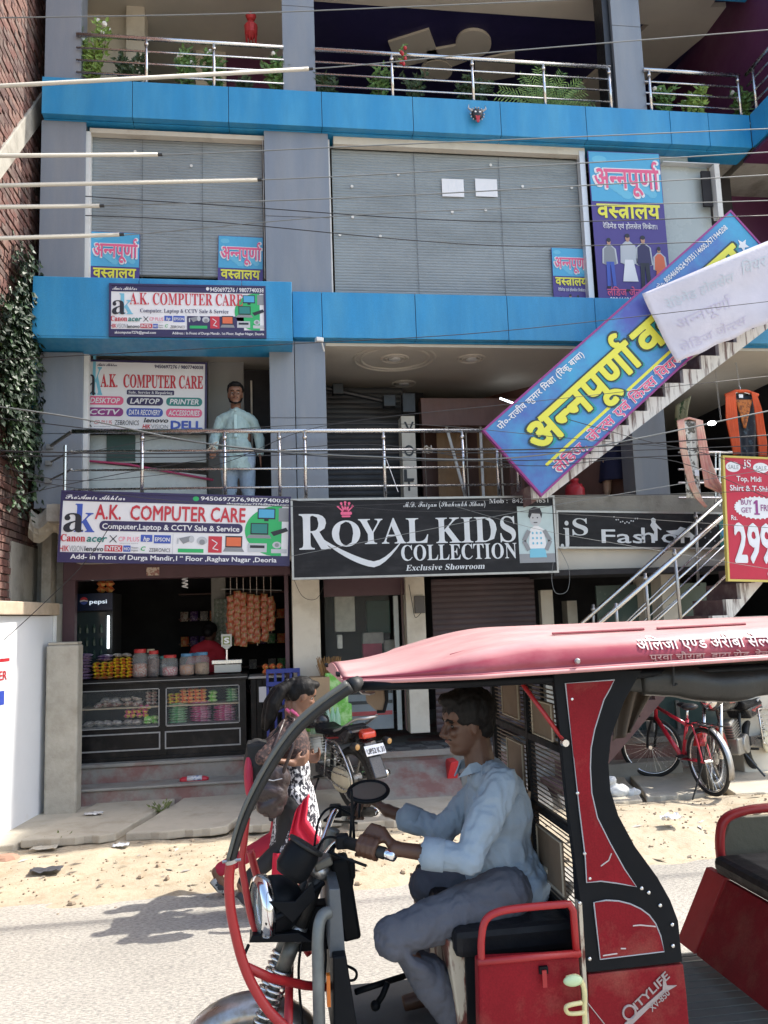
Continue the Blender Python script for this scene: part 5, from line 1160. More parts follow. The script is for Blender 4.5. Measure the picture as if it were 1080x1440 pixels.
# shopkeeper and shop-window figure ---------------------------------
YK = 10.7; sk = thing('person', 'shopkeeper in a red shirt bending away behind the snack counter', 'person', (A(292, 960, YK).x, YK, .49))
K = lambda x, y, Y=YK: A(x, y, Y)
mb = MB(); P_ = head(mb, K(295, 890), (.3, 1, -.4), s=1.05); limb(mb, [K(295, 900), K(293, 912)], [.05, .06]); mb.ell(K(293, 960), (.17, .12, .32)); limb(mb, [K(276, 915), K(264, 950), K(280, 965, YK-.15)], [.05, .045, .03]); limb(mb, [K(308, 915), K(320, 950), K(306, 965, YK-.15)], [.05, .045, .03])
limb(mb, [K(285, 1000), Vector((K(285, 1000).x, YK, .55))], [.09, .06]); limb(mb, [K(300, 1000), Vector((K(300, 1000).x, YK, .55))], [.09, .06]); remesh(mb, 'body', M_skin1, sk, .012, 2)
h = MB(); h.ell(P_(-.02, 0, .045), (.1, .09, .09)); h.ell(P_(-.055, 0, -.01), (.07, .07, .07)); remesh(h, 'hair', M_hair, sk, .012, 2)
h = MB(); h.ell(K(293, 950), (.2, .15, .36)); h.tube([K(273, 918), K(293, 908), K(312, 918)], [.08, .10, .08], 12); limb(h, [K(276, 915), K(264, 950)], [.075, .07]); limb(h, [K(308, 915), K(320, 950)], [.075, .07]); remesh(h, 'red_shirt', mat('red_cotton', (0.42, 0.015, 0.03), .8), sk, .014, 3, .01, 8)
mq = thing('mannequin', 'shop mannequin in a navy skirt standing above the fashion sign', 'mannequin', (A(862, 720, 10.0).x, 10.0, 3.38))
MQ = lambda x, y, Y=10.0: A(x, y, Y); mb = MB()
for x in (854, 871): limb(mb, [MQ(x, 650), MQ(x, 690), Vector((MQ(x, 700).x, 10, 3.45))], [.075, .05, .033]); mb.ell(Vector((MQ(x, 700).x, 9.94, 3.41)), (.035, .1, .03))
mb.ell(MQ(862, 600), (.15, .1, .25)); remesh(mb, 'body', mat('mannequin_tan', (0.42, 0.27, 0.19), .4), mq, .012, 2)
h = MB(); h.lathe([(.12, 0), (.17, -.25), (.20, -.48), (.21, -.52)]+[(.19, -.52), (.1, -.2)], MQ(862, 622), (0, 0, 1), 24, caps=False)
for i_, v_ in enumerate(h.v): a = math.atan2(v_.y-10, v_.x-MQ(862, 622).x); v_ += Vector((math.cos(a), math.sin(a), 0))*.012*math.sin(a*9)
h.build('skirt', mat('navy_cloth', (0.012, 0.014, 0.05), .8), mq, smooth=True); h = MB(); h.ell(MQ(862, 600), (.17, .12, .24)); h.build('top', mat('navy_cloth', (0,0,0)), mq, smooth=True)
# ------------------------------------------------------------------ snack shop
CYF = 9.78
ct = thing('shop_counter', 'black snack counter with two glass showcases and outlined lower panels', 'counter', (A(220, 1060, CYF).x, CYF, .49))
def cb(name, mm, px0, py0, px1, py1, Y0, Y1, bev=.004, par=ct):
    s = MB(); x0, x1, z0, z1 = R(px0, py0, px1, py1, Y0); s.box(x0, x1, Y0, Y1, z0, z1); return s.build(name, mm, par, bevel=bev)
M_blk = mat('counter_black', (0.012, 0.011, 0.011), 0.4, spec=.2, var=.3, vs=6, col2=(0.035, 0.03, 0.027), c2s=4, c2w=(.5, .75))
M_edge = mat('grey_edging', (0.32, 0.31, 0.30), .6, var=.15, vs=20)
X0, X1, Z0, Z1 = R(103, 950, 347, 1066, CYF)
def sb(name, mm, u0, u1, z0, z1, Y0, Y1, bev=.003, par=ct):
    s = MB(); s.box(u0, u1, Y0, Y1, z0, z1); return s.build(name, mm, par, bevel=bev)
zt_ = 1.36; zg0, zg1 = .86, 1.27
sb('worktop', M_blk, X0-.03, X1+.02, zt_-.02, zt_+.04, CYF-.04, CYF+.62); sb('front_rail', M_blk, X0, X1, zg1, zt_-.021, CYF, CYF+.05)
sb('worktop_edge', M_edge, X0-.03, X1+.02, zt_+.004, zt_+.012, CYF-.046, CYF-.041)
sb('lower_front', M_blk, X0, X1, .49, zg0, CYF+.012, CYF+.05); sb('plinth_board', M_blk, X0-.01, X1+.01, .49, .53, CYF-.01, CYF+.011)
sb('back_panel', M_dark, X0, X1, .49, zt_-.03, CYF+.55, CYF+.6); sb('showcase_floor', M_stepg, X0+.02, X1-.02, zg0-.02, zg0, CYF+.052, CYF+.54)
gx = A(228, 1000, CYF).x
for u in (X0, gx-.035, X1-.08): sb('upright', M_blk, u, u+.08, .53, zg1, CYF, CYF+.011, .002)
sb('end_panel', M_blk, X0, X0+.03, .49, zt_-.03, CYF+.05, CYF+.55); sb('end_panel', M_blk, X1-.03, X1, .49, zt_-.03, CYF+.05, CYF+.55)
for a, b_ in ((X0+.085, gx-.04), (gx+.05, X1-.085)):
    sb('shelf', mat('shelf_wood', (0.42, 0.33, 0.22), .6), a-.03, b_+.03, 1.06, 1.075, CYF+.06, CYF+.5)
    sb('glass', M_glassd, a, b_, zg0, zg1, CYF+.015, CYF+.02, 0)
    for (u0, u1, z0, z1) in ((a, b_, zg0-.012, zg0), (a, b_, zg1, zg1+.01), (a-.01, a, zg0, zg1), (b_, b_+.01, zg0, zg1)): sb('glass_trim', M_edge, u0, u1, z0, z1, CYF-.004, CYF+.008, 0)
    for (u0, u1, z0, z1) in ((a-.02, b_+.02, .78, .795), (a-.02, b_+.02, .60, .615), (a-.02, a-.005, .616, .779), (b_+.005, b_+.02, .616, .779)): sb('panel_outline', M_edge, u0, u1, z0, z1, CYF-.002, CYF+.011, 0)
c2 = thing('side_counter', 'narrow black side counter between the showcases and the blue crate', 'counter', (A(375, 1050, 9.85).x, 9.85, .49))
s = MB(); x0, x1, _, _ = R(352, 950, 404, 1050, 9.85)
for k in range(6): w_ = (x1-x0)/6; q_ = MB(); q_.box(x0+k*w_+.003, x0+(k+1)*w_-.003, 9.85, 9.88, .49, 1.33); q_.build('plank', M_blk, c2, bevel=.004)
s.box(x0-.02, x1+.02, 9.83, 10.3, 1.335, 1.36); s.build('worktop', mat('pale_worktop', (.45, .42, .38), .5), c2, bevel=.003)
s = MB(); s.box(x0, x1, 9.885, 10.3, .49, 1.33); s.build('carcass', M_blk, c2)
s = MB(); frontbox(s, 364, 966, 376, 987, 9.845, .004); s.build('paper_label', P_white, c2)

# packets: little foil pillows
def foil(name, c1, c2_, sc_=30): return mat(name, c1, 0.3, col2=c2_, c2s=sc_, c2w=(.5, .54), spec=.7, bump=.4, bs=70)
F_purple = foil('purple_foil', (0.09, 0.03, 0.16), (0.35, 0.25, 0.35)); F_yel = foil('yellow_foil', (0.72, 0.58, 0.03), (0.45, 0.10, 0.03)); F_or = foil('orange_foil', (0.75, 0.14, 0.05), (0.75, 0.45, 0.15)); F_gr = foil('green_foil', (0.12, 0.40, 0.15), (0.5, 0.6, 0.42))
F_mag = foil('magenta_foil', (0.55, 0.05, 0.20), (0.65, 0.45, 0.5)); F_red = foil('red_chip_foil', (0.30, 0.055, 0.02), (0.30, 0.20, 0.08), 22); F_pk = foil('pink_foil', (0.62, 0.06, 0.20), (0.6, 0.5, 0.05), 25); F_pale = foil('pale_pack', (0.50, 0.42, 0.34), (0.25, 0.10, 0.08), 30); F_egg = foil('grey_pack', (0.30, 0.26, 0.25), (0.55, 0.5, 0.42), 45); F_lime = foil('lime_foil', (0.18, 0.50, 0.06), (0.5, 0.6, 0.3))
def pillow(mm, lx, ly, lz, seed):
    s = MB(); rr = random.Random(seed); n = 5
    def f(u, v, sg):
        e = max(0, math.sin(math.pi*u))**.45*max(0, math.sin(math.pi*v))**.45
        return Vector(((u-.5)*lx, (v-.5)*ly, sg*e*lz/2 + lz/2 + rr.uniform(-1, 1)*lz*.06*e))
    s.grid(n, n, lambda u, v: f(u, v, 1)); s.grid(n, n, lambda u, v: f(1-u, v, -1)); return s
PK = {}
def packet(mm, pos, size, lab, group, rot=(0,0,0), name='snack_packet', cat='packet'):
    k = (mm.name, size)
    if k not in PK:
        s = pillow(mm, *size, len(PK)); me = bpy.data.meshes.new(name); me.from_pydata(s.v, [], s.f); me.materials.append(mm)
        for p in me.polygons: p.use_smooth = True
        PK[k] = me
    o = bpy.data.objects.new(name, PK[k]); COL.objects.link(o); o.location = pos; o.rotation_euler = rot; return tag(o, lab, cat, group)
rp_ = random.Random(21)
zc = zt_+.041
ORD = ('first', 'second', 'third', 'fourth', 'fifth', 'sixth', 'seventh', 'eighth', 'ninth', 'tenth', 'last')
def place(i, nx, j, nz):
    a = '' if nz == 1 else (', top' if j == nz-1 else (', bottom' if j == 0 else ', %s up' % ORD[j]))
    b_ = '' if nx == 1 else (' of leftmost column' if i == 0 else (' of rightmost column' if i == nx-1 else ' of %s column' % ORD[i]))
    return a + (b_ if nz > 1 else b_.replace(' of ', ', ').replace(' column', ' one'))
def stack(mm, px0, px1, nx, nz, size, Y, z0, lab, group, jit=.006, tilt=.06, dz=None):
    xa, xb = A(px0, 940, Y).x, A(px1, 940, Y).x
    for i in range(nx):
        for j in range(nz):
            packet(mm, (xa+(xb-xa)*((i+.5)/nx)+rp_.uniform(-jit, jit), Y+rp_.uniform(-.01, .01), z0+j*(dz or size[2]*.92)), size, lab + place(i, nx, j, nz), group, (rp_.uniform(-tilt, tilt), rp_.uniform(-tilt, tilt), rp_.uniform(-.15, .15)))
Yt = CYF+.12
stack(F_purple, 107, 130, 1, 9, (.17, .13, .036), Yt, zc, 'purple foil snack packet in the pile at the counter corner', 'purple packets on the counter', .012, .1)
stack(F_yel, 131, 160, 3, 5, (.085, .09, .042), Yt, zc, 'yellow foil packet in the heap beside the purple packets', 'yellow packets on the counter', .01, .12)
stack(F_yel, 160, 186, 3, 6, (.08, .09, .042), Yt+.02, zc, 'yellow foil packet in the taller heap before the jars', 'yellow packets before the jars', .008, .1)
stack(F_purple, 136, 160, 1, 2, (.18, .12, .04), Yt+.04, zc+.20, 'purple packet lying across the yellow heap', 'purple packets on the yellow heap', .01, .15)
stack(F_egg, 160, 184, 2, 1, (.11, .13, .045), Yt+.06, zc+.24, 'grey spotted packet lying on top of the yellow heap', 'grey packets on the yellow heap', .01, .2)
stack(F_red, 132, 158, 2, 1, (.11, .1, .035), Yt-.06, zc, 'red edged packet at the counter edge before the yellow heap', 'red packets at the counter edge', .01, .1)
# showcase goods
Ys = CYF+.16
stack(F_pale, 132, 200, 5, 1, (.12, .12, .06), Ys, 1.077, 'pale crumpled packet on the upper shelf of the left showcase', 'pale packets on the upper shelf', .02, .3)
stack(F_egg, 140, 200, 4, 1, (.12, .12, .055), Ys+.02, 1.13, 'grey crumpled packet lying over the pale packets', 'grey packets on the upper shelf', .02, .4)
stack(F_pale, 206, 220, 2, 4, (.07, .07, .045), Ys, 1.077, 'small biscuit pack stacked beside the showcase divider', 'biscuit packs by the divider', .004, .05)
stack(F_pk, 176, 208, 4, 2, (.075, .09, .05), Ys-.03, .95, 'pink and yellow round packet heaped in the left showcase', 'pink and yellow packets', .008, .2)
stack(F_pk, 196, 210, 2, 1, (.075, .09, .05), Ys-.03, 1.04, 'pink and yellow packet crowning its heap in the showcase', 'top pink packets', .008, .2)
stack(F_lime, 204, 221, 2, 2, (.09, .09, .05), Ys-.03, .87, 'lime green packet leaning at the foot of the pink heap', 'lime packets', .01, .5)
stack(F_egg, 120, 200, 6, 1, (.13, .12, .07), Ys, .862, 'dull plastic bag of goods on the showcase floor', 'bags on the showcase floor', .02, .3)
stack(F_yel, 236, 254, 2, 3, (.09, .08, .045), Ys, 1.077, 'yellow packet stacked in the right showcase upper shelf', 'yellow packets in the right showcase', .004, .08)
stack(F_or, 254, 290, 4, 4, (.088, .09, .045), Ys, 1.077, 'orange packet stacked in the middle of the upper right shelf', 'orange packets', .005, .1, .043)
stack(F_lime, 292, 306, 1, 3, (.11, .09, .05), Ys, 1.077, 'green and yellow packet beside the orange packets', 'green packets beside the orange ones', .005, .1)
stack(F_gr, 316, 336, 1, 5, (.15, .1, .035), Ys, 1.077, 'dark green packet in the pile at the upper shelf end', 'green packets at the shelf end', .005, .05)
stack(F_gr, 237, 264, 1, 8, (.21, .14, .034), Ys, .862, 'green long packet in the pile at the showcase bottom', 'green piled packets', .006, .05, .028)
stack(F_mag, 266, 298, 1, 9, (.24, .14, .032), Ys, .862, 'magenta long packet in the higher of the magenta piles', 'magenta packets higher pile', .006, .05, .026)
stack(F_mag, 299, 332, 1, 8, (.25, .14, .032), Ys, .862, 'magenta long packet in the pile by the showcase end', 'magenta packets end pile', .006, .05, .026)
xa = A(367, 940, 9.95).x
for i in range(3):
    for j in range(2): packet(F_or, (xa+.05+i*.085, 9.98, 1.361+j*.065), (.08, .08, .07), 'brown wrapped bun pack on the side counter, %s of the %s layer' % (('first', 'middle', 'last')[i], ('lower', 'upper')[j]), 'bun packs on the side counter', (0, 0, rp_.uniform(-.1, .1)), 'bun_pack')
# hanging strips of chip packets
Yh = 10.05; n_ = 0
for i, (px, py0, py1) in enumerate(((324, 838, 900), (333, 832, 905), (342, 834, 908), (352, 836, 902), (361, 838, 908), (371, 836, 900), (381, 840, 890))):
    st_ = thing('chip_strip', ('strip of orange chip packets hanging %s' % ('nearest the weighing scale', 'second beyond the scale display', 'third along the shop rail', 'at the middle of the hanging row', 'fifth along the shop rail', 'next to the last strip by the purple jamb', 'closest to the purple door jamb')[i]), 'chip packets', (A(px, py0, Yh).x, Yh, A(px, py0, Yh).z))
    n = int((py1-py0)/9.0); tp = MB(); zt0 = A(px, py0, Yh).z
    tp.box(A(px, py0, Yh).x-.004, A(px, py0, Yh).x+.004, Yh+.03, Yh+.034, A(px, py1, Yh).z, zt0+.25); tp.build('tape', F_pale, st_)
    for j in range(n):
        k = ('chip', F_red.name)
        if k not in PK:
            s = pillow(F_red, .085, .095, .045, 3); me = bpy.data.meshes.new('packet'); me.from_pydata(s.v, [], s.f); me.materials.append(F_red); [setattr(p, 'use_smooth', True) for p in me.polygons]; PK[k] = me
        o = bpy.data.objects.new('packet', PK[k]); COL.objects.link(o); o.parent = st_; o.location = (rp_.uniform(-.008, .008), rp_.uniform(-.02, .0), -j*.079-.04); o.rotation_euler = (rad(90)+rp_.uniform(-.2, .2), rp_.uniform(-.3, .3), rp_.uniform(-.25, .25))
for i, px in enumerate((304, 310, 316)):
    st_ = thing('sachet_strip', '%s strip of pale green sachets hanging before the grey pier' % ('first', 'middle', 'third')[i], 'sachets', A(px, 842, 10.8))
    for j in range(9):
        me = PK.get('sachet')
        if not me:
            s = pillow(F_gr, .06, .06, .014, 5); me = PK['sachet'] = bpy.data.meshes.new('sachet'); me.from_pydata(s.v, [], s.f); me.materials.append(mat('sachet_foil', (.10, .13, .08), .35, col2=(.24, .24, .20), c2s=40, c2w=(.5, .55)))
        o = bpy.data.objects.new('sachet', me); COL.objects.link(o); o.parent = st_; o.location = (rp_.uniform(-.006, .006), 0, -j*.058-.03); o.rotation_euler = (rad(90), 0, rp_.uniform(-.2, .2))
st_ = thing('hanging_rail', 'thin rod carrying the chip strips under the maroon shutter box', 'rod', A(352, 826, Yh+.04)); s = MB(); s.tube([A(310, 828, Yh+.04), A(396, 830, Yh+.04)], .008, 6); s.build('rod', M_steeld, st_)
# jars
M_jarg = glass_mat('jar_plastic', (0.8, 0.82, 0.82), .14, .12)
def jar(label, px, pyt, pyb, wpx, lidm, fill, frac=.6, Y=Yt+.04):
    a, b_ = A(px, pyt, Y), A(px, pyb, Y); x = a.x; zb_ = zc-.002; hh = a.z-b_.z; r_ = (A(px+wpx/2, pyt, Y).x-x)
    t = thing('jar', label, 'jar', (x, Y, zb_)); c = (x, Y, zb_)
    s = MB(); s.lathe([(r_*.8, 0), (r_, .015), (r_, hh*.3), (r_*.94, hh*.35), (r_, hh*.4), (r_, hh*.66), (r_*.94, hh*.70), (r_*.98, hh*.75), (r_*.72, hh*.86), (r_*.70, hh*.88)], c, n=16); s.build('jar_body', M_jarg, t, smooth=True)
    s = MB(); s.lathe([(r_*.75, hh*.865), (r_*.78, hh*.87), (r_*.78, hh*.99), (r_*.70, hh)], c, n=16); s.build('lid', lidm, t, smooth=False, bevel=.002)
    s = MB(); s.lathe([(r_*.75, .006), (r_*.94, .02), (r_*.94, hh*frac*.92), (r_*.6, hh*frac)], c, n=14); s.build('sweets', fill, t, smooth=True)
L_red = mat('red_lid', (0.45, 0.03, 0.03), .4); L_blue = mat('blue_lid', (0.08, 0.22, 0.38), .4); L_cream = mat('cream_lid', (0.6, 0.5, 0.35), .4); L_teal = mat('teal_lid', (.08, .3, .28), .4)
fl = lambda n, c, c2_: mat(n, c, .5, col2=c2_, c2s=60, c2w=(.48, .55), bump=1, bs=60)
jar('large red-lidded sweet jar, first beside the yellow heap', 197, 908, 948, 22, L_red, fl('sw1', (.35, .12, .08), (.4, .35, .3)), .5)
jar('dark sweet jar with red lid and a small white label', 216, 911, 948, 17, L_red, fl('sw2', (.05, .02, .02), (.12, .06, .04)), .7)
jar('tall jar with cream lid standing behind the red-lidded jars', 212, 902, 940, 14, L_cream, fl('sw3', (.45, .35, .15), (.3, .2, .1)), .4, Yt+.2)
jar('slim jar with teal lid next to the dark sweet jar', 229, 918, 946, 10, L_teal, fl('sw4', (.3, .35, .34), (.2, .2, .2)), .6, Yt+.12)
jar('wide jar of pink sweets near the scale', 239, 918, 948, 23, L_red, fl('sw5', (.5, .12, .15), (.55, .5, .45)), .45)
jar('blue-lidded jar of orange sweets, nearer the pink-sweet jar', 263, 916, 947, 22, L_blue, fl('sw6', (.45, .2, .08), (.35, .25, .2)), .5)
jar('blue-lidded jar of nuts, nearer the weighing scale', 284, 915, 947, 21, L_blue, fl('sw7', (.35, .22, .12), (.25, .15, .08)), .55)
jar('blue-lidded jar standing behind the pair of blue-lidded jars', 273, 913, 943, 20, L_blue, fl('sw8', (.3, .2, .12), (.5, .4, .3)), .5, Yt+.2)
# weighing scale
ws = thing('weighing_scale', 'white weighing scale with a green price display on a pole', 'scale', (A(320, 945, Yt).x, Yt, zc))
M_offw = mat('off_white_plastic', (.5, .5, .46), .4)
s = MB(); frontbox(s, 301, 935, 339, 945, Yt, .22); s.build('base', M_offw, ws, bevel=.008)
s = MB(); frontbox(s, 298, 929, 340, 932.5, Yt-.02, .26); s.build('pan', M_steel, ws, bevel=.003); s = MB(); s.tube([A(319, 944, Yt+.02), A(319, 910, Yt+.02)], .012, 8); s.build('pole', M_steel, ws)
s = MB(); x0, x1, z0, z1 = R(311, 892, 326, 909, Yt); s.box(x0, x1, Yt, Yt+.04, z0, z1); s.prism([(x0+.01, Yt+.005, z0-.001), (x1-.01, Yt+.005, z0-.001), ((x0+x1)/2, Yt+.005, z0-.04)], (0, .03, 0)); s.build('display', M_offw, ws, bevel=.004)
s = MB(); frontbox(s, 313.5, 895, 323.5, 906, Yt-.004, .003); s.build('display_face', mat('olive_display', (.16, .2, .03), .4), ws); s = MB(); T(s, 'S', 315.5, 904.5, 322, 7.5, Yt-.006, 'bold', .03); s.build('lettering', P_white, ws)
# fridge
fg = thing('drinks_fridge', 'drinks fridge with a dark blue cola header and a white light strip', 'fridge', (A(130, 1000, 10.3).x, 10.3, .49))
s = MB(); x0, x1, _, z1 = R(104, 835, 158, 940, 10.3); s.box(x0, x1, 10.32, 10.9, .49, z1); s.build('cabinet', M_blackm, fg, bevel=.01)
s = MB(); frontbox(s, 104, 835, 158, 858, 10.28, .035); s.build('header', mat('header_blue', (0.004, 0.012, 0.045), .3), fg, bevel=.004)
s = MB(); T(s, 'pepsi', 126, 849, 150, 5.6, 10.272, 'bold'); s.build('lettering', mat('lit_white', (.6, .65, .7), emit=(.5, .6, .7, .35)), fg)
cx_, rr_ = A(118, 845, 10.273), .045
for mm, a0_, a1_ in ((P_red, 15, 165), (P_white, 165, 195), (P_blue, 195, 345), (P_white, 345, 375)):
    s = MB(); P = [(cx_.x+rr_*math.cos(rad(a0_+(a1_-a0_)*k/10)), cx_.z+rr_*math.sin(rad(a0_+(a1_-a0_)*k/10))) for k in range(11)]; flat(s, P, 10.273); s.build('logo', mm, fg)
s = MB(); P = [(cx_.x-rr_, cx_.z+.004), (cx_.x, cx_.z+.012), (cx_.x+rr_, cx_.z+.002), (cx_.x+rr_, cx_.z-.012), (cx_.x, cx_.z-.004), (cx_.x-rr_, cx_.z-.012)]; flat(s, P, 10.271); s.build('logo', P_white, fg)
s = MB(); frontbox(s, 106, 862, 150, 940, 10.29, .015); s.build('door_glass', mat('fridge_glass', (.03, .045, .05), .1), fg); s = MB(); frontbox(s, 151, 866, 153.2, 912, 10.28, .015); s.build('light_strip', mat('strip_glow', (1, 1, 1), emit=(.85, .95, 1, 2.2)), fg)
for k in range(3):
    for i in range(4):
        s = MB(); x = A(112+i*10, 900, 10.285).x; z = A(112, 880+k*18, 10.285).z; s.lathe([(.018, -.09), (.02, -.03), (.008, .0), (.008, .01)], (x, 10.286, z), n=8); s.build('bottle', mat('dark_bottle', (.03, .06, .05), .2), fg)
stack(F_or, 136, 158, 2, 2, (.11, .09, .08), 10.4, z1+.005, 'brown packet on top of the drinks fridge', 'packets on the fridge', .01, .1)
# back shelves with goods
shf = thing('back_shelf', 'dim wooden shelves at the back of the snack shop', 'shelf', (-.6, 11.9, .49)); s = MB()
for z in (1.0, 1.35, 1.7, 2.05, 2.4): q_ = MB(); q_.box(-1.3, .25, 11.9, 12.3, z, z+.02); q_.build('shelf_board', M_wood, shf)
for i in range(11):
    for z in (1.02, 1.37, 1.72, 2.07):
        if rp_.random() < .85: packet((F_gr, F_pale, F_purple, F_or, F_egg)[rp_.randrange(5)], (-1.22+i*.135, 11.95, z+.02), (.11, .14, .06), 'dim packet, %s along the %s back shelf from below' % (ORD[i], ORD[round((z-1.02)/.35)]), 'packets on the back shelves', (rad(75), 0, rp_.uniform(-.2, .2)))
s = MB(); frontbox(s, 297, 812, 318, 940, 10.9, .2); s.build('pier', M_conc, B)
# bulbs and small stuff on the shop front
t = thing('lamp', 'spiral energy-saving bulb hanging below the maroon shutter box', 'bulb', A(260, 815, 9.7)); s = MB(); c = A(260, 818, 9.7)
s.tube([c+Vector((.03*math.cos(k*.7), .03*math.sin(k*.7), .05-k*.0045)) for k in range(28)], .008, 6); s.build('spiral', P_white, t); s = MB(); s.lathe([(.028, 0), (.03, .03), (.014, .05)], c+Vector((0,0,.05)), n=10); s.build('base', M_offw, t)
t = thing('lamp', 'small white round bulb at the fridge side of the shop opening', 'bulb', A(130, 813, 9.7)); s = MB(); s.ell(A(130, 813, 9.7), .032); s.build('globe', P_white, t, smooth=True); s = MB(); s.lathe([(.015, 0), (.015, .05)], A(130, 811, 9.7)+Vector((0,0,.02)), n=8); s.build('base', M_offw, t)
s = MB(); frontbox(s, 206, 798, 224, 809, 9.59, .004); tag(s.build('paper_notice', F_pale), 'small yellowed paper stuck on the maroon shutter box', 'notice')
# crate
cr = thing('plastic_crate', 'blue plastic crate set on end beside the white pillar', 'crate', (A(398, 1000, 9.6).x, 9.6, .49)); M_crate = mat('crate_blue', (.02, .035, .22), .4, var=.1)
x0, x1, z0, z1 = R(374, 944, 423, 1000, 9.45)
for k in range(4): s = MB(); zz = z0+(z1-z0)*k/3.2; s.box(x0, x1, 9.45, 9.47, zz, zz+.05); s.build('side_band', M_crate, cr, bevel=.004)
for k in range(5): s = MB(); xx = x0+(x1-x0-.03)*k/4; s.box(xx, xx+.03, 9.47, 9.485, .49, z1); s.build('rib', M_crate, cr, bevel=.003)
for xx in (x0, x1-.015): s = MB(); s.box(xx, xx+.015, 9.486, 9.72, .49, z1); s.build('end_wall', M_crate, cr)
# brooms, cardboard and bottle packs
bm = thing('broom_bundle', 'bundle of straw brooms standing against the white pillar', 'brooms', (A(462, 1000, 9.35).x, 9.4, .3)); c = A(463, 948, 9.35)
s = MB(); rb = random.Random(4)
for k in range(130):
    a = rb.uniform(-1, 1); b_ = rb.uniform(-.5, .5); s.tube([c+Vector((a*.05, b_*.06, -.12)), c+Vector((a*.14, b_*.14, .14+rb.uniform(-.04, .06)))], .0035, 4, caps=False)
tag(s.build('bristles', mat('straw', (.30, .17, .07), .9, var=.2, vs=20), bm), kind='stuff'); s = MB(); s.tube([c+Vector((0, 0, -.62)), c+Vector((0, 0, -.1))], .06, 10); s.build('binding', M_wood, bm)
cbx = thing('cardboard_box', 'open brown cardboard box behind the walking woman', 'box', (A(445, 990, 9.2).x, 9.2, .3)); s = MB(); x0, x1, z0, z1 = R(436, 953, 465, 1015, 9.2); s.box(x0, x1, 9.2, 9.45, z0, z1); s.build('carton', mat('cardboard', (.36, .25, .15), .85, var=.08), cbx, bevel=.004)
bp_ = thing('bottle_pack', 'green shrink-wrapped pack of bottles stacked beside the motorcycle', 'bottle pack', (A(470, 1020, 9.15).x, 9.15, .3))
M_grnp = mat('green_wrap', (.16, .48, .07), .25, col2=(.45, .7, .3), c2s=8, c2w=(.45, .6), bump=.5, bs=25); gw = glass_mat('clear_bottle', (.5, .75, .6), .45, .1)
for (px0, py0, px1, py1) in ((458, 948, 492, 1000), (470, 992, 498, 1040), (430, 985, 470, 1030)):
    x0, x1, z0, z1 = R(px0, py0, px1, py1, 9.1); s = MB(); s.box(x0, x1, 9.1+px0*.0003, 9.33, z0, z1); s.build('wrap', M_grnp, bp_, bevel=.02)
for k in range(6): s = MB(); c = A(440+k*7, 1012, 9.03); s.lathe([(.032, -.15), (.034, 0), (.03, .05), (.012, .11), (.012, .13)], c, n=10); s.build('bottle', gw, bp_, smooth=True)

# ------------------------------------------------------------------ hanging clothes
def hang(name, label, loc): return thing(name, label, 'garment', loc)
YG_ = 8.45; h_ = hang('hanging_dress', 'black kurta with an orange scarf on a hanger above the sale board', A(1045, 560, YG_)); q = lambda x, y, Y=YG_: A(x, y, Y)
s = MB(); 
def cloth(L, Rr, ns, nv, Y, amp=.02, fr=20): return lambda u, v: (lambda a, b: a.lerp(b, u)+Vector((0, amp*math.sin(u*fr+v*2)*min(1, v*3), 0)))(q(*interp(L, v), Y), q(*interp(Rr, v), Y))
def interp(P, v):
    k = v*(len(P)-1); i = min(len(P)-2, int(k)); f = k-i; return (P[i][0]*(1-f)+P[i+1][0]*f, P[i][1]*(1-f)+P[i+1][1]*f)
F_dark = mat('black_embroidered', (.02, .022, .03), .8, col2=(.06, .09, .11), c2s=14, c2w=(.56, .62)); F_orng = mat('orange_scarf', (.62, .085, .02), .75, var=.12, vs=6); F_emb = mat('orange_embroidery', (.45, .14, .03), .8, col2=(.2, .06, .02), c2s=30, c2w=(.5, .55))
s.grid(20, 14, cloth([(1032, 556), (1030, 600), (1036, 640), (1034, 720)], [(1060, 556), (1064, 600), (1064, 640), (1068, 720)], 0, 0, YG_+.02, .015)); s.build('kurta', F_dark, h_, smooth=True, solid=.006)
s = MB(); s.grid(8, 8, cloth([(1034, 562), (1040, 580), (1046, 602)], [(1058, 562), (1054, 580), (1049, 602)], 0, 0, YG_-.015, .006)); s.build('yoke', F_emb, h_, smooth=True, solid=.004)
for P1_, P2_ in (([(1020, 555), (1021, 590), (1028, 620), (1032, 640)], [(1034, 550), (1037, 590), (1040, 620), (1042, 638)]), ([(1056, 550), (1062, 580), (1066, 620), (1068, 642)], [(1064, 553), (1072, 580), (1078, 620), (1079, 642)])):
    s = MB(); s.grid(12, 14, cloth(P1_, P2_, 0, 0, YG_-.03, .012, 30)); s.build('scarf', F_orng, h_, smooth=True, solid=.005)
s = MB(); s.tube([q(1020, 556, YG_), q(1035, 550, YG_), q(1050, 550, YG_), q(1066, 556, YG_)], .02, 8); s.build('scarf', F_orng, h_, smooth=True)
s = MB(); s.tube([q(1022, 557), q(1041, 550), q(1064, 557)], .008, 6); s.tube([q(1041, 550), q(1041, 545), q(1039, 542)], .004, 6); s.build('hanger', M_steel, h_)
s = MB(); s.obox(q(1042, 557, YG_-.02), (.05, .004, .04)); s.build('tag', P_white, h_)
h2 = hang('hanging_dress', 'white leaf-patterned kurta with a long pink scarf hanging before the grey column', A(975, 592, YG_))
F_leaf = mat('leaf_print', (.66, .64, .58), .85, col2=(.13, .12, .10), c2s=17, c2w=(.54, .57)); F_pinks = mat('faded_pink_scarf', (.66, .30, .25), .8, col2=(.72, .55, .40), c2s=5, c2w=(.4, .7))
s = MB(); s.grid(16, 14, cloth([(958, 592), (962, 640), (966, 700)], [(982, 592), (982, 640), (986, 702)], 0, 0, YG_+.02, .012)); s.build('kurta', F_leaf, h2, smooth=True, solid=.006)
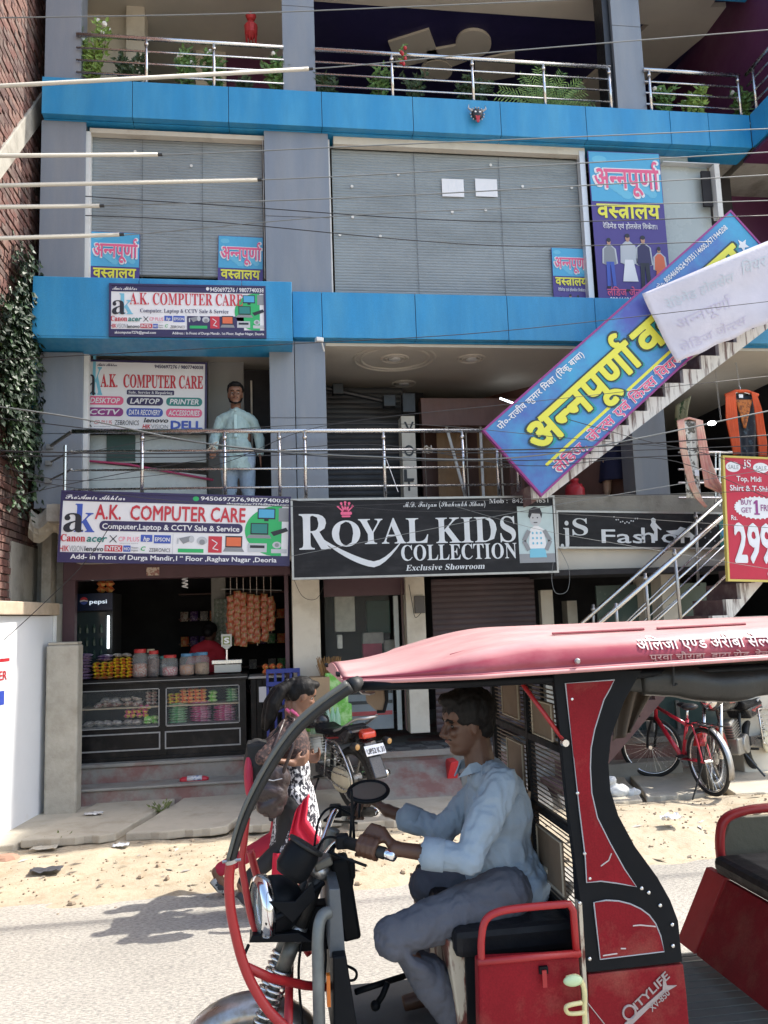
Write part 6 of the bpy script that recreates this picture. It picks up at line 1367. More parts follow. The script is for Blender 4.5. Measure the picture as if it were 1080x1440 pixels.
s = MB(); s.grid(10, 20, cloth([(952, 592), (956, 630), (968, 680), (978, 700), (992, 714)], [(962, 590), (966, 630), (978, 680), (990, 705), (995, 712)], 0, 0, YG_-.02, .01)); s.build('scarf', F_pinks, h2, smooth=True, solid=.005)
s = MB(); s.grid(12, 18, cloth([(978, 590), (984, 640), (992, 684), (1010, 692), (1027, 701)], [(988, 592), (998, 640), (1010, 672), (1022, 695), (1029, 702)], 0, 0, YG_-.03, .015)); s.build('scarf', F_pinks, h2, smooth=True, solid=.005)
s = MB(); s.tube([q(952, 593), q(969, 588), q(988, 593)], .014, 6); s.build('hanger', F_pinks, h2, smooth=True); s = MB(); s.obox(q(980, 665, YG_-.005), (.05, .004, .07)); s.build('tag', P_white, h2)
h3 = hang('hanging_cloth', 'olive cloth with green leaf print hanging under the stairs', A(962, 560, 8.9)); s = MB(); s.grid(10, 8, cloth([(950, 570), (950, 590), (952, 600)], [(972, 556), (968, 580), (966, 596)], 0, 0, 8.9, .02)); s.build('cloth', mat('olive_leaf', (.22, .22, .14), .85, col2=(.03, .07, .03), c2s=12, c2w=(.55, .6)), h3, smooth=True, solid=.005)
for i, (px0, py0, px1, py1, lab) in enumerate(((1006, 522, 1014, 592, 'thin metal chain dangling free between the two dresses'), (1035, 510, 1040, 545, 'metal chain holding the orange-scarfed dress'))):
    t = thing('chain', lab, 'chain', A(px0, py0, YG_)); a, b_ = A(px0, py0, YG_), A(px1, py1, YG_); n = int((a-b_).length/.035); s = MB()
    for k in range(n):
        c = a.lerp(b_, (k+.5)/n); Mx = Matrix.Rotation(rad(90*(k % 2)), 3, 'Z'); s.tube([c+Mx@Vector((.008*math.cos(x), 0, .021*math.sin(x))) for x in [j*math.pi/4 for j in range(8)]], .0025, 4, closed=True)
    tag(s.build('links', M_steeld, t), kind='stuff')
t = thing('water_jar', 'red plastic container on the first-floor ledge beside the mannequin', 'container', A(808, 715, 9.6)); s = MB(); c = A(810, 715, 9.6); s.lathe([(.10, 0), (.12, .03), (.12, .24), (.09, .30), (.05, .31), (.05, .34)], c, n=16); s.build('body', M_red, t, smooth=True); s = MB(); s.lathe([(.055, .341), (.055, .37)], c, n=12); s.build('lid', M_red, t)
t = thing('wooden_pole', 'pale wooden pole standing between the mannequin and the grey column', 'pole', A(904, 715, 9.7)); s = MB(); s.tube([A(905, 717, 9.7), A(902, 560, 9.7)], .035, 8); s.build('pole', mat('pale_wood', (.35, .25, .16), .7), t)
t = thing('curtain', 'dull olive curtain hanging behind the wooden pole', 'curtain', A(900, 715, 9.95)); s = MB(); s.grid(20, 4, cloth([(885, 590), (888, 717)], [(912, 590), (916, 717)], 0, 0, 9.95, .03, 40)); s.build('cloth', mat('olive_curtain', (.10, .10, .06), .85), t, smooth=True)
t = thing('ceiling_lamp', 'small lit ceiling lamp in the dark shop beyond the dresses', 'lamp', A(1001, 595, 10.5)); s = MB(); s.ell(A(1001, 595, 10.5), (.06, .06, .03)); s.build('bulb', mat('lamp_glow', (1, 1, 1), emit=(.9, .93, 1, 8)), t)

# ------------------------------------------------------------------ terrace plants and ornaments
M_pot = mat('white_pot', (.55, .53, .5), .6); M_leaf = mat('leaf_green', (.10, .20, .05), .5, var=.4, vs=8); M_leafl = mat('leaf_light', (.24, .36, .08), .5, var=.3, vs=8); M_leafd = mat('leaf_dark', (.035, .07, .025), .5, var=.3, vs=8); M_flow = mat('white_flower', (.75, .75, .7), .6)
def shrub(label, px, pyt, pyb, wpx, lm, flowers=0, dens=70, Y=9.25, seed=1, group=None):
    a, b_ = A(px, pyt, Y), A(px, pyb, Y); r_ = random.Random(seed); hh = a.z-b_.z; ww = A(px+wpx/2, pyt, Y).x-a.x; base = Vector((a.x, Y, 8.06))
    t = thing('potted_plant', label, 'plant', base, group); s = MB(); s.lathe([(.07, 0), (.10, .14), (.105, .16), (.09, .165)], base, n=12); s.build('pot', M_pot, t)
    st, lf, fw = MB(), MB(), MB(); zb_ = 8.22
    for k in range(8):
        tp = Vector((a.x+r_.uniform(-ww, ww), Y+r_.uniform(-.12, .12), b_.z+hh*r_.uniform(.55, 1))); p0 = Vector((a.x, Y, zb_)); mid = p0.lerp(tp, .5)+Vector((r_.uniform(-.04, .04), 0, .04)); pts = [p0, mid, tp]; st.tube(pts, [.006, .004, .002], 5)
        for j in range(dens//3):
            u = r_.uniform(.25, 1); p = (p0.lerp(mid, u*2) if u < .5 else mid.lerp(tp, u*2-1))+Vector((r_.uniform(-.04, .04), r_.uniform(-.04, .04), r_.uniform(-.03, .03)))
            leaf(lf, p, Vector((r_.uniform(-.5, .5), -1, r_.uniform(-.2, .9))).normalized(), Vector((r_.uniform(-1, 1), r_.uniform(-.3, .3), r_.uniform(-.4, 1))).normalized(), r_.uniform(.05, .095), r_.uniform(.015, .028))
        if k < flowers: fw.ell(tp, 0.022+r_.uniform(0, .014), nu=6, nv=4)
    st.build('stem', M_twig, t); tag(lf.build('leaves', lm, t), kind='stuff')
    if flowers: tag(fw.build('flowers', M_flow, t), kind='stuff')
shrub('lanky flowering plant spilling over the rail beside the corner column', 128, 28, 118, 52, M_leafl, 8, 190, 9.3, 1)
shrub('small dark-leaved potted plant beside the first white column', 184, 70, 118, 36, M_leafd, 1, 130, seed=2)
shrub('potted plant with white flowers before the grey room wall', 258, 66, 118, 26, M_leaf, 5, 110, seed=3)
shrub('bushy green potted plant near the second white column', 303, 70, 120, 36, M_leaf, 2, 160, seed=4)
shrub('low potted plant under the purple screen', 345, 112, 125, 20, M_leafd, 0, 50, seed=5)
shrub('upright potted plant with white blossom next to the middle column', 385, 74, 126, 26, M_leaf, 7, 120, seed=6)
shrub('feathery dark plant just past the middle grey column', 456, 108, 135, 26, M_leafd, 0, 90, seed=7)
shrub('green potted plant left of the hanging chillies', 532, 98, 140, 26, M_leaf, 0, 110, seed=8)
shrub('thin brown-leaved plant below the hanging chillies', 578, 105, 143, 36, M_leafd, 0, 60, seed=9)
shrub('dull bushy plant behind the demon mask', 660, 112, 148, 60, M_leafd, 0, 150, seed=10)
shrub('small flowering plant right of the right-hand grey column', 930, 124, 158, 28, M_leaf, 2, 100, seed=11)
shrub('bright green potted plant in the middle of the short railing', 973, 126, 164, 28, M_leafl, 3, 130, seed=12)
shrub('leafy plant at the terrace corner by the wing', 1040, 122, 165, 34, M_leaf, 3, 120, seed=13)
pm = thing('potted_palm', 'potted palm with arching fronds behind the long terrace railing', 'palm', (A(770, 150, 9.45).x, 9.45, 8.06)); base = Vector((A(770, 150, 9.3).x, 9.3, 8.30)); s = MB(); s.lathe([(.1, -.24), (.14, -.05), (.13, -.03)], base, n=12); s.build('pot', M_pot, pm)
rb = random.Random(9)
for k in range(16):
    ang = -1.15+2.3*k/15+rb.uniform(-.08, .08); L_ = rb.uniform(.5, .75); s = MB(); pts = []
    for j in range(9): u = j/8; pts.append(base+Vector((math.sin(ang)*L_*u+math.sin(ang)*.12*u*u, rb.uniform(-.01, .01)-.15*u*math.cos(k*2.1), L_*u*math.cos(ang)*.9+.10*u-.20*u*u*abs(math.sin(ang)))))
    s.tube(pts, [.006]*4+[.003]*5, 4)
    for j in range(2, 9):
        d = (pts[j]-pts[j-1]).normalized()
        for sg in (-1, 1):
            for o_ in (0, .5):
                pp = pts[j-1].lerp(pts[j], o_); side = Vector((d.z, 0, -d.x))*sg; e = pp+(side*.8+d*.7+Vector((0, 0, -.25))).normalized()*(.17-.010*j); s.add([pp, pp.lerp(e, .5)+d*.010, e, pp.lerp(e, .5)-d*.010], [(0,1,2,3)])
    s.build('frond', M_leafl if k % 3 else M_leaf, pm)
lt = thing('hanging_lantern', 'red paper tassel lantern hanging from the terrace ceiling', 'lantern', A(352, 12, 9.6)); c = A(353, 40, 9.6)
s = MB(); s.lathe([(.02, .22), (.07, .17), (.05, .12), (.02, .1)], c, n=10); s.lathe([(.03, .1), (.085, .03), (.08, -.08), (.03, -.14)], c, n=10); s.build('lantern', mat('red_paper', (.45, .03, .03), .6, var=.2, vs=20), lt)
s = MB()
for k in range(10): a = k*.63; s.tube([c+Vector((.07*math.cos(a), .07*math.sin(a), -.08)), c+Vector((.06*math.cos(a), .06*math.sin(a), -.21))], .007, 4)
s.build('tassels', mat('red_paper', (0,0,0)), lt)
ch = thing('hanging_chillies', 'string of red and green charms hanging from the terrace rail', 'charm', A(567, 62, 9.0)); s = MB(); s2 = MB(); c = A(566, 62, 9.0)
s2.tube([c, c+Vector((0, 0, -.3))], .004, 4); [s.ell(c+Vector((.03*math.cos(k*2.2), .02*math.sin(k*2.2), -.05-.045*k)), (.022, .022, .028), nu=8, nv=6) for k in range(6)]; [leaf(s2, c+Vector((0, 0, -.04*k-.02)), Vector((0, -1, 0)), Vector((math.cos(k*1.9), 0, .3)), .07, .02) for k in range(7)]
s.build('red_fruit', M_red, ch, smooth=True); s2.build('greenery', M_leaf, ch)
mk = thing('wall_mask', 'black horned mask with a red tongue hanging on the blue band', 'mask', A(671, 165, 9.03)); c = A(671, 161, 9.0); M_silv = mat('mask_silver', (.4, .4, .42), .35, .5)
s = MB(); s.ell(c, (.075, .035, .075)); s.build('face', M_black, mk, smooth=True); s = MB(); s.prism([c+Vector((-.03, -.03, -.03)), c+Vector((.03, -.03, -.03)), c+Vector((.012, -.035, -.12)), c+Vector((-.012, -.035, -.12))], (0, .012, 0)); s.build('tongue', M_red, mk)
for k in (-1, 1):
    s = MB(); s.tube([c+Vector((k*.05, 0, .04)), c+Vector((k*.11, -.01, .07)), c+Vector((k*.10, -.01, .12))], [.018, .012, .003], 6); s.build('horn', M_silv, mk, smooth=True); s = MB(); s.ell(c+Vector((k*.028, -.034, .015)), (.014, .006, .011)); s.build('eye', P_white, mk)
s = MB(); [s.ell(c+Vector((.085*math.cos(a), -.008, .085*math.sin(a))), .012, nu=6, nv=4) for a in [k*.45 for k in range(14)]]; s.build('rim_beads', M_silv, mk)
cm = thing('security_camera', 'small white security camera below the blue band corner', 'camera', A(451, 482, 9.0)); s = MB(); s.obox(A(449, 478, 9.0), (.09, .07, .05), Matrix.Rotation(.3, 3, 'Z')); s.build('housing', M_white, cm, bevel=.01); s = MB(); s.tube([A(452, 480, 9.05), A(456, 494, 9.12)], .009, 6); s.build('bracket', M_white, cm)

# ------------------------------------------------------------------ overhead wires
M_wire = mat('black_cable', (.025, .025, .028), .5); M_wireg = mat('grey_wire', (.16, .17, .17), .5); M_pvc = mat('cream_conduit', (.46, .43, .37), .5)
def wire(label, pts, Y, r_=.006, mm=M_wire, sleeve=None, group='overhead wires crossing the facade', ex=6.0, name='cable'):
    P = [A(x, y, Y) for x, y in pts]
    Q = []
    for i in range(len(P)-1):
        p0, p1, p2, p3 = P[max(i-1, 0)], P[i], P[i+1], P[min(i+2, len(P)-1)]
        for k in range(8): t_ = k/8; Q.append(0.5*((2*p1)+(p2-p0)*t_+(2*p0-5*p1+4*p2-p3)*t_*t_+(3*p1-p0-3*p2+p3)*t_**3))
    Q.append(P[-1])
    if ex: Q = [Q[0]+(Q[0]-Q[1]).normalized()*ex]+Q+[Q[-1]+(Q[-1]-Q[-2]).normalized()*ex]
    t = thing(name, label, 'wire', Q[0], group); s = MB(); s.tube(Q, r_, 6); s.build('wire', mm, t, smooth=True)
    if sleeve:
        a, b_ = [A(x, y, Y-.001) for x, y in sleeve]; s = MB(); a = a+(a-b_).normalized()*ex; s.tube([a, b_], .017, 8); s.build('sleeve', M_pvc, t, smooth=True); s = MB(); s.tube([b_, b_+(b_-a).normalized()*.035], .013, 8); s.build('sleeve_end', M_black, t)
    return t
YW = 6.4
wire('thin grey wire crossing the topmost terrace without any sleeve', [(0, 25), (300, 20), (540, 11), (790, 0)], YW, .005, M_wireg)
wire('wire in a long cream sleeve crossing the top blue band, highest of the sleeved wires', [(0, 120), (435, 97), (700, 73), (1080, 42)], YW, .005, M_wireg, ((0, 121), (434, 97)))
wire('sleeved wire running over the first shutter top, sleeve ending on the shutter', [(0, 219), (222, 218), (540, 204), (1080, 181)], YW, .005, M_wireg, ((0, 219), (222, 217.5)))
wire('sleeved wire whose cream sleeve ends at the broad grey column', [(0, 261), (362, 253), (700, 236), (1080, 214)], YW, .005, M_wireg, ((0, 261), (362, 253)))
wire('sleeved wire with a short cream sleeve ending at the shutter frame', [(0, 291), (140, 289), (540, 276), (1080, 246)], YW, .005, M_wireg, ((0, 291), (140, 289.5)))
wire('lowest sleeved wire passing just above the small posters', [(0, 334), (168, 331), (540, 300), (1080, 282)], YW, .004, M_wireg, ((0, 335), (168, 330)))
wire('dark thin wire sagging over the two grey shutters', [(120, 276), (300, 288), (700, 312), (1080, 303)], YW, .004, M_wire, ex=0)
wire('second dark thin wire sagging below the first across the shutters', [(120, 303), (300, 312), (690, 345), (1000, 340)], YW, .004, M_wire, ex=0)
wire('thin wire crossing the slanted banner diagonally', [(440, 482), (700, 466), (1080, 424)], 7.7, .004, M_wire)
low = [([(0, 572), (120, 590), (300, 625), (520, 642), (760, 640), (1080, 578)], .010, M_wireg), ([(0, 588), (200, 612), (430, 640), (700, 648), (1080, 636)], .006, M_wire), ([(0, 634), (200, 638), (430, 634), (640, 633), (800, 630), (1080, 612)], .009, M_wire),
       ([(0, 641), (250, 643), (520, 637), (800, 636), (1080, 626)], .006, M_wire), ([(0, 655), (110, 676), (300, 655), (450, 600), (700, 570)], .004, M_wire), ([(0, 702), (150, 670), (300, 645), (520, 625), (740, 655), (930, 645), (1080, 700)], .005, M_wire),
       ([(0, 668), (200, 700), (420, 712), (700, 703), (1080, 690)], .004, M_wire), ([(410, 782), (600, 745), (760, 714), (900, 690), (1080, 660)], .004, M_wireg), ([(380, 700), (560, 718), (740, 720), (1080, 742)], .004, M_wire),
       ([(640, 712), (760, 745), (900, 770), (1080, 800)], .003, M_wireg), ([(0, 632), (90, 640), (300, 606), (560, 596), (820, 618), (1080, 640)], .004, M_wire), ([(800, 590), (900, 618), (1000, 640), (1080, 668)], .005, M_wire)]
labs = ('thick grey cable sagging over the balcony rail, highest of the bundle', 'black cable just under the thick grey one at the balcony', 'thick black cable level with the balcony mid rail', 'black cable twinned below the thick black cable', 'thin wire rising from the left column to the banner foot', 'thin black wire swinging from the brick wall over the banner foot',
        'thin wire running over the large computer sign header', 'grey wire slanting up across the kids shop sign', 'thin wire crossing the crown on the kids shop sign', 'thin grey wire descending across the fashion sign', 'thin wire arching above the balcony rail', 'short black wire crossing the hanging dresses')
for (P, r_, mm), lb in zip(low, labs): wire(lb, P, 8.0, r_*.8, mm, group='cables hung in front of the balcony', ex=4 if P[0][0] == 0 else 0)
wire('slanting wire from the large sign corner down to the cabin roof', [(158, 735), (120, 790), (60, 850), (0, 905)], 8.3, .004, M_wire, ex=0)
wire('looped loose wire at the end of the kids shop sign', [(786, 770), (800, 800), (798, 830), (782, 834), (776, 815), (778, 790)], 8.6, .003, M_wireg, ex=0, group='loose wire ends')
wire('thin wire drooping on the white pillar below the signs', [(410, 806), (425, 838), (445, 842), (457, 820)], 9.5, .003, M_wire, ex=0, group='loose wire ends')
wire('cable looping from the fuse box on the cream pillar', [(575, 822), (580, 850), (584, 868), (592, 862)], 9.6, .004, M_wire, ex=0, group='loose wire ends')
kn = thing('wire_knot', 'tangle of pale tied wire knotted on the balcony rail', 'knot', A(602, 633, 8.8)); rk = random.Random(3)
for c_ in (A(602, 632, 8.8), A(298, 628, 8.78)): 
    s = MB(); s.tube([c_+Vector((rk.uniform(-.06, .06), rk.uniform(-.03, .03), rk.uniform(-.05, .05))) for k in range(14)], .006, 5); s.build('loop', M_pvc, kn, smooth=True)
s = MB(); s.tube([A(543, 645, 8.8), A(560, 692, 8.75)], .004, 5); tag(s.build('cord', P_white), 'short white cord hanging from a balcony railing post', 'cord')

# ------------------------------------------------------------------ bits on the ground
rs_ = random.Random(17)
def rock(label, p, sz, seed, name='stone', mm=M_concl, flatn=1.0):
    s = MB(); s.ell((0,0,0), 1, nu=9, nv=7); 
    for v in s.v: v *= 1+.28*noise.noise(v*1.3+Vector((seed, 0, 0))); v.x *= sz[0]; v.y *= sz[1]; v.z *= sz[2]; v += Vector(p)+Vector((0, 0, sz[2]*.6))
    t = thing(name, label, 'stone', p); s.build('stone', mm, t); return tag(t, group=None)
def gz(px, py, z=.03): p = AZ(px, py, z); return Vector((p.x, p.y, z))
rock('rounded pale stone on a brick at the concrete post foot', gz(105, 1112, .18), (.075, .06, .07), 2)
s = MB(); p = gz(107, 1128, .12); s.box(p.x-.08, p.x+.08, p.y, p.y+.1, .115, .19); tag(s.build('loose_brick', mat('dusty_brick', (.36, .30, .24), .9, var=.15, vs=8), bevel=.012), 'dusty loose brick lying at the foot of the concrete post', 'brick')
rock('brown broken brick lump at the picture edge under the cabin', gz(3, 1165, .03), (.09, .07, .06), 5, mm=mat('dusty_red_brick', (.34, .2, .14), .9)); rock('broken brick below the lump at the cabin foot', gz(8, 1215, .02), (.12, .08, .05), 8, mm=mat('dusty_red_brick', (0,0,0)))
t = thing('scrap_stick', 'rusty iron angle leaning against the white cabin foot', 'scrap', gz(20, 1172, .05)); s = MB(); s.tube([AZ(-25, 1090, .4), AZ(20, 1172, .06)], .018, 5); s.tube([AZ(0, 1176, .05), AZ(35, 1172, .05)], .015, 5); s.build('bar', mat('rusty_iron', (.22, .1, .07), .8, var=.2), t)
t = thing('plastic_bottle', 'crushed red-capped plastic wrapper bottle lying on the shop step', 'litter', AZ(265, 1112, .28)); c = AZ(265, 1111, .3); c.y = 9.5; s = MB(); s.tube([c+Vector((-.15, 0, 0)), c+Vector((-.12, 0, .0)), c+Vector((.12, 0, 0)), c+Vector((.16, 0, 0))], [.02, .04, .04, .02], 10, flat=.8); s.build('wrapper', mat('red_wrap', (.5, .03, .05), .3), t, smooth=True); s = MB(); s.tube([c+Vector((-.07, -.008, .012)), c+Vector((.09, -.008, .012))], .038, 10, flat=.8); s.build('label_band', mat('white_wrap', (.6, .6, .62), .3, col2=(.2, .25, .4), c2s=30, c2w=(.52, .56)), t, smooth=True)
def weed(label, p, n, h):
    t = thing('weed', label, 'weed', p); s = MB(); r_ = random.Random(n)
    for k in range(n): a = r_.uniform(0, 6.3); d = Vector((math.cos(a), math.sin(a), r_.uniform(.3, 1.4))).normalized(); q_ = p+d*r_.uniform(0, h); leaf(s, q_, Vector((0, -.6, .8)), d, r_.uniform(.03, .06), r_.uniform(.008, .015))
    tag(s.build('leaves', mat('dry_leaf', (.16, .19, .06), .7, var=.3, vs=9), t), kind='stuff')
weed('tuft of weeds growing at the front edge of the pavement slabs', gz(85, 1190, .03), 60, .12); weed('small weed sprouting in the gap between two slabs', gz(226, 1142, .1), 50, .12)
s = MB()
for k in range(1500):
    x = rs_.uniform(-5.5, 7.5); y = rs_.triangular(6.1, 8.1, 7.2); r_ = rs_.choice((.004, .006, .008, .012)) if rs_.random() < .985 else .026
    s.ell((x, y, hz(x, y)+r_*.3), (r_*rs_.uniform(.8, 1.4), r_*rs_.uniform(.8, 1.4), r_*.7), nu=5, nv=4)
tag(s.build('gravel', mat('verge_gravel', (.34, .27, .19), .95, col2=(.20, .15, .11), c2s=1.5)), kind='stuff')
s = MB()
for k in range(150):
    x = rs_.uniform(-4.5, 6.5); y = rs_.triangular(6.2, 8.1, 7.1); a = rs_.uniform(0, 3.14); L_ = rs_.uniform(.02, .075); d = Vector((math.cos(a), math.sin(a), 0))*L_; p = Vector((x, y, hz(x, y)+.006))
    s.add([p-d, p+Vector((-d.y, d.x, .02))*.3, p+d, p+Vector((d.y, -d.x, .0))*.2], [(0,1,2,3)])
tag(s.build('litter', mat('dark_litter', (.14, .115, .09), .8, col2=(.4, .38, .36), c2s=.9, c2w=(.5, .55))), kind='stuff')
for i, (px, py, sz, lab) in enumerate(((65, 1228, .12, 'scrap of black plastic trodden into the dirt'), (170, 1193, .07, 'clear crumpled wrapper below the slab edge'), (132, 1148, .09, 'crumpled clear bag lying in the gap between slabs'), (62, 1197, .11, 'pale torn paper at the weed tuft'))):
    p = gz(px, py, .12 if py < 1180 else hz(*gz(px, py).xy)); s = MB(); 
    s.grid(8, 6, lambda u, v: p+Vector(((u-.5)*sz*2, (v-.5)*sz*1.1, .02+.025*noise.noise(Vector((u*4, v*4, i)))+.012))); tag(s.build('plastic_scrap', mat('scrap%d' % i, ((.06, .06, .07), (.5, .52, .56), (.6, .58, .56), (.5, .46, .38))[i], .4), smooth=True, solid=.002), lab, 'litter')
# ------------------------------------------------------------------ battery rickshaw
V_red = mat('rickshaw_red', (0.20, 0.007, 0.013), 0.5, var=.16, vs=4, col2=(0.24, 0.085, 0.06), c2s=5, c2w=(.52, .9), fine=.15, spec=.15, bump=.1, bs=30)
V_redd = mat('rickshaw_tube_red', (0.33, 0.015, 0.018), 0.4, var=.1, vs=8)
V_roof = mat('rickshaw_roof_red', (0.27, 0.017, 0.038), 0.45, var=.10, vs=4, col2=(0.46, 0.16, 0.17), c2s=3.5, c2w=(.50, .85), dust_sun=((.56, .33, .31), .55, .97), stretch=(.6, 1.6, 1), coat=.2, bump=.08, bs=12)  # pale top is partly dust, partly painted sunlight
V_trim = mat('faded_red_lip', (0.52, 0.24, 0.23), .5, var=.1, vs=10)
V_blk = mat('rickshaw_black', (0.007, 0.008, 0.010), 0.5, var=.15, vs=6, spec=.12); V_rub = mat('black_rubber', (0.011, 0.011, 0.011), .6, var=.15, vs=12, bump=.2, bs=40)
V_seat = mat('black_vinyl_seat', (0.008, 0.008, 0.010), .5, spec=.2, var=.15, vs=8, bump=.3, bs=25); V_tarp = mat('dark_tarpaulin', (0.022, 0.021, 0.018), .45, var=.2, vs=4, bump=.5, bs=9)
V_chrome = mat('chrome', (.75, .75, .77), .12, 1.0, var=.03); V_dust = mat('dusty_tube', (.16, .17, .165), .55, .5, var=.2, vs=12); V_floor = mat('ribbed_floor', (.10, .10, .095), .7, var=.12, vs=4)
V_rust = mat('rusted_cream', (.50, .43, .33), .8, col2=(.12, .03, .02), c2s=9, c2w=(.48, .55), stretch=(2, 1, .5), var=.1); V_brown = mat('brown_hardboard', (.17, .12, .08), .8, var=.15, vs=4)
YN, YF = 2.78, 3.86
ER = thing('electric_rickshaw', 'dusty red battery rickshaw with black and red side panel passing before the shops', 'electric rickshaw', (1.2, 3.3, 0))
def ep(name, mm, fn, parent=ER, **k):
    s = MB(); fn(s); return s.build(name, mm, parent, **k)
N_ = lambda x, y, Y=YN: A(x, y, Y)
# roof shell
XS = [.245, .30, .42, .58, .74, .92, 1.15, 1.45, 1.8, 2.2, 2.6, 2.9]
def roof_sec(x):
    t = max(0, min(1, (x-.245)/.70)); t2 = t*t*(3-2*t)
    lip = 1.775+.016*t2+.018*max(0, min(1, (x-.9)/.9)); sh = lip+.022+.085*t2; cr = 1.822+.113*t2
    hw = .40+.20*min(1, t*1.6)
    yc = 3.32; P = []
    P.append((yc-hw-.012, lip)); P.append((yc-hw-.012, lip+.012)); P.append((yc-hw+.004, lip+.014)); 
    for k in range(7):
        a = rad(6+k*14); P.append((yc-hw+.075-.075*math.cos(a)*1.0, lip+.016+(sh-lip-.016)*math.sin(a)))
    for k in range(1, 8):
        u = k/8; y = yc-hw+.075+(hw-.075)*u*1.0; rg = .007*(1 if (k in (2, 5)) and x > .5 else 0)
        P.append((y, sh+(cr-sh)*math.sin(u*math.pi/2)+rg))
    Q = P+[(2*yc-y, z) for y, z in reversed(P)]
    return Q
secs = []
NX_ = 46
for i in range(NX_+1):
    x = XS[0]+(XS[-1]-XS[0])*(i/NX_)**1.25; secs.append([(x, y, z) for y, z in roof_sec(x)])
def rooff(s):
    n = len(secs[0])
    for sc_ in secs: s.v += [Vector(p) for p in sc_]
    for i in range(len(secs)-1):
        for k in range(n-1): s.f.append((i*n+k, i*n+k+1, (i+1)*n+k+1, (i+1)*n+k))
roof = ep('roof', V_roof, rooff, smooth=True, solid=.008)
ep('nose_plate', V_trim, lambda s: s.prism([Vector(secs[0][k]) for k in range(0, len(secs[0]))], (-.006, 0, 0)), roof)
for y in (2.98, 3.03, 3.60, 3.65): ep('bolt', V_blk, lambda s: s.lathe([(.008, 0), (.008, .012)], (.24, y, 1.800), (-1, 0, 0), 8), roof)
ep('lip_trim', V_trim, lambda s: s.tube([(sc_[0][0], sc_[0][1]-.004, sc_[0][2]+.004) for sc_ in secs], .008, 6), roof, smooth=True)
ep('lip_trim', V_trim, lambda s: s.tube([(sc_[-1][0], sc_[-1][1]+.004, sc_[-1][2]+.004) for sc_ in secs], .008, 6), roof, smooth=True)
for x0, x1, y in ((.62, .95, 2.86), (1.0, 1.35, 2.87), (1.4, 1.75, 2.87), (1.25, 1.55, 2.95), (1.62, 1.9, 2.95)):
    ep('groove', mat('groove_red', (.2, .015, .03), .5), lambda s: s.tube([(x0+(x1-x0)*k/6, y, max(z for yy, z in [(q[1], q[2]) for q in [(0, a, b) for a, b in roof_sec(x0+(x1-x0)*k/6)]] if abs(yy-y) < .06)-.001) for k in range(7)], .005, 6), roof)
ep('rivet', M_steeld, lambda s: s.lathe([(.011, 0), (.007, .008)], (N_(812, 930, 2.705)), (0, -1, 0), 8), roof)
rb_ = roof_sec(1.5); 
def rooftext(st, px0, py, px1, cap, mm, off, dv=True):
    s = MB(); a, b_ = A(px0, py, 2.715), A(px1, py-(px1-px0)*.032, 2.715); U_v = (b_-a).normalized(); h_ = a.z-A(px0, py+cap, 2.715).z
    x0 = a.x; put_text(s, st, Vector((0, 0, 0)), Vector((1, 0, 0)), Vector((0, 0, 1)), b_.x-a.x, h_, dv=dv, off=off)
    for v in s.v:
        x = x0+v.x; P = roof_sec(x); z = a.z+(b_.z-a.z)*(v.x/(b_.x-a.x))+v.z; P2_ = P[2:14]
        for k in range(len(P2_)-1):
            if P2_[k][1] <= z <= P2_[k+1][1]: f_ = (z-P2_[k][1])/(P2_[k+1][1]-P2_[k][1]+1e-9); yy = P2_[k][0]*(1-f_)+P2_[k+1][0]*f_; break
        else: yy = P2_[0][0] if z < P2_[0][1] else P2_[-1][0]
        v.x, v.z, v.y = x, z, yy-.008+v.y
    tag(s.build('lettering', mm, roof), kind='stuff')
rooftext('अलिजा एण<ड अरीबा सेल<स', 899, 914, 1092, 14, mat('faded_white_paint', (.66, .56, .54), .6, var=.15, vs=20), .02)
rooftext('पुरवा चौराहा, हाटा रोड, देवरि', 914, 929, 1092, 8, mat('faded_grey_paint', (.36, .2, .19), .6), .02)
# roof frame tubes and lining
ep('roof_lining', V_brown, lambda s: s.box(.55, 2.85, 2.80, 3.84, 1.755, 1.765))
for y in (2.80, 3.84): ep('roof_rail', V_blk, lambda s: s.tube([(.30, y+.06*(1 if y < 3 else -1), 1.765), (.6, y, 1.765), (2.85, y, 1.775)], .016, 8), smooth=True)
# windscreen hoop
hoopN = [N_(x, y, 2.84) for x, y in ((493, 965), (452, 994), (417, 1026), (386, 1069), (359, 1118), (341, 1160), (326, 1212))]
hoopF = [Vector((p.x, 3.80-(0), p.z)) for p in hoopN]
def bez(P, n=6):
    Q = []
    for i in range(len(P)-1):
        p0, p1, p2, p3 = P[max(i-1, 0)], P[i], P[i+1], P[min(i+2, len(P)-1)]
        for k in range(n): t_ = k/n; Q.append(0.5*((2*p1)+(p2-p0)*t_+(2*p0-5*p1+4*p2-p3)*t_*t_+(3*p1-p0-3*p2+p3)*t_**3))
    return Q+[P[-1]]
hq = bez(hoopN); rr0 = [.032-.015*(k/(len(hq)-1)) for k in range(len(hq))]
ep('windscreen_hoop', V_rub, lambda s: s.tube(hq, rr0, 10, flat=.7), smooth=True)
ep('hoop_edge', mat('grey_edge_rubber', (.09, .09, .08), .5), lambda s: s.tube([p+Vector((-.012, -.012, .012)) for p in hq], [r_*.62 for r_ in rr0], 8, flat=.6), smooth=True)
ep('hoop_stub', V_rub, lambda s: s.tube([hoopN[0]+Vector((.03, .03, .005)), hoopN[0]], .028, 8), smooth=True)
hqF = bez([Vector((p.x+.02, 3.80, p.z-.01)) for p in hoopN]); 
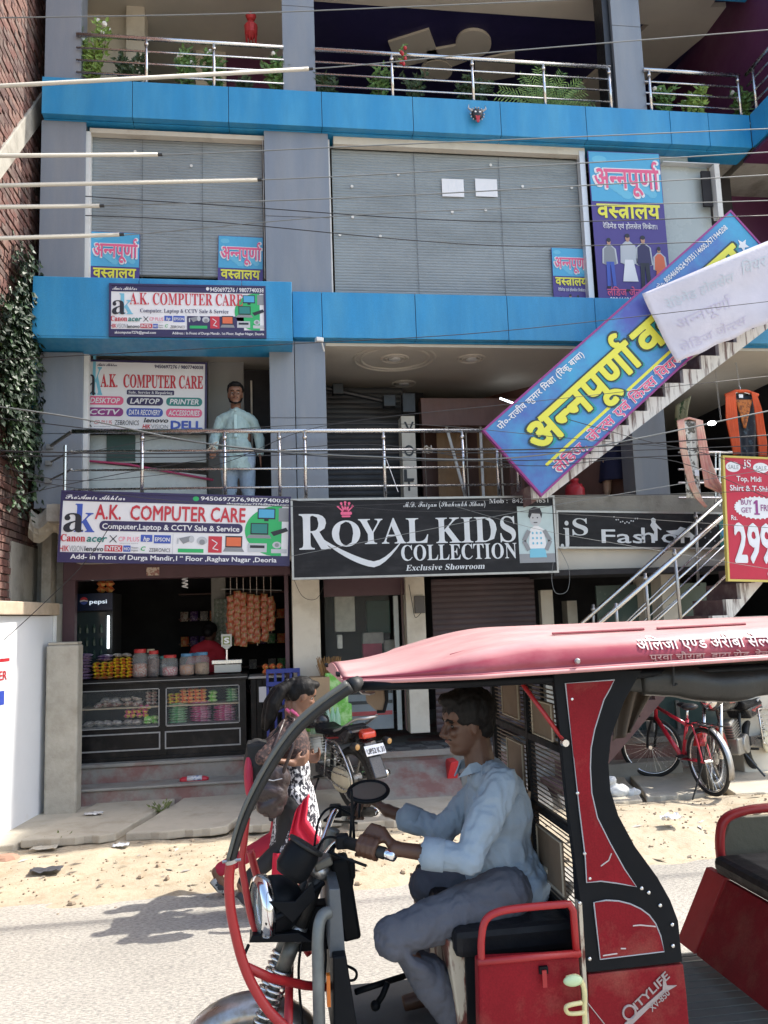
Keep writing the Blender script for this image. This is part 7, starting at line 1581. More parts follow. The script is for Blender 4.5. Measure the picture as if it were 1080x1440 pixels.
# far hoop is shorter: it ends at the red far tube
FT = [A(x, y, 3.2) for x, y in ((347, 1150), (343, 1187), (340, 1215), (345, 1247), (352, 1285), (360, 1310))]
ep('front_tube', V_redd, lambda s: s.tube(bez(FT), .013, 8), smooth=True)
R1 = [N_(x, y, 2.86) for x, y in ((325, 1208), (322, 1240), (324, 1275), (329, 1304), (340, 1348), (355, 1385), (377, 1420), (405, 1450), (440, 1500))]
ep('front_tube', V_redd, lambda s: s.tube(bez(R1), .0165, 10), smooth=True)
R1f = [Vector((p.x+.03, 3.76, p.z)) for p in R1[3:]]; ep('front_tube', V_redd, lambda s: s.tube(bez(R1f), .0165, 8), smooth=True)
ep('cross_tube', V_redd, lambda s: s.tube([N_(342, 1358, 2.86), N_(380, 1375, 2.95), N_(430, 1386, 3.1), N_(482, 1390, 3.2)], .015, 8), smooth=True)
ep('cross_tube', V_redd, lambda s: s.tube([R1[-2], R1f[-2]], .015, 8), smooth=True)
ep('tube_clamp', M_steeld, lambda s: (s.lathe([(.02, 0), (.02, .012)], hoopN[-1]+Vector((0, 0, -.004)), (-.2, 0, 1), 10), s.tube([hoopN[-1]+Vector((-.03, -.01, .005)), hoopN[-1]+Vector((.03, -.01, .008))], .005, 5)))
# hanging inner mirror below the nose
mi = ep('rear_view_mirror', V_brown, lambda s: s.prism([A(512, 958, 3.0), A(541, 955, 3.0), A(543, 985, 3.0), A(540, 1000, 3.0), A(530, 1000, 3.0), A(516, 988, 3.0)], (0, .02, 0)), bevel=.006)
ep('mirror_frame', V_blk, lambda s: s.tube([A(542, 956, 2.995), A(544, 985, 2.995), A(540, 1001, 2.995), A(530, 1001, 2.995)], .006, 6), mi); ep('mirror_arm', M_steeld, lambda s: s.tube([A(503, 968, 2.98), A(510, 975, 2.97), A(520, 976, 2.97), A(526, 974, 2.98)], .005, 6), mi)
# steering: fork, springs, headlight, fender, wheel
YC = 3.30
C_ = lambda x, y, Y=YC: A(x, y, Y)
wc = Vector((C_(352, 1480).x, YC, .235))
wheel = ep('front_wheel', V_rub, lambda s: s.tube([(wc.x+.195*math.cos(a*math.pi/14), YC, wc.z+.195*math.sin(a*math.pi/14)) for a in range(28)], .042, 10, closed=True), smooth=True)
ep('rim', V_dust, lambda s: s.lathe([(.155, -.03), (.15, 0), (.155, .03), (.05, .035), (.05, -.035), (.155, -.03)], wc, (0, 1, 0), 24, caps=False), wheel); ep('hub', M_steeld, lambda s: s.lathe([(.03, -.06), (.03, .06)], wc, (0, 1, 0), 12), wheel)
def fend(s, a0_, a1_, r0, w_, th=0):
    n = 18; P = []
    for i in range(n+1):
        a = rad(a0_+(a1_-a0_)*i/n); prof = ((-w_, -.045), (-w_*.95, -.01), (-w_*.6, .012), (0, .02), (w_*.6, .012), (w_*.95, -.01), (w_, -.045))
        P.append([(fc.x+(r0+dz)*math.cos(a), YC+dy, fc.z+(r0+dz)*math.sin(a)) for dy, dz in prof])
    k = len(P[0])
    for q_ in P: s.v += [Vector(v) for v in q_]
    for i in range(n):
        for j in range(k-1): s.f.append((i*k+j, i*k+j+1, (i+1)*k+j+1, (i+1)*k+j))
fc = wc+Vector((.0, 0, .07)); ep('mudguard', mat('dusty_chrome', (.50, .48, .47), .3, .8, var=.15, vs=8, col2=(.30, .24, .18), c2s=5), lambda s: fend(s, 20, 168, .295, .085), smooth=True, solid=.004)
ft, fb = C_(452, 1205), C_(352, 1470)
fd = (ft-fb).normalized()
for yo in (-.085, .085):
    o_ = Vector((0, yo, 0)); P = lambda u: fb.lerp(ft, u)+o_
    ep('fork_leg', V_rub, lambda s: s.tube([P(.60), P(.98)], .030, 12), smooth=True); ep('fork_collar', M_steeld, lambda s: s.lathe([(.033, 0), (.034, .05), (.030, .052)], P(.60), fd, 12), smooth=True); ep('fork_collar', M_steeld, lambda s: s.lathe([(.034, 0), (.032, .04)], P(.93), fd, 12), smooth=True)
    ep('fork_slider', mat('greasy_grey', (.13, .125, .11), .45, .5, var=.2, vs=15), lambda s: (s.tube([P(-.02), P(.6)], .017, 10), s.tube([P(.44), P(.60)], .029, 12)), smooth=True)
    def spring(s):
        n = 90; u0, u1 = .13, .46; a_ = fd.orthogonal().normalized(); b_ = fd.cross(a_)
        s.tube([P(u0+(u1-u0)*k/n)+(a_*math.cos(k*.72)+b_*math.sin(k*.72))*.034 for k in range(n)], .0055, 6)
    ep('spring', M_steel, spring, smooth=True)
    ep('fork_foot', mat('ochre_bracket', (.42, .24, .05), .6, var=.2), lambda s: s.tube([P(.0), P(.13)], .024, 8))
ep('fork_yoke', mat('greasy_grey', (0,0,0)), lambda s: (s.obox(ft+Vector((0, 0, .005)), (.07, .24, .035), Matrix.Rotation(rad(-22), 3, 'Y')), s.obox(fb.lerp(ft, .9), (.06, .22, .03), Matrix.Rotation(rad(-22), 3, 'Y')), s.tube([ft+Vector((0.02, 0, 0)), C_(470, 1165)], .026, 8)), bevel=.008)
ep('steering_bracket', V_blk, lambda s: (s.obox(C_(485, 1260), (.07, .10, .30), Matrix.Rotation(rad(-8), 3, 'Y')), s.obox(C_(440, 1300), (.14, .10, .16)), s.obox(C_(490, 1222), (.05, .06, .07)), s.ell(C_(487, 1238), (.03, .04, .04))), bevel=.012)
hl = ep('headlight', V_blk, lambda s: s.lathe([(.10, .0), (.104, .03), (.10, .07), (.075, .12), (.03, .145), (.0, .15)], C_(372, 1275, 3.22), (1, .28, .02), 26), smooth=True)
ep('headlight_rim', V_chrome, lambda s: s.lathe([(.092, -.034), (.108, -.03), (.116, -.01), (.112, .012), (.10, .014)], C_(372, 1275, 3.22), (1, .28, .02), 28, caps=False), hl, smooth=True); ep('lens', M_glass, lambda s: s.lathe([(.0, -.045), (.06, -.04), (.09, -.03)], C_(372, 1275, 3.22), (1, .28, .02), 24, caps=False), hl, smooth=True)
ep('headlight_bracket', V_blk, lambda s: (s.tube([C_(372, 1298, 3.12), C_(410, 1280, 3.14), C_(455, 1240, 3.2)], .013, 8), s.prism([C_(378, 1268, 3.11), C_(415, 1268, 3.12), C_(440, 1240, 3.13), C_(445, 1262, 3.13), C_(412, 1298, 3.12)], (0, .01, 0)), s.prism([C_(355, 1316, 3.15), C_(420, 1312, 3.15), C_(440, 1325, 3.15), C_(350, 1326, 3.15)], (0, .12, 0)), s.tube([C_(350, 1328, 3.15), C_(340, 1350, 3.15)], .007, 6)), bevel=.003)
gd = Vector((.55, 0, -.83)); 
mp_ = ep('meter_housing', V_blk, lambda s: s.lathe([(.0, -.075), (.05, -.07), (.066, -.045), (.066, .02), (.060, .045), (.058, .052)], C_(420, 1207, 3.14), (.55, .1, .83), 24), smooth=True)
ep('meter_rim', V_rub, lambda s: s.lathe([(.056, .046), (.070, .044), (.070, .056), (.056, .058)], C_(420, 1207, 3.14), (.55, .1, .83), 24), mp_, smooth=True)
# handlebar
HB = [GN1, GN0, C_(470, 1188, 3.24), C_(461, 1205, 3.28), C_(456, 1208, 3.34), C_(450, 1172, 3.44), C_(462, 1146, 3.50), GF0, GF1]
ep('handlebar', V_chrome, lambda s: (s.tube(bez([GN0+(GN1-GN0)*.2, C_(482, 1180, 3.21), C_(466, 1192, 3.24), C_(450, 1214, 3.28)], 6), .0125, 10), s.tube(bez([GF0+(GF1-GF0)*.2, C_(472, 1140, 3.54), C_(462, 1160, 3.50), C_(440, 1222, 3.38)], 6), .0125, 10)), smooth=True)
ep('crossbar', V_chrome, lambda s: s.tube([C_(447, 1215, 3.26), C_(442, 1222, 3.40)], .014, 8), smooth=True)
for g0, g1 in ((GN0, GN1), (GF0, GF1)):
    d = (g1-g0).normalized()
    ep('grip', V_rub, lambda s: s.lathe([(.022, .03), (.022, (g1-g0).length*.9), (.018, (g1-g0).length*.92)], g0, d, 14), smooth=True); ep('grip_end', V_chrome, lambda s: s.lathe([(.018, -.02), (.021, -.01), (.020, .02), (.010, .027)], g1, d, 14), smooth=True)
    ep('switch_box', V_blk, lambda s: s.obox(g0+d*.01, (.05, .055, .05)), bevel=.008); ep('brake_lever', V_blk, lambda s: s.tube([g0+Vector((-.01, 0, -.01)), g0+Vector((-.045, -.03, -.03)), g0.lerp(g1, .8)+Vector((-.05, 0, -.045))], .006, 6), smooth=True)
for a, b_, c, rx in (((C_(505, 1150, 3.5)), C_(508, 1118, 3.52), C_(520, 1113, 3.53), 0), ((C_(498, 1180, 3.22)), C_(494, 1110, 3.2), None, 0)):
    ep('mirror_stalk', V_blk, lambda s: s.tube(bez([p for p in (a, b_, c) if p]), .0055, 6), smooth=True)
mc_ = C_(518, 1113, 3.42); Mm = Matrix.Rotation(rad(-3), 3, 'Y')@Matrix.Rotation(rad(-66), 3, 'X')
mir = ep('side_mirror', V_blk, lambda s: s.tube([mc_+Mm@Vector((.080*math.cos(t_), 0, .066*math.sin(t_))) for t_ in [k*math.pi/14 for k in range(28)]], .009, 8, closed=True), smooth=True)
s = MB(); s.v = [mc_+Mm@Vector((.076*math.cos(k*math.pi/14), -.003, .062*math.sin(k*math.pi/14))) for k in range(28)]; s.f = [tuple(range(28))]; s.build('mirror_glass', mat('mirror_glass', (.16, .155, .13), .3, .3), mir)  # olive base colour stands in for the reflection
ep('mirror_stalk', V_blk, lambda s: s.tube([mc_+Vector((-.03, 0, -.01)), C_(495, 1140, 3.35), C_(492, 1185, 3.3)], .006, 6), smooth=True)
for P in (((498, 1190, 3.3), (480, 1180, 3.2), (455, 1180, 3.15), (440, 1215, 3.2)), ((500, 1150, 3.5), (470, 1135, 3.5), (450, 1150, 3.45), (442, 1190, 3.4)), ((455, 1310, 3.2), (458, 1350, 3.2), (452, 1400, 3.2), (440, 1440, 3.2)), ((430, 1300, 3.2), (420, 1360, 3.2), (425, 1440, 3.2)), ((480, 1355, 3.2), (500, 1365, 3.15), (498, 1378, 3.15), (478, 1378, 3.15))):
    ep('cable', V_blk, lambda s: s.tube(bez([C_(*p) for p in P]), .005, 6), smooth=True)
# front shield and floor
fx0 = C_(452, 1300).x
ep('front_shield', V_blk, lambda s: s.prism([C_(462, 1252), C_(475, 1252), C_(492, 1390), C_(500, 1470), C_(470, 1470)], (0, .05, 0)), bevel=.006)
ep('front_shield_panel', mat('grey_steel_panel', (.10, .11, .12), .5, var=.2), lambda s: s.prism([C_(463, 1250, 3.05), C_(478, 1250, 3.05), C_(486, 1345, 3.05), C_(464, 1348, 3.05)], (0, .6, 0)), bevel=.004)
ep('shield_side', V_blk, lambda s: s.prism([N_(468, 1346, 3.0), N_(487, 1344, 3.0), N_(508, 1480, 3.0), N_(470, 1480, 3.0)], (0, .75, 0)), bevel=.006)
ep('grey_tube', V_dust, lambda s: s.tube(bez([N_(463, 1283, 3.02), N_(452, 1290, 3.0), N_(447, 1320, 2.98), N_(448, 1390, 2.96), N_(450, 1480, 2.96)]), .021, 12), smooth=True)
ep('indicator', mat('orange_lens', (.7, .18, .02), .3), lambda s: s.box(N_(458, 1350, 3.03).x, N_(463, 1350, 3.03).x, 3.0, 3.03, .68, .78))
FZ = .40
ep('floor', V_floor, lambda s: s.box(.30, 2.75, YN+.06, YF-.03, FZ-.05, FZ), bevel=.004)
for k in range(16): ep('floor_rib', V_floor, lambda s: s.box(1.35, 2.7, YN+.10+k*.06, YN+.112+k*.06, FZ, FZ+.004))
ep('floor_edge', mat('pale_nosing', (.50, .46, .34), .6, var=.1), lambda s: s.box(.5, 2.75, YN+.045, YN+.059, FZ-.05, FZ+.004))
ep('chassis', V_blk, lambda s: (s.box(.3, 2.9, YN+.15, YN+.2, FZ-.15, FZ-.06), s.box(.3, 2.9, YF-.2, YF-.15, FZ-.15, FZ-.06)))
ep('pedal', V_blk, lambda s: (s.tube([C_(500, 1395, 3.3), C_(545, 1380, 3.35), C_(570, 1372, 3.4)], .012, 8), s.tube([C_(545, 1382, 3.3), C_(538, 1400, 3.3), C_(530, 1412, 3.3)], .012, 8), s.ell(C_(528, 1414, 3.3), .02), s.obox(C_(625, 1360, 3.4), (.08, .05, .03))), smooth=True)
# driver's seat, box and guard rail
ep('seat_box', V_rust, lambda s: s.prism([N_(628, 1322, 2.95), N_(672, 1330, 2.95), N_(690, 1470, 2.95), N_(650, 1470, 2.95)], (0, .78, 0)), bevel=.006)
sx0, sx1 = N_(640, 1320, 2.90).x, N_(812, 1320, 2.90).x
ep('driver_seat', V_seat, lambda s: s.box(sx0, sx1+.05, 2.90, 3.72, .83, .925), bevel=.025)
ep('seat_base', V_blk, lambda s: s.box(sx0+.04, sx1+.05, 2.93, 3.7, .42, .829))
ep('side_box', V_red, lambda s: s.prism([N_(673, 1352), N_(815, 1345), N_(825, 1500), N_(676, 1500)], (0, .06, 0)), bevel=.008)
ep('side_box_rim', V_redd, lambda s: s.tube([N_(672, 1353, YN-.004), N_(816, 1340, YN-.004)], .012, 8), smooth=True)
ep('guard_rail', V_redd, lambda s: s.tube(bez([N_(677, 1352), N_(677, 1320), N_(683, 1294), N_(702, 1282), N_(740, 1276), N_(800, 1271)], 6)+[N_(806, 1280), N_(811, 1345)], .0125, 10), smooth=True)
lt_ = ep('latch', V_blk, lambda s: s.box(N_(757, 1358).x, N_(769, 1358).x, YN-.012, YN, N_(760, 1368).z, N_(760, 1358).z)); ep('latch_tongue', V_redd, lambda s: s.box(N_(760, 1362).x, N_(766, 1362).x, YN-.018, YN-.013, N_(760, 1386).z, N_(760, 1362).z), lt_)
YT_ = YN-.03; ep('grab_handle', mat('cream_tape', (.62, .55, .28), .5, var=.1, vs=20), lambda s: (s.tube(bez([N_(824, 1480, YT_), N_(822, 1420, YT_), N_(821, 1390, YT_), N_(812, 1374, YT_), N_(797, 1376, YT_)]), .0085, 10), s.tube(bez([N_(822, 1424, YT_-.01), N_(800, 1425, YT_-.01), N_(797, 1415, YT_-.02), N_(818, 1410, YT_-.01)]), .007, 8)), smooth=True)
ep('grab_handle_cap', mat('pale_green_wrap', (.5, .62, .36), .4), lambda s: s.ell(N_(806, 1379, YT_-.004), (.034, .014, .018)), smooth=True)
# side panel (black with red insets)
OUT = [(778, 944), (799, 1140), (815, 1262), (823, 1362), (827, 1368), (960, 1353), (954, 1295), (943, 1266), (925, 1234), (893, 1190), (870, 1147), (859, 1112), (856, 1073), (860, 1036), (878, 987), (903, 942)]
sp = ep('side_panel', V_blk, lambda s: s.prism([N_(*p) for p in OUT], (0, .03, 0)), bevel=.003)
IN1 = [(795, 961), (864, 956), (858, 968), (849, 984), (836, 1026), (831, 1052), (830, 1080), (832, 1115), (840, 1150), (858, 1186), (878, 1222), (895, 1247), (868, 1242), (845, 1239), (825, 1241), (823, 1205), (815, 1140)]
IN2 = [(835, 1269), (852, 1266), (870, 1267), (886, 1271), (901, 1278), (913, 1287), (922, 1299), (929, 1316), (934, 1338), (844, 1349)]
for P in (IN1, IN2):
    ep('red_inset', V_red, lambda s: s.prism([N_(*p, YN-.006) for p in P], (0, .005, 0)), sp, bevel=.002); ep('inset_edge', mat('grey_line', (.33, .34, .36), .5), lambda s: s.tube([N_(*p, YN-.005) for p in P], .0025, 5, closed=True), sp)
for x, y in ((804, 983), (812, 1115), (822, 1200), (829, 1235), (829, 1348), (902, 1249), (912, 1255), (928, 1273), (945, 1300), (946, 1330), (815, 1270)): ep('bolt', M_steel, lambda s: s.lathe([(.007, 0), (.0065, .004), (.003, .006)], N_(x, y, YN-.001), (0, -1, 0), 10), sp, smooth=True)
for P in (((890, 1302), (900, 1301), (922, 1303)), ((873, 1334), (880, 1334)), ((845, 1218), (856, 1210), (860, 1200)), ((848, 1344), (868, 1341))): ep('scratch', mat('scratched_primer', (.52, .45, .42), .8), lambda s: s.tube([N_(*p, YN-.0068) for p in P], .0022, 4), sp)
lp = ep('lower_panel', V_red, lambda s: s.prism([N_(827, 1371), N_(961, 1356), N_(966, 1400), N_(974, 1500), N_(829, 1500)], (0, .05, 0)), bevel=.004)
M_lg = mat('silver_print', (.33, .27, .26), .5)
s = MB(); a, b_ = N_(893, 1421, YN-.004), N_(938, 1376, YN-.004); U1 = (b_-a).normalized(); V1 = U1.cross(Vector((0, 1, 0))); V1 = V1 if V1.z > 0 else -V1
put_text(s, 'ITYLIFE', N_(896, 1420, YN-.004), U1, V1, (b_-a).length*1.02, .026, 'bold'); a2 = N_(917, 1423, YN-.004); put_text(s, 'XV-850', a2, U1, V1, .085, .020, 'bold')
tag(s.build('lettering', M_lg, lp), kind='stuff')
ep('emblem', M_lg, lambda s: (s.tube([N_(885, 1424, YN-.003)+Vector((.022*math.cos(t_), 0, .022*math.sin(t_))) for t_ in [k*math.pi/8 for k in range(16)]], .004, 5, closed=True), s.prism([N_(878, 1440, YN-.004), N_(932, 1392, YN-.004), N_(933, 1368, YN-.004), N_(938, 1386, YN-.004), N_(952, 1386, YN-.004), N_(935, 1396, YN-.004), N_(884, 1446, YN-.004)], (0, .003, 0))), lp)
ep('scratch', M_lg, lambda s: s.tube([N_(826, 1410, YN-.001), N_(838, 1425, YN-.001), N_(850, 1440, YN-.001)], .0018, 4), lp)
ep('door_jamb', V_rust, lambda s: s.box(N_(818, 1350).x, N_(823, 1350).x, YN-.002, YN+.03, .2, N_(820, 1268).z))
# diagonal braces
ep('brace', V_redd, lambda s: s.tube([N_(726, 950, 2.86), N_(798, 1048, 2.78)], .0135, 8, flat=.6), smooth=True); ep('brace_bolt', M_steel, lambda s: (s.lathe([(.014, 0), (.012, .02)], N_(728, 952, 2.85), (0, -1, 0), 10), s.lathe([(.014, 0), (.012, .02)], N_(793, 1044, 2.765), (0, -1, 0), 10)))
ep('brace', V_redd, lambda s: s.tube([A(655, 952, 3.75), A(692, 1000, 3.8)], .0135, 8, flat=.6), smooth=True)
ep('brace', V_redd, lambda s: s.tube([A(668, 950, 3.6), A(692, 953, 3.7)], .0135, 8, flat=.6), smooth=True)
# partition behind the driver: frame, wire mesh and boards, across the cabin
PX = 1.02; par = ep('partition_frame', V_blk, lambda s: [s.box(PX, PX+.03, y, y+.03, .9, 1.755) for y in (2.83, 3.30, 3.82)]+[s.box(PX+.001, PX+.031, 2.861, 3.819, z, z+.025) for z in (.92, 1.22, 1.49, 1.725)])
for k in range(46):
    z = .95+k*.0168
    if 1.215 < z < 1.25 or 1.485 < z < 1.52: continue
    ep('mesh_wire', mat('dusty_wire', (.20, .16, .12), .6, .4, var=.2), lambda s: s.tube([(PX+.014, 2.87, z), (PX+.014, 3.81, z)], .0032, 4), par)
for y0, y1, z0, z1 in ((3.34, 3.56, 1.27, 1.46), (3.36, 3.60, 1.56, 1.70), (2.95, 3.18, 1.53, 1.66), (2.93, 3.2, 1.0, 1.18), (3.4, 3.8, .93, 1.20)):
    ep('board', V_brown, lambda s: s.box(PX-.012, PX-.004, y0, y1, z0, z1), par); ep('board_rim', mat('cream_edge', (.42, .36, .27), .7), lambda s: s.tube([(PX-.014, y0, z0), (PX-.014, y1, z0), (PX-.014, y1, z1), (PX-.014, y0, z1)], .004, 5, closed=True), par)
ep('back_board', mat('tan_board', (.30, .21, .14), .8, var=.1), lambda s: s.prism([(.93, 3.22, .95), (.93, 3.60, .95), (.985, 3.60, 1.30), (.985, 3.22, 1.30)], (.012, 0, 0)))
ep('bench_support', mat('cream_edge', (0,0,0)), lambda s: s.tube([A(742, 1195, 3.4), A(772, 1225, 3.1)], .012, 6))
rg = thing('cleaning_rag', 'crumpled grey-brown rag lying on the seat behind the driver', 'rag', A(760, 1260, 3.4)); s = MB(); rr = random.Random(2)
for k in range(9): c = A(745+rr.uniform(-8, 26), 1256+rr.uniform(-14, 14), 3.3+rr.uniform(-.06, .06)); s.tube([c+Vector((rr.uniform(-.09, .09), rr.uniform(-.06, .06), rr.uniform(-.03, .04))) for q_ in range(5)], .020, 7)
remesh(s, 'cloth', mat('rag_cloth', (.23, .20, .16), .95, col2=(.12, .10, .08), c2s=20, c2w=(.45, .6), bump=.5), rg, .008, 2, .012, 18)
# rolled curtains under the roof
ep('rolled_curtain', V_tarp, lambda s: s.tube(bez([N_(900, 958, 2.84), N_(950, 955, 2.83), N_(990, 963, 2.82), N_(1040, 962, 2.82), N_(1090, 955, 2.82), N_(1250, 950, 2.82)], 5), [.05, .052, .055, .06, .062, .064, .066, .066, .064, .062, .06, .058, .06, .062, .062, .06, .058, .055, .055, .055, .055, .055, .055, .055, .055, .055][:26], 12), smooth=True)
ep('valance', V_tarp, lambda s: s.grid(40, 4, lambda u, v: N_(868, 945, 2.83).lerp(N_(1100, 926, 2.83), u)+Vector((0, .012*math.sin(u*23), -.075*v*(1+.25*math.sin(u*9))+.015))), smooth=True, solid=.003)
ep('tied_curtain', mat('brown_tarpaulin', (.075, .055, .04), .55, var=.15, bump=.4, bs=10), lambda s: s.grid(14, 14, lambda u, v: (A(872, 946, 3.0).lerp(A(945, 946, 3.0), u)).lerp(A(862, 1042, 3.0).lerp(A(880, 1025, 3.0), u), v**.8)+Vector((.03*v*math.sin(u*3), .03*math.sin(u*15)*(1-v*.5), 0))), smooth=True, solid=.004)
ep('curtain_tie', M_blackm, lambda s: s.tube([N_(947, 930, 2.77), N_(947, 965, 2.76), N_(952, 962, 2.77)], .004, 5))
# passenger bench
bq = lambda x, y, Y=3.0: A(x, y, Y)
FY_ = 3.78
ep('bench_back_frame', V_redd, lambda s: s.tube(bez([bq(1020, 1237, FY_), bq(1013, 1200, FY_), bq(1013, 1170, FY_), bq(1020, 1152, FY_), bq(1040, 1142, FY_), bq(1080, 1136, FY_), bq(1200, 1130, FY_)]), .022, 10), smooth=True)
ep('bench_back', mat('olive_vinyl', (.10, .095, .07), .5, var=.08, bump=.3, bs=30), lambda s: s.prism([bq(1022, 1235, FY_+.02), bq(1018, 1185, FY_+.02), bq(1026, 1158, FY_+.02), bq(1042, 1149, FY_+.02), bq(1220, 1138, FY_+.02), bq(1220, 1240, FY_+.02)], (0, .03, 0)), bevel=.006)
F1, F2 = A(979, 1343, 3.64), A(1022, 1238, 3.64); dn = Vector((0, -.78, 0))
ep('bench_front', V_red, lambda s: s.prism([F1, F2, F2+dn, F1+dn], (.02, 0, 0)), bevel=.003)
ep('bench_front_sunlit', V_redd, lambda s: s.prism([F1+Vector((-.004, .012, 0)), F2+Vector((-.004, .012, .01)), F2+Vector((-.004, .17, .01)), F1+Vector((-.004, .17, 0))], (.03, 0, 0)), bevel=.003)  # bench front carried on; its sunlight is painted as brighter red
ep('bench_cushion', V_seat, lambda s: s.box(F2.x-.01, 2.75, 2.92, 3.74, F2.z+.004, F2.z+.085), bevel=.03)
for y in (YN+.07, YF-.07):
    rw = ep('rear_wheel', V_rub, lambda s: s.tube([(2.35+.195*math.cos(a*math.pi/14), y, .235+.195*math.sin(a*math.pi/14)) for a in range(28)], .042, 10, closed=True), smooth=True); ep('rim', V_dust, lambda s: s.lathe([(.155, -.03), (.05, -.03), (.05, .03), (.155, .03)], (2.35, y, .235), (0, 1, 0), 20, caps=False), rw)
ep('rear_post', V_blk, lambda s: (s.tube([(2.75, 2.84, .4), (2.8, 2.84, 1.76)], .02, 8), s.tube([(2.75, 3.8, .4), (2.8, 3.8, 1.76)], .02, 8)))

# ------------------------------------------------------------------ motorcycles
def motorcycle(label, loc, rot, main=True, lean=0.10, steer=0.25):
    """local: +x forward, rear axle over the origin"""
    t = thing('motorcycle', label, 'motorcycle', loc, 'parked motorcycles', local=True, rot=rot); t.rotation_euler = (lean, 0, rot)
    m = lambda name, mm, fn, par=t, **k: (lambda s: (fn(s), s.build(name, mm, par, **k))[1])(MB())
    B_r = mat('bike_red', (.36, .02, .02), .3, coat=.4); B_b = mat('bike_black', (.018, .018, .02), .3, coat=.3, var=.2); B_al = mat('engine_alloy', (.30, .29, .27), .45, .8, var=.2, vs=15); V_lens = mat('red_lens', (.62, .045, .02), .2, coat=.5)
    for x, nm in ((0, 'rear_wheel'), (1.28, 'front_wheel')):
        wq = m(nm, V_rub, lambda s: s.tube([(x+.275*math.cos(a*math.pi/16), 0, .31+.275*math.sin(a*math.pi/16)) for a in range(32)], .042, 10, closed=True), smooth=True)
        m('rim', B_al, lambda s: s.lathe([(.25, -.03), (.235, -.02), (.235, .02), (.25, .03), (.25, -.03)], (x, 0, .31), (0, 1, 0), 30, caps=False), wq); m('hub', B_al, lambda s: s.lathe([(.06, -.05), (.065, 0), (.06, .05)], (x, 0, .31), (0, 1, 0), 14), wq)
        for k in range(6): a = k*math.pi/3; m('spoke', B_al, lambda s: s.tube([(x, 0, .31), (x+.24*math.cos(a), 0, .31+.24*math.sin(a))], [.016, .010], 6), wq)
    m('fuel_tank', B_b, lambda s: (s.ell((.78, 0, .86), (.27, .14, .13)), s.ell((.62, 0, .83), (.16, .10, .09))), smooth=True); m('tank_stripe', B_r, lambda s: s.ell((.80, 0, .86), (.22, .146, .07)), smooth=True)
    m('seat', V_seat, lambda s: s.prism([(.52, -.13, .82), (.36, -.13, .78), (.1, -.12, .80), (-.12, -.09, .86), (-.16, -.08, .82), (.0, -.11, .73), (.5, -.13, .72)], (0, .26, 0)), bevel=.035)
    m('tail_cowl', B_b, lambda s: s.prism([(.40, -.14, .72), (.1, -.12, .76), (-.20, -.07, .84), (-.26, -.06, .80), (-.1, -.10, .68), (.3, -.14, .60)], (0, .26, 0)), bevel=.03); m('red_side_stripe', B_r, lambda s: s.prism([(.30, -.147, .70), (.0, -.128, .74), (-.08, -.122, .73), (.2, -.147, .66)], (0, .28, 0)), bevel=.006)
    m('tail_light', V_lens, lambda s: s.prism([(-.20, -.085, .82), (-.34, -.05, .80), (-.345, -.05, .74), (-.22, -.085, .72)], (0, .16, 0)), bevel=.018)
    m('grab_rail', mat('grey_alloy', (.42, .42, .42), .35, .8), lambda s: s.tube(bez([Vector(p) for p in ((.12, -.135, .78), (-.05, -.14, .83), (-.25, -.12, .92), (-.33, -.06, .93), (-.33, .06, .93), (-.25, .12, .92), (-.05, .14, .83), (.12, .135, .78))]), .014, 8), smooth=True)
    m('rear_mudguard', B_b, lambda s: (s.prism([(-.20, -.075, .72), (-.30, -.07, .70), (-.46, -.07, .38), (-.42, -.07, .36), (-.30, -.075, .52), (-.12, -.075, .66)], (0, .15, 0))), bevel=.012)
    npz = m('number_plate', P_white, lambda s: s.obox((-.372, 0, .63), (.006, .23, .10), Matrix.Rotation(rad(27), 3, 'Y')), bevel=.002)
    s = MB(); Mq = Matrix.Rotation(rad(27), 3, 'Y'); n0 = Vector((-.3765, .105, .60))
    if main: put_text(s, 'UP52 K 31', Vector((-.395, .10, .605)), Vector((0, -1, 0)), (Mq@Vector((0, 0, 1))), .20, .05, 'bold'); s.build('lettering', P_black, npz)
    for k in (-1, 1):
        i_ = m('indicator', V_rub, lambda s: (s.tube([(-.28, k*.06, .68), (-.30, k*.17, .68)], .011, 6), s.lathe([(.0, -.05), (.035, -.045), (.042, .02), (.03, .045)], (-.31, k*.19, .68), (1, 0, 0), 12)), smooth=True); m('lens', mat('amber_lens', (.5, .28, .1), .2), lambda s: s.ell((-.352, k*.19, .68), (.012, .03, .03)), i_, smooth=True)
        m('shock_absorber', M_steel, lambda s: s.tube([Vector((.0, k*.14, .34)).lerp(Vector((.14, k*.14, .68)), q_/50)+Vector((.02*math.cos(q_*.9), .02*math.sin(q_*.9), 0)) for q_ in range(51)], .006, 5), smooth=True)
        m('swingarm', B_b, lambda s: s.tube([(0, k*.10, .31), (.42, k*.10, .36)], .02, 8)); m('fork_tube', M_steel, lambda s: s.tube([(1.28, k*.09, .31), (1.05, k*.09, .92)], [.026, .018], 10), smooth=True)
        m('mirror', B_b, lambda s: (s.tube([(.96, k*.24, .98), (.98, k*.28, 1.10), (.98, k*.30, 1.14)], .006, 6), s.ell((.98, k*.31, 1.16), (.015, .06, .04))), smooth=True)
        m('grip', V_rub, lambda s: s.tube([(.90, k*.24, .99), (.84, k*.36, .97)], .017, 8), smooth=True)
    m('frame', B_b, lambda s: (s.tube([(1.0, 0, .88), (.95, 0, .70), (.85, 0, .40), (.70, 0, .30), (.42, 0, .34)], .022, 8), s.tube([(.42, 0, .34), (.35, 0, .70), (.95, 0, .80)], .022, 8), s.tube([(.35, 0, .70), (-.15, 0, .74)], .02, 8)))
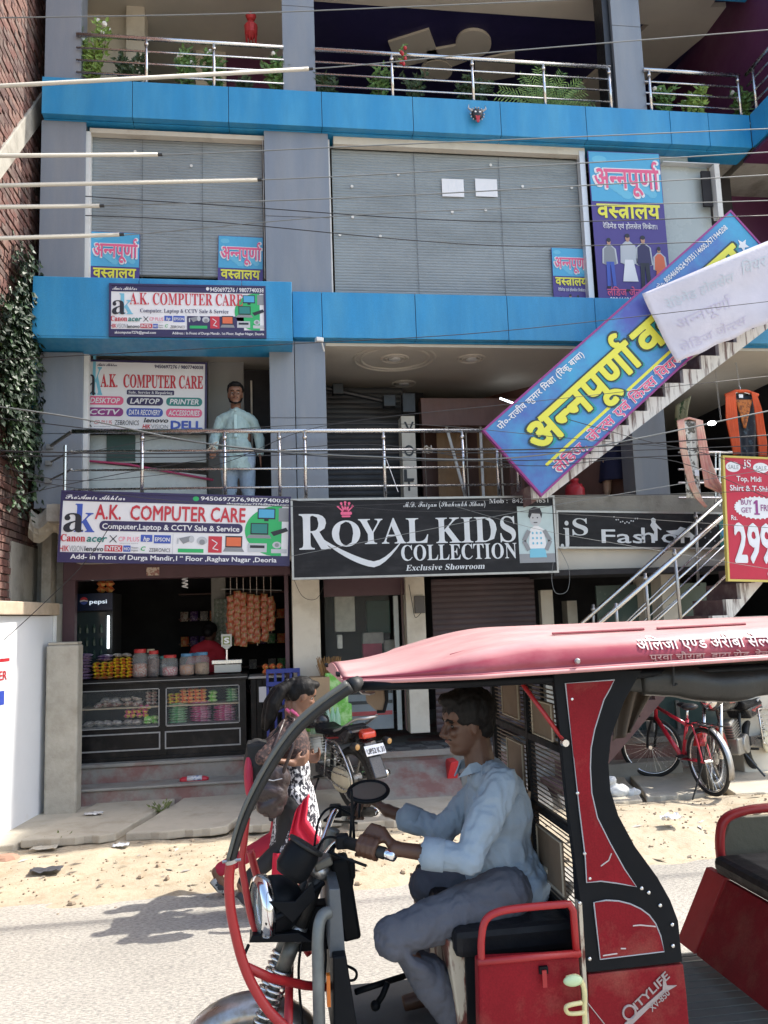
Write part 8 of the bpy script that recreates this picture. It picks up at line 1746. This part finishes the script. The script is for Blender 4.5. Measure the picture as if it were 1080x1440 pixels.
    eng = m('engine', B_al, lambda s: (s.obox((.62, 0, .36), (.32, .22, .18)), s.lathe([(.10, -.13), (.105, .13)], (.56, 0, .37), (0, 1, 0), 18), s.obox((.74, 0, .54), (.15, .14, .20), Matrix.Rotation(rad(15), 3, 'Y'))), bevel=.02)
    for k in range(6): m('cooling_fin', B_al, lambda s: s.obox((.735+k*.006, 0, .47+k*.028), (.20, .19, .007), Matrix.Rotation(rad(15), 3, 'Y')), eng)
    m('exhaust', V_chrome, lambda s: (s.tube([(.80, -.10, .52), (.88, -.13, .38), (.78, -.15, .24), (.45, -.16, .24)], .02, 8), s.tube([(.45, -.16, .24), (.30, -.16, .26), (-.25, -.17, .36), (-.32, -.17, .38)], [.03, .045, .05, .035], 12)), smooth=True)
    m('muffler_shield', mat('cream_cover', (.50, .46, .34), .5, var=.15), lambda s: s.ell((.02, .155, .33), (.17, .035, .13)), smooth=True)
    gu = m('saree_guard', M_steel, lambda s: (s.tube(bez([Vector(p) for p in ((.22, .17, .70), (-.05, .2, .66), (-.24, .2, .36), (-.1, .2, .26), (.26, .19, .34))]), .009, 6), s.tube([(.22, .17, .70), (.26, .19, .34)], .009, 6)), smooth=True)
    for k in range(5): m('guard_bar', M_steel, lambda s: s.tube([(.215-.0, .175+.002*k, .66-.065*k), (-.06-.03*k, .195, .60-.055*k)], .005, 5), gu)
    m('front_mudguard', B_r, lambda s: [s.add([(1.28+.335*math.cos(rad(a)), y, .31+.335*math.sin(rad(a))) for a in range(30, 171, 10) for y in (-.06, 0, .06)], [(3*i, 3*i+1, 3*i+4, 3*i+3) for i in range(14)]+[(3*i+1, 3*i+2, 3*i+5, 3*i+4) for i in range(14)])], smooth=True, solid=.005)
    m('handlebar', M_steel, lambda s: s.tube(bez([Vector(p) for p in ((.84, -.36, .97), (.92, -.22, .99), (1.0, -.08, .95), (1.0, .08, .95), (.92, .22, .99), (.84, .36, .97))]), .011, 8), smooth=True)
    hl_ = m('headlight', B_b, lambda s: s.ell((1.10, 0, .90), (.12, .12, .13)), smooth=True); m('lens', V_chrome, lambda s: s.ell((1.17, 0, .90), (.055, .095, .10)), hl_, smooth=True)
    for k in (-1, 1):
        g_ = m('gauge', V_chrome, lambda s: s.lathe([(.05, -.02), (.052, .02), (.045, .03)], (1.0, k*.06, 1.02), (-.6, 0, .8), 18), smooth=True); m('gauge_face', P_white, lambda s: s.lathe([(.0, .0325), (.044, .0322)], (1.0, k*.06, 1.02), (-.6, 0, .8), 18, caps=False), g_)
    m('footrest', V_rub, lambda s: (s.tube([(.45, -.2, .30), (.45, .2, .30)], .014, 8), s.tube([(.2, -.19, .38), (.2, .19, .38)], .012, 8))); m('side_stand', B_b, lambda s: s.tube([(.55, .08, .26), (.50, .24, .02)], .012, 6)); m('chain_cover', B_b, lambda s: s.prism([(.0, .12, .40), (.5, .12, .44), (.5, .12, .34), (.0, .12, .24)], (0, .03, 0)), bevel=.01)
    return t
pr_ = Vector((.80, 8.32, .115)); motorcycle('red and black motorcycle parked tail outwards with a white number plate', pr_, rad(119), True, lean=-.04)
motorcycle('black motorcycle parked behind the red bicycle with bright round gauges', Vector((5.48, 9.0, .12)), rad(-140), False, lean=.05)

# ------------------------------------------------------------------ red bicycle
by = thing('bicycle', 'red bicycle on its stand on the pavement before the greenish shopfront', 'bicycle', (4.33, 7.95, .115), None, local=True); ha = math.atan2(8.95-7.95, 4.22-4.33); by.rotation_euler = (rad(-3), 0, ha)
B_red = mat('bicycle_red', (.50, .015, .035), .3, coat=.5)
m = lambda name, mm, fn, par=by, **k: (lambda s: (fn(s), s.build(name, mm, par, **k))[1])(MB())
WB = 1.03; wr = .315
def bwheel(nm, c, ang):
    d = Vector((math.cos(ang), math.sin(ang), 0)); ax = Vector((-d.y, d.x, 0)); P = lambda r_, a: Vector(c)+d*(r_*math.cos(a))+Vector((0, 0, r_*math.sin(a)))
    wq = m(nm, V_rub, lambda s: s.tube([P(wr, a*math.pi/20) for a in range(40)], .021, 8, closed=True), smooth=True); m('rim', V_chrome, lambda s: s.tube([P(wr-.024, a*math.pi/20) for a in range(40)], .011, 6, closed=True), wq, smooth=True)
    m('hub', V_chrome, lambda s: s.lathe([(.02, -.045), (.02, .045)], c, ax, 10), wq)
    for k in range(28): a = k*2*math.pi/28; m('spoke', M_steel, lambda s: s.tube([Vector(c)+ax*(.03 if k % 2 else -.03), P(wr-.03, a+.12)], .0016, 3, caps=False), wq)
    return P
bwheel('rear_wheel', (0, 0, wr+.02), 0); Pf = bwheel('front_wheel', (WB, 0, wr+.02), rad(52))
bb, st_t, hd_t, hd_b, fr_ = Vector((.43, 0, .30)), Vector((.27, 0, .72)), Vector((.80, 0, .90)), Vector((.86, 0, .68)), Vector((WB, 0, wr+.02)); rc = Vector((0, 0, wr+.02))
m('frame', B_red, lambda s: (s.tube([bb, hd_b], .024, 10), s.tube([st_t+Vector((0, 0, -.06)), hd_b+Vector((-.03, 0, .12))], .019, 10), s.tube([bb, st_t], .019, 10), s.tube([hd_t, hd_b], .022, 10), s.tube([bb+Vector((0, .02, 0)), rc+Vector((0, .05, 0))], .011, 8), s.tube([bb+Vector((0, -.02, 0)), rc+Vector((0, -.05, 0))], .011, 8), s.tube(bez([st_t+Vector((0, .02, -.05)), Vector((.12, .045, .66)), rc+Vector((.02, .05, 0))]), .010, 8), s.tube(bez([st_t+Vector((0, -.02, -.05)), Vector((.12, -.045, .66)), rc+Vector((.02, -.05, 0))]), .010, 8)), smooth=True)
m('fork', M_black, lambda s: (s.tube([hd_b+Vector((0, 0, .02)), hd_b+Vector((.03, 0, -.06))], .02, 8), s.tube(bez([hd_b+Vector((.03, .04, -.04)), Vector((.97, .05, .5)), fr_+Vector((0, .045, 0))]), .014, 8), s.tube(bez([hd_b+Vector((.03, -.04, -.04)), Vector((.97, -.05, .5)), fr_+Vector((0, -.045, 0))]), .014, 8)), smooth=True)
m('handlebar', M_black, lambda s: (s.tube([hd_t, Vector((.79, 0, 1.0))], .014, 8), s.tube(bez([Vector(p) for p in ((.62, -.26, 1.0), (.74, -.2, 1.02), (.80, 0, 1.0), (.92, .2, 1.02), (.84, .30, 1.0))]), .012, 8)), smooth=True)
m('saddle', M_black, lambda s: (s.ell((.20, 0, .86), (.09, .085, .035)), s.ell((.31, 0, .865), (.11, .035, .028))), smooth=True); m('seat_post', V_chrome, lambda s: s.tube([st_t, Vector((.245, 0, .84))], .013, 8), smooth=True)
m('carrier', M_black, lambda s: (s.tube([(.2, -.06, .70), (-.22, -.06, .70), (-.22, .06, .70), (.2, .06, .70)], .007, 6), s.tube([(-.18, .06, .7), (0, .05, wr+.02)], .006, 6), s.tube([(-.18, -.06, .7), (0, -.05, wr+.02)], .006, 6), [s.tube([(x, -.06, .7), (x, .06, .7)], .005, 5) for x in (-.14, -.06, .02, .1)]))
m('mudguard', M_steeld, lambda s: s.add([((wr+.045)*math.cos(rad(a)), y, wr+.02+(wr+.045)*math.sin(rad(a))) for a in range(30, 201, 10) for y in (-.03, .03)], [(2*i, 2*i+1, 2*i+3, 2*i+2) for i in range(17)]), smooth=True, solid=.003)
m('crank', V_chrome, lambda s: (s.lathe([(.08, .03), (.085, .036), (.08, .042)], bb, (0, -1, 0), 20), s.tube([bb+Vector((0, -.05, 0)), bb+Vector((.15, -.06, -.06))], .009, 6), s.tube([bb+Vector((0, .05, 0)), bb+Vector((-.15, .06, .06))], .009, 6))); [m('pedal', M_black, lambda s: s.obox(bb+Vector((.15*k, -.11*k, -.06*k)), (.09, .08, .02))) for k in (-1, 1)]
m('stand', M_black, lambda s: s.tube([rc+Vector((.02, .05, -.02)), Vector((.02, .22, -.02))], .008, 6)); m('chain', M_steeld, lambda s: (s.tube([bb+Vector((0, -.035, .08)), rc+Vector((0, -.035, .035))], .004, 4), s.tube([bb+Vector((0, -.035, -.08)), rc+Vector((0, -.035, -.035))], .004, 4)))
# sack on the pavement by the bicycle, cement hump
t = thing('cloth_bundle', 'pale cloth bundle lying on the pavement beyond the rickshaw panel', 'bundle', AZ(868, 1115, .12)); s = MB(); c = AZ(868, 1112, .17); s.ell(c, (.13, .08, .07)); s.ell(c+Vector((.14, .0, -.03)), (.12, .05, .04)); s.ell(c+Vector((-.06, 0, .10)), (.05, .04, .04)); remesh(s, 'cloth', mat('white_cotton', (.58, .58, .56), .9), t, .012, 3, .02, 12)
t = thing('litter_wrapper', 'white crumpled wrapper on the dirt below the bicycle', 'litter', AZ(945, 1155, .15)); s = MB(); c = AZ(945, 1155, .16); s.grid(8, 6, lambda u, v: c+Vector(((u-.5)*.16, (v-.5)*.12, .04+.06*noise.noise(Vector((u*4, v*4, 3)))))); s.build('wrapper', P_white, t, solid=.002)
t = thing('plastic_chair', 'bit of bright red plastic standing on the step beyond the driver', 'stool', A(640, 1085, 9.0)); s = MB(); s.prism([A(634, 1072, 9.0), A(645, 1070, 9.0), A(643, 1108, 9.0), A(626, 1108, 9.0)], (0, .25, 0)); s.build('side', mat('bright_red_plastic', (.6, .015, .02), .35), t, bevel=.01)
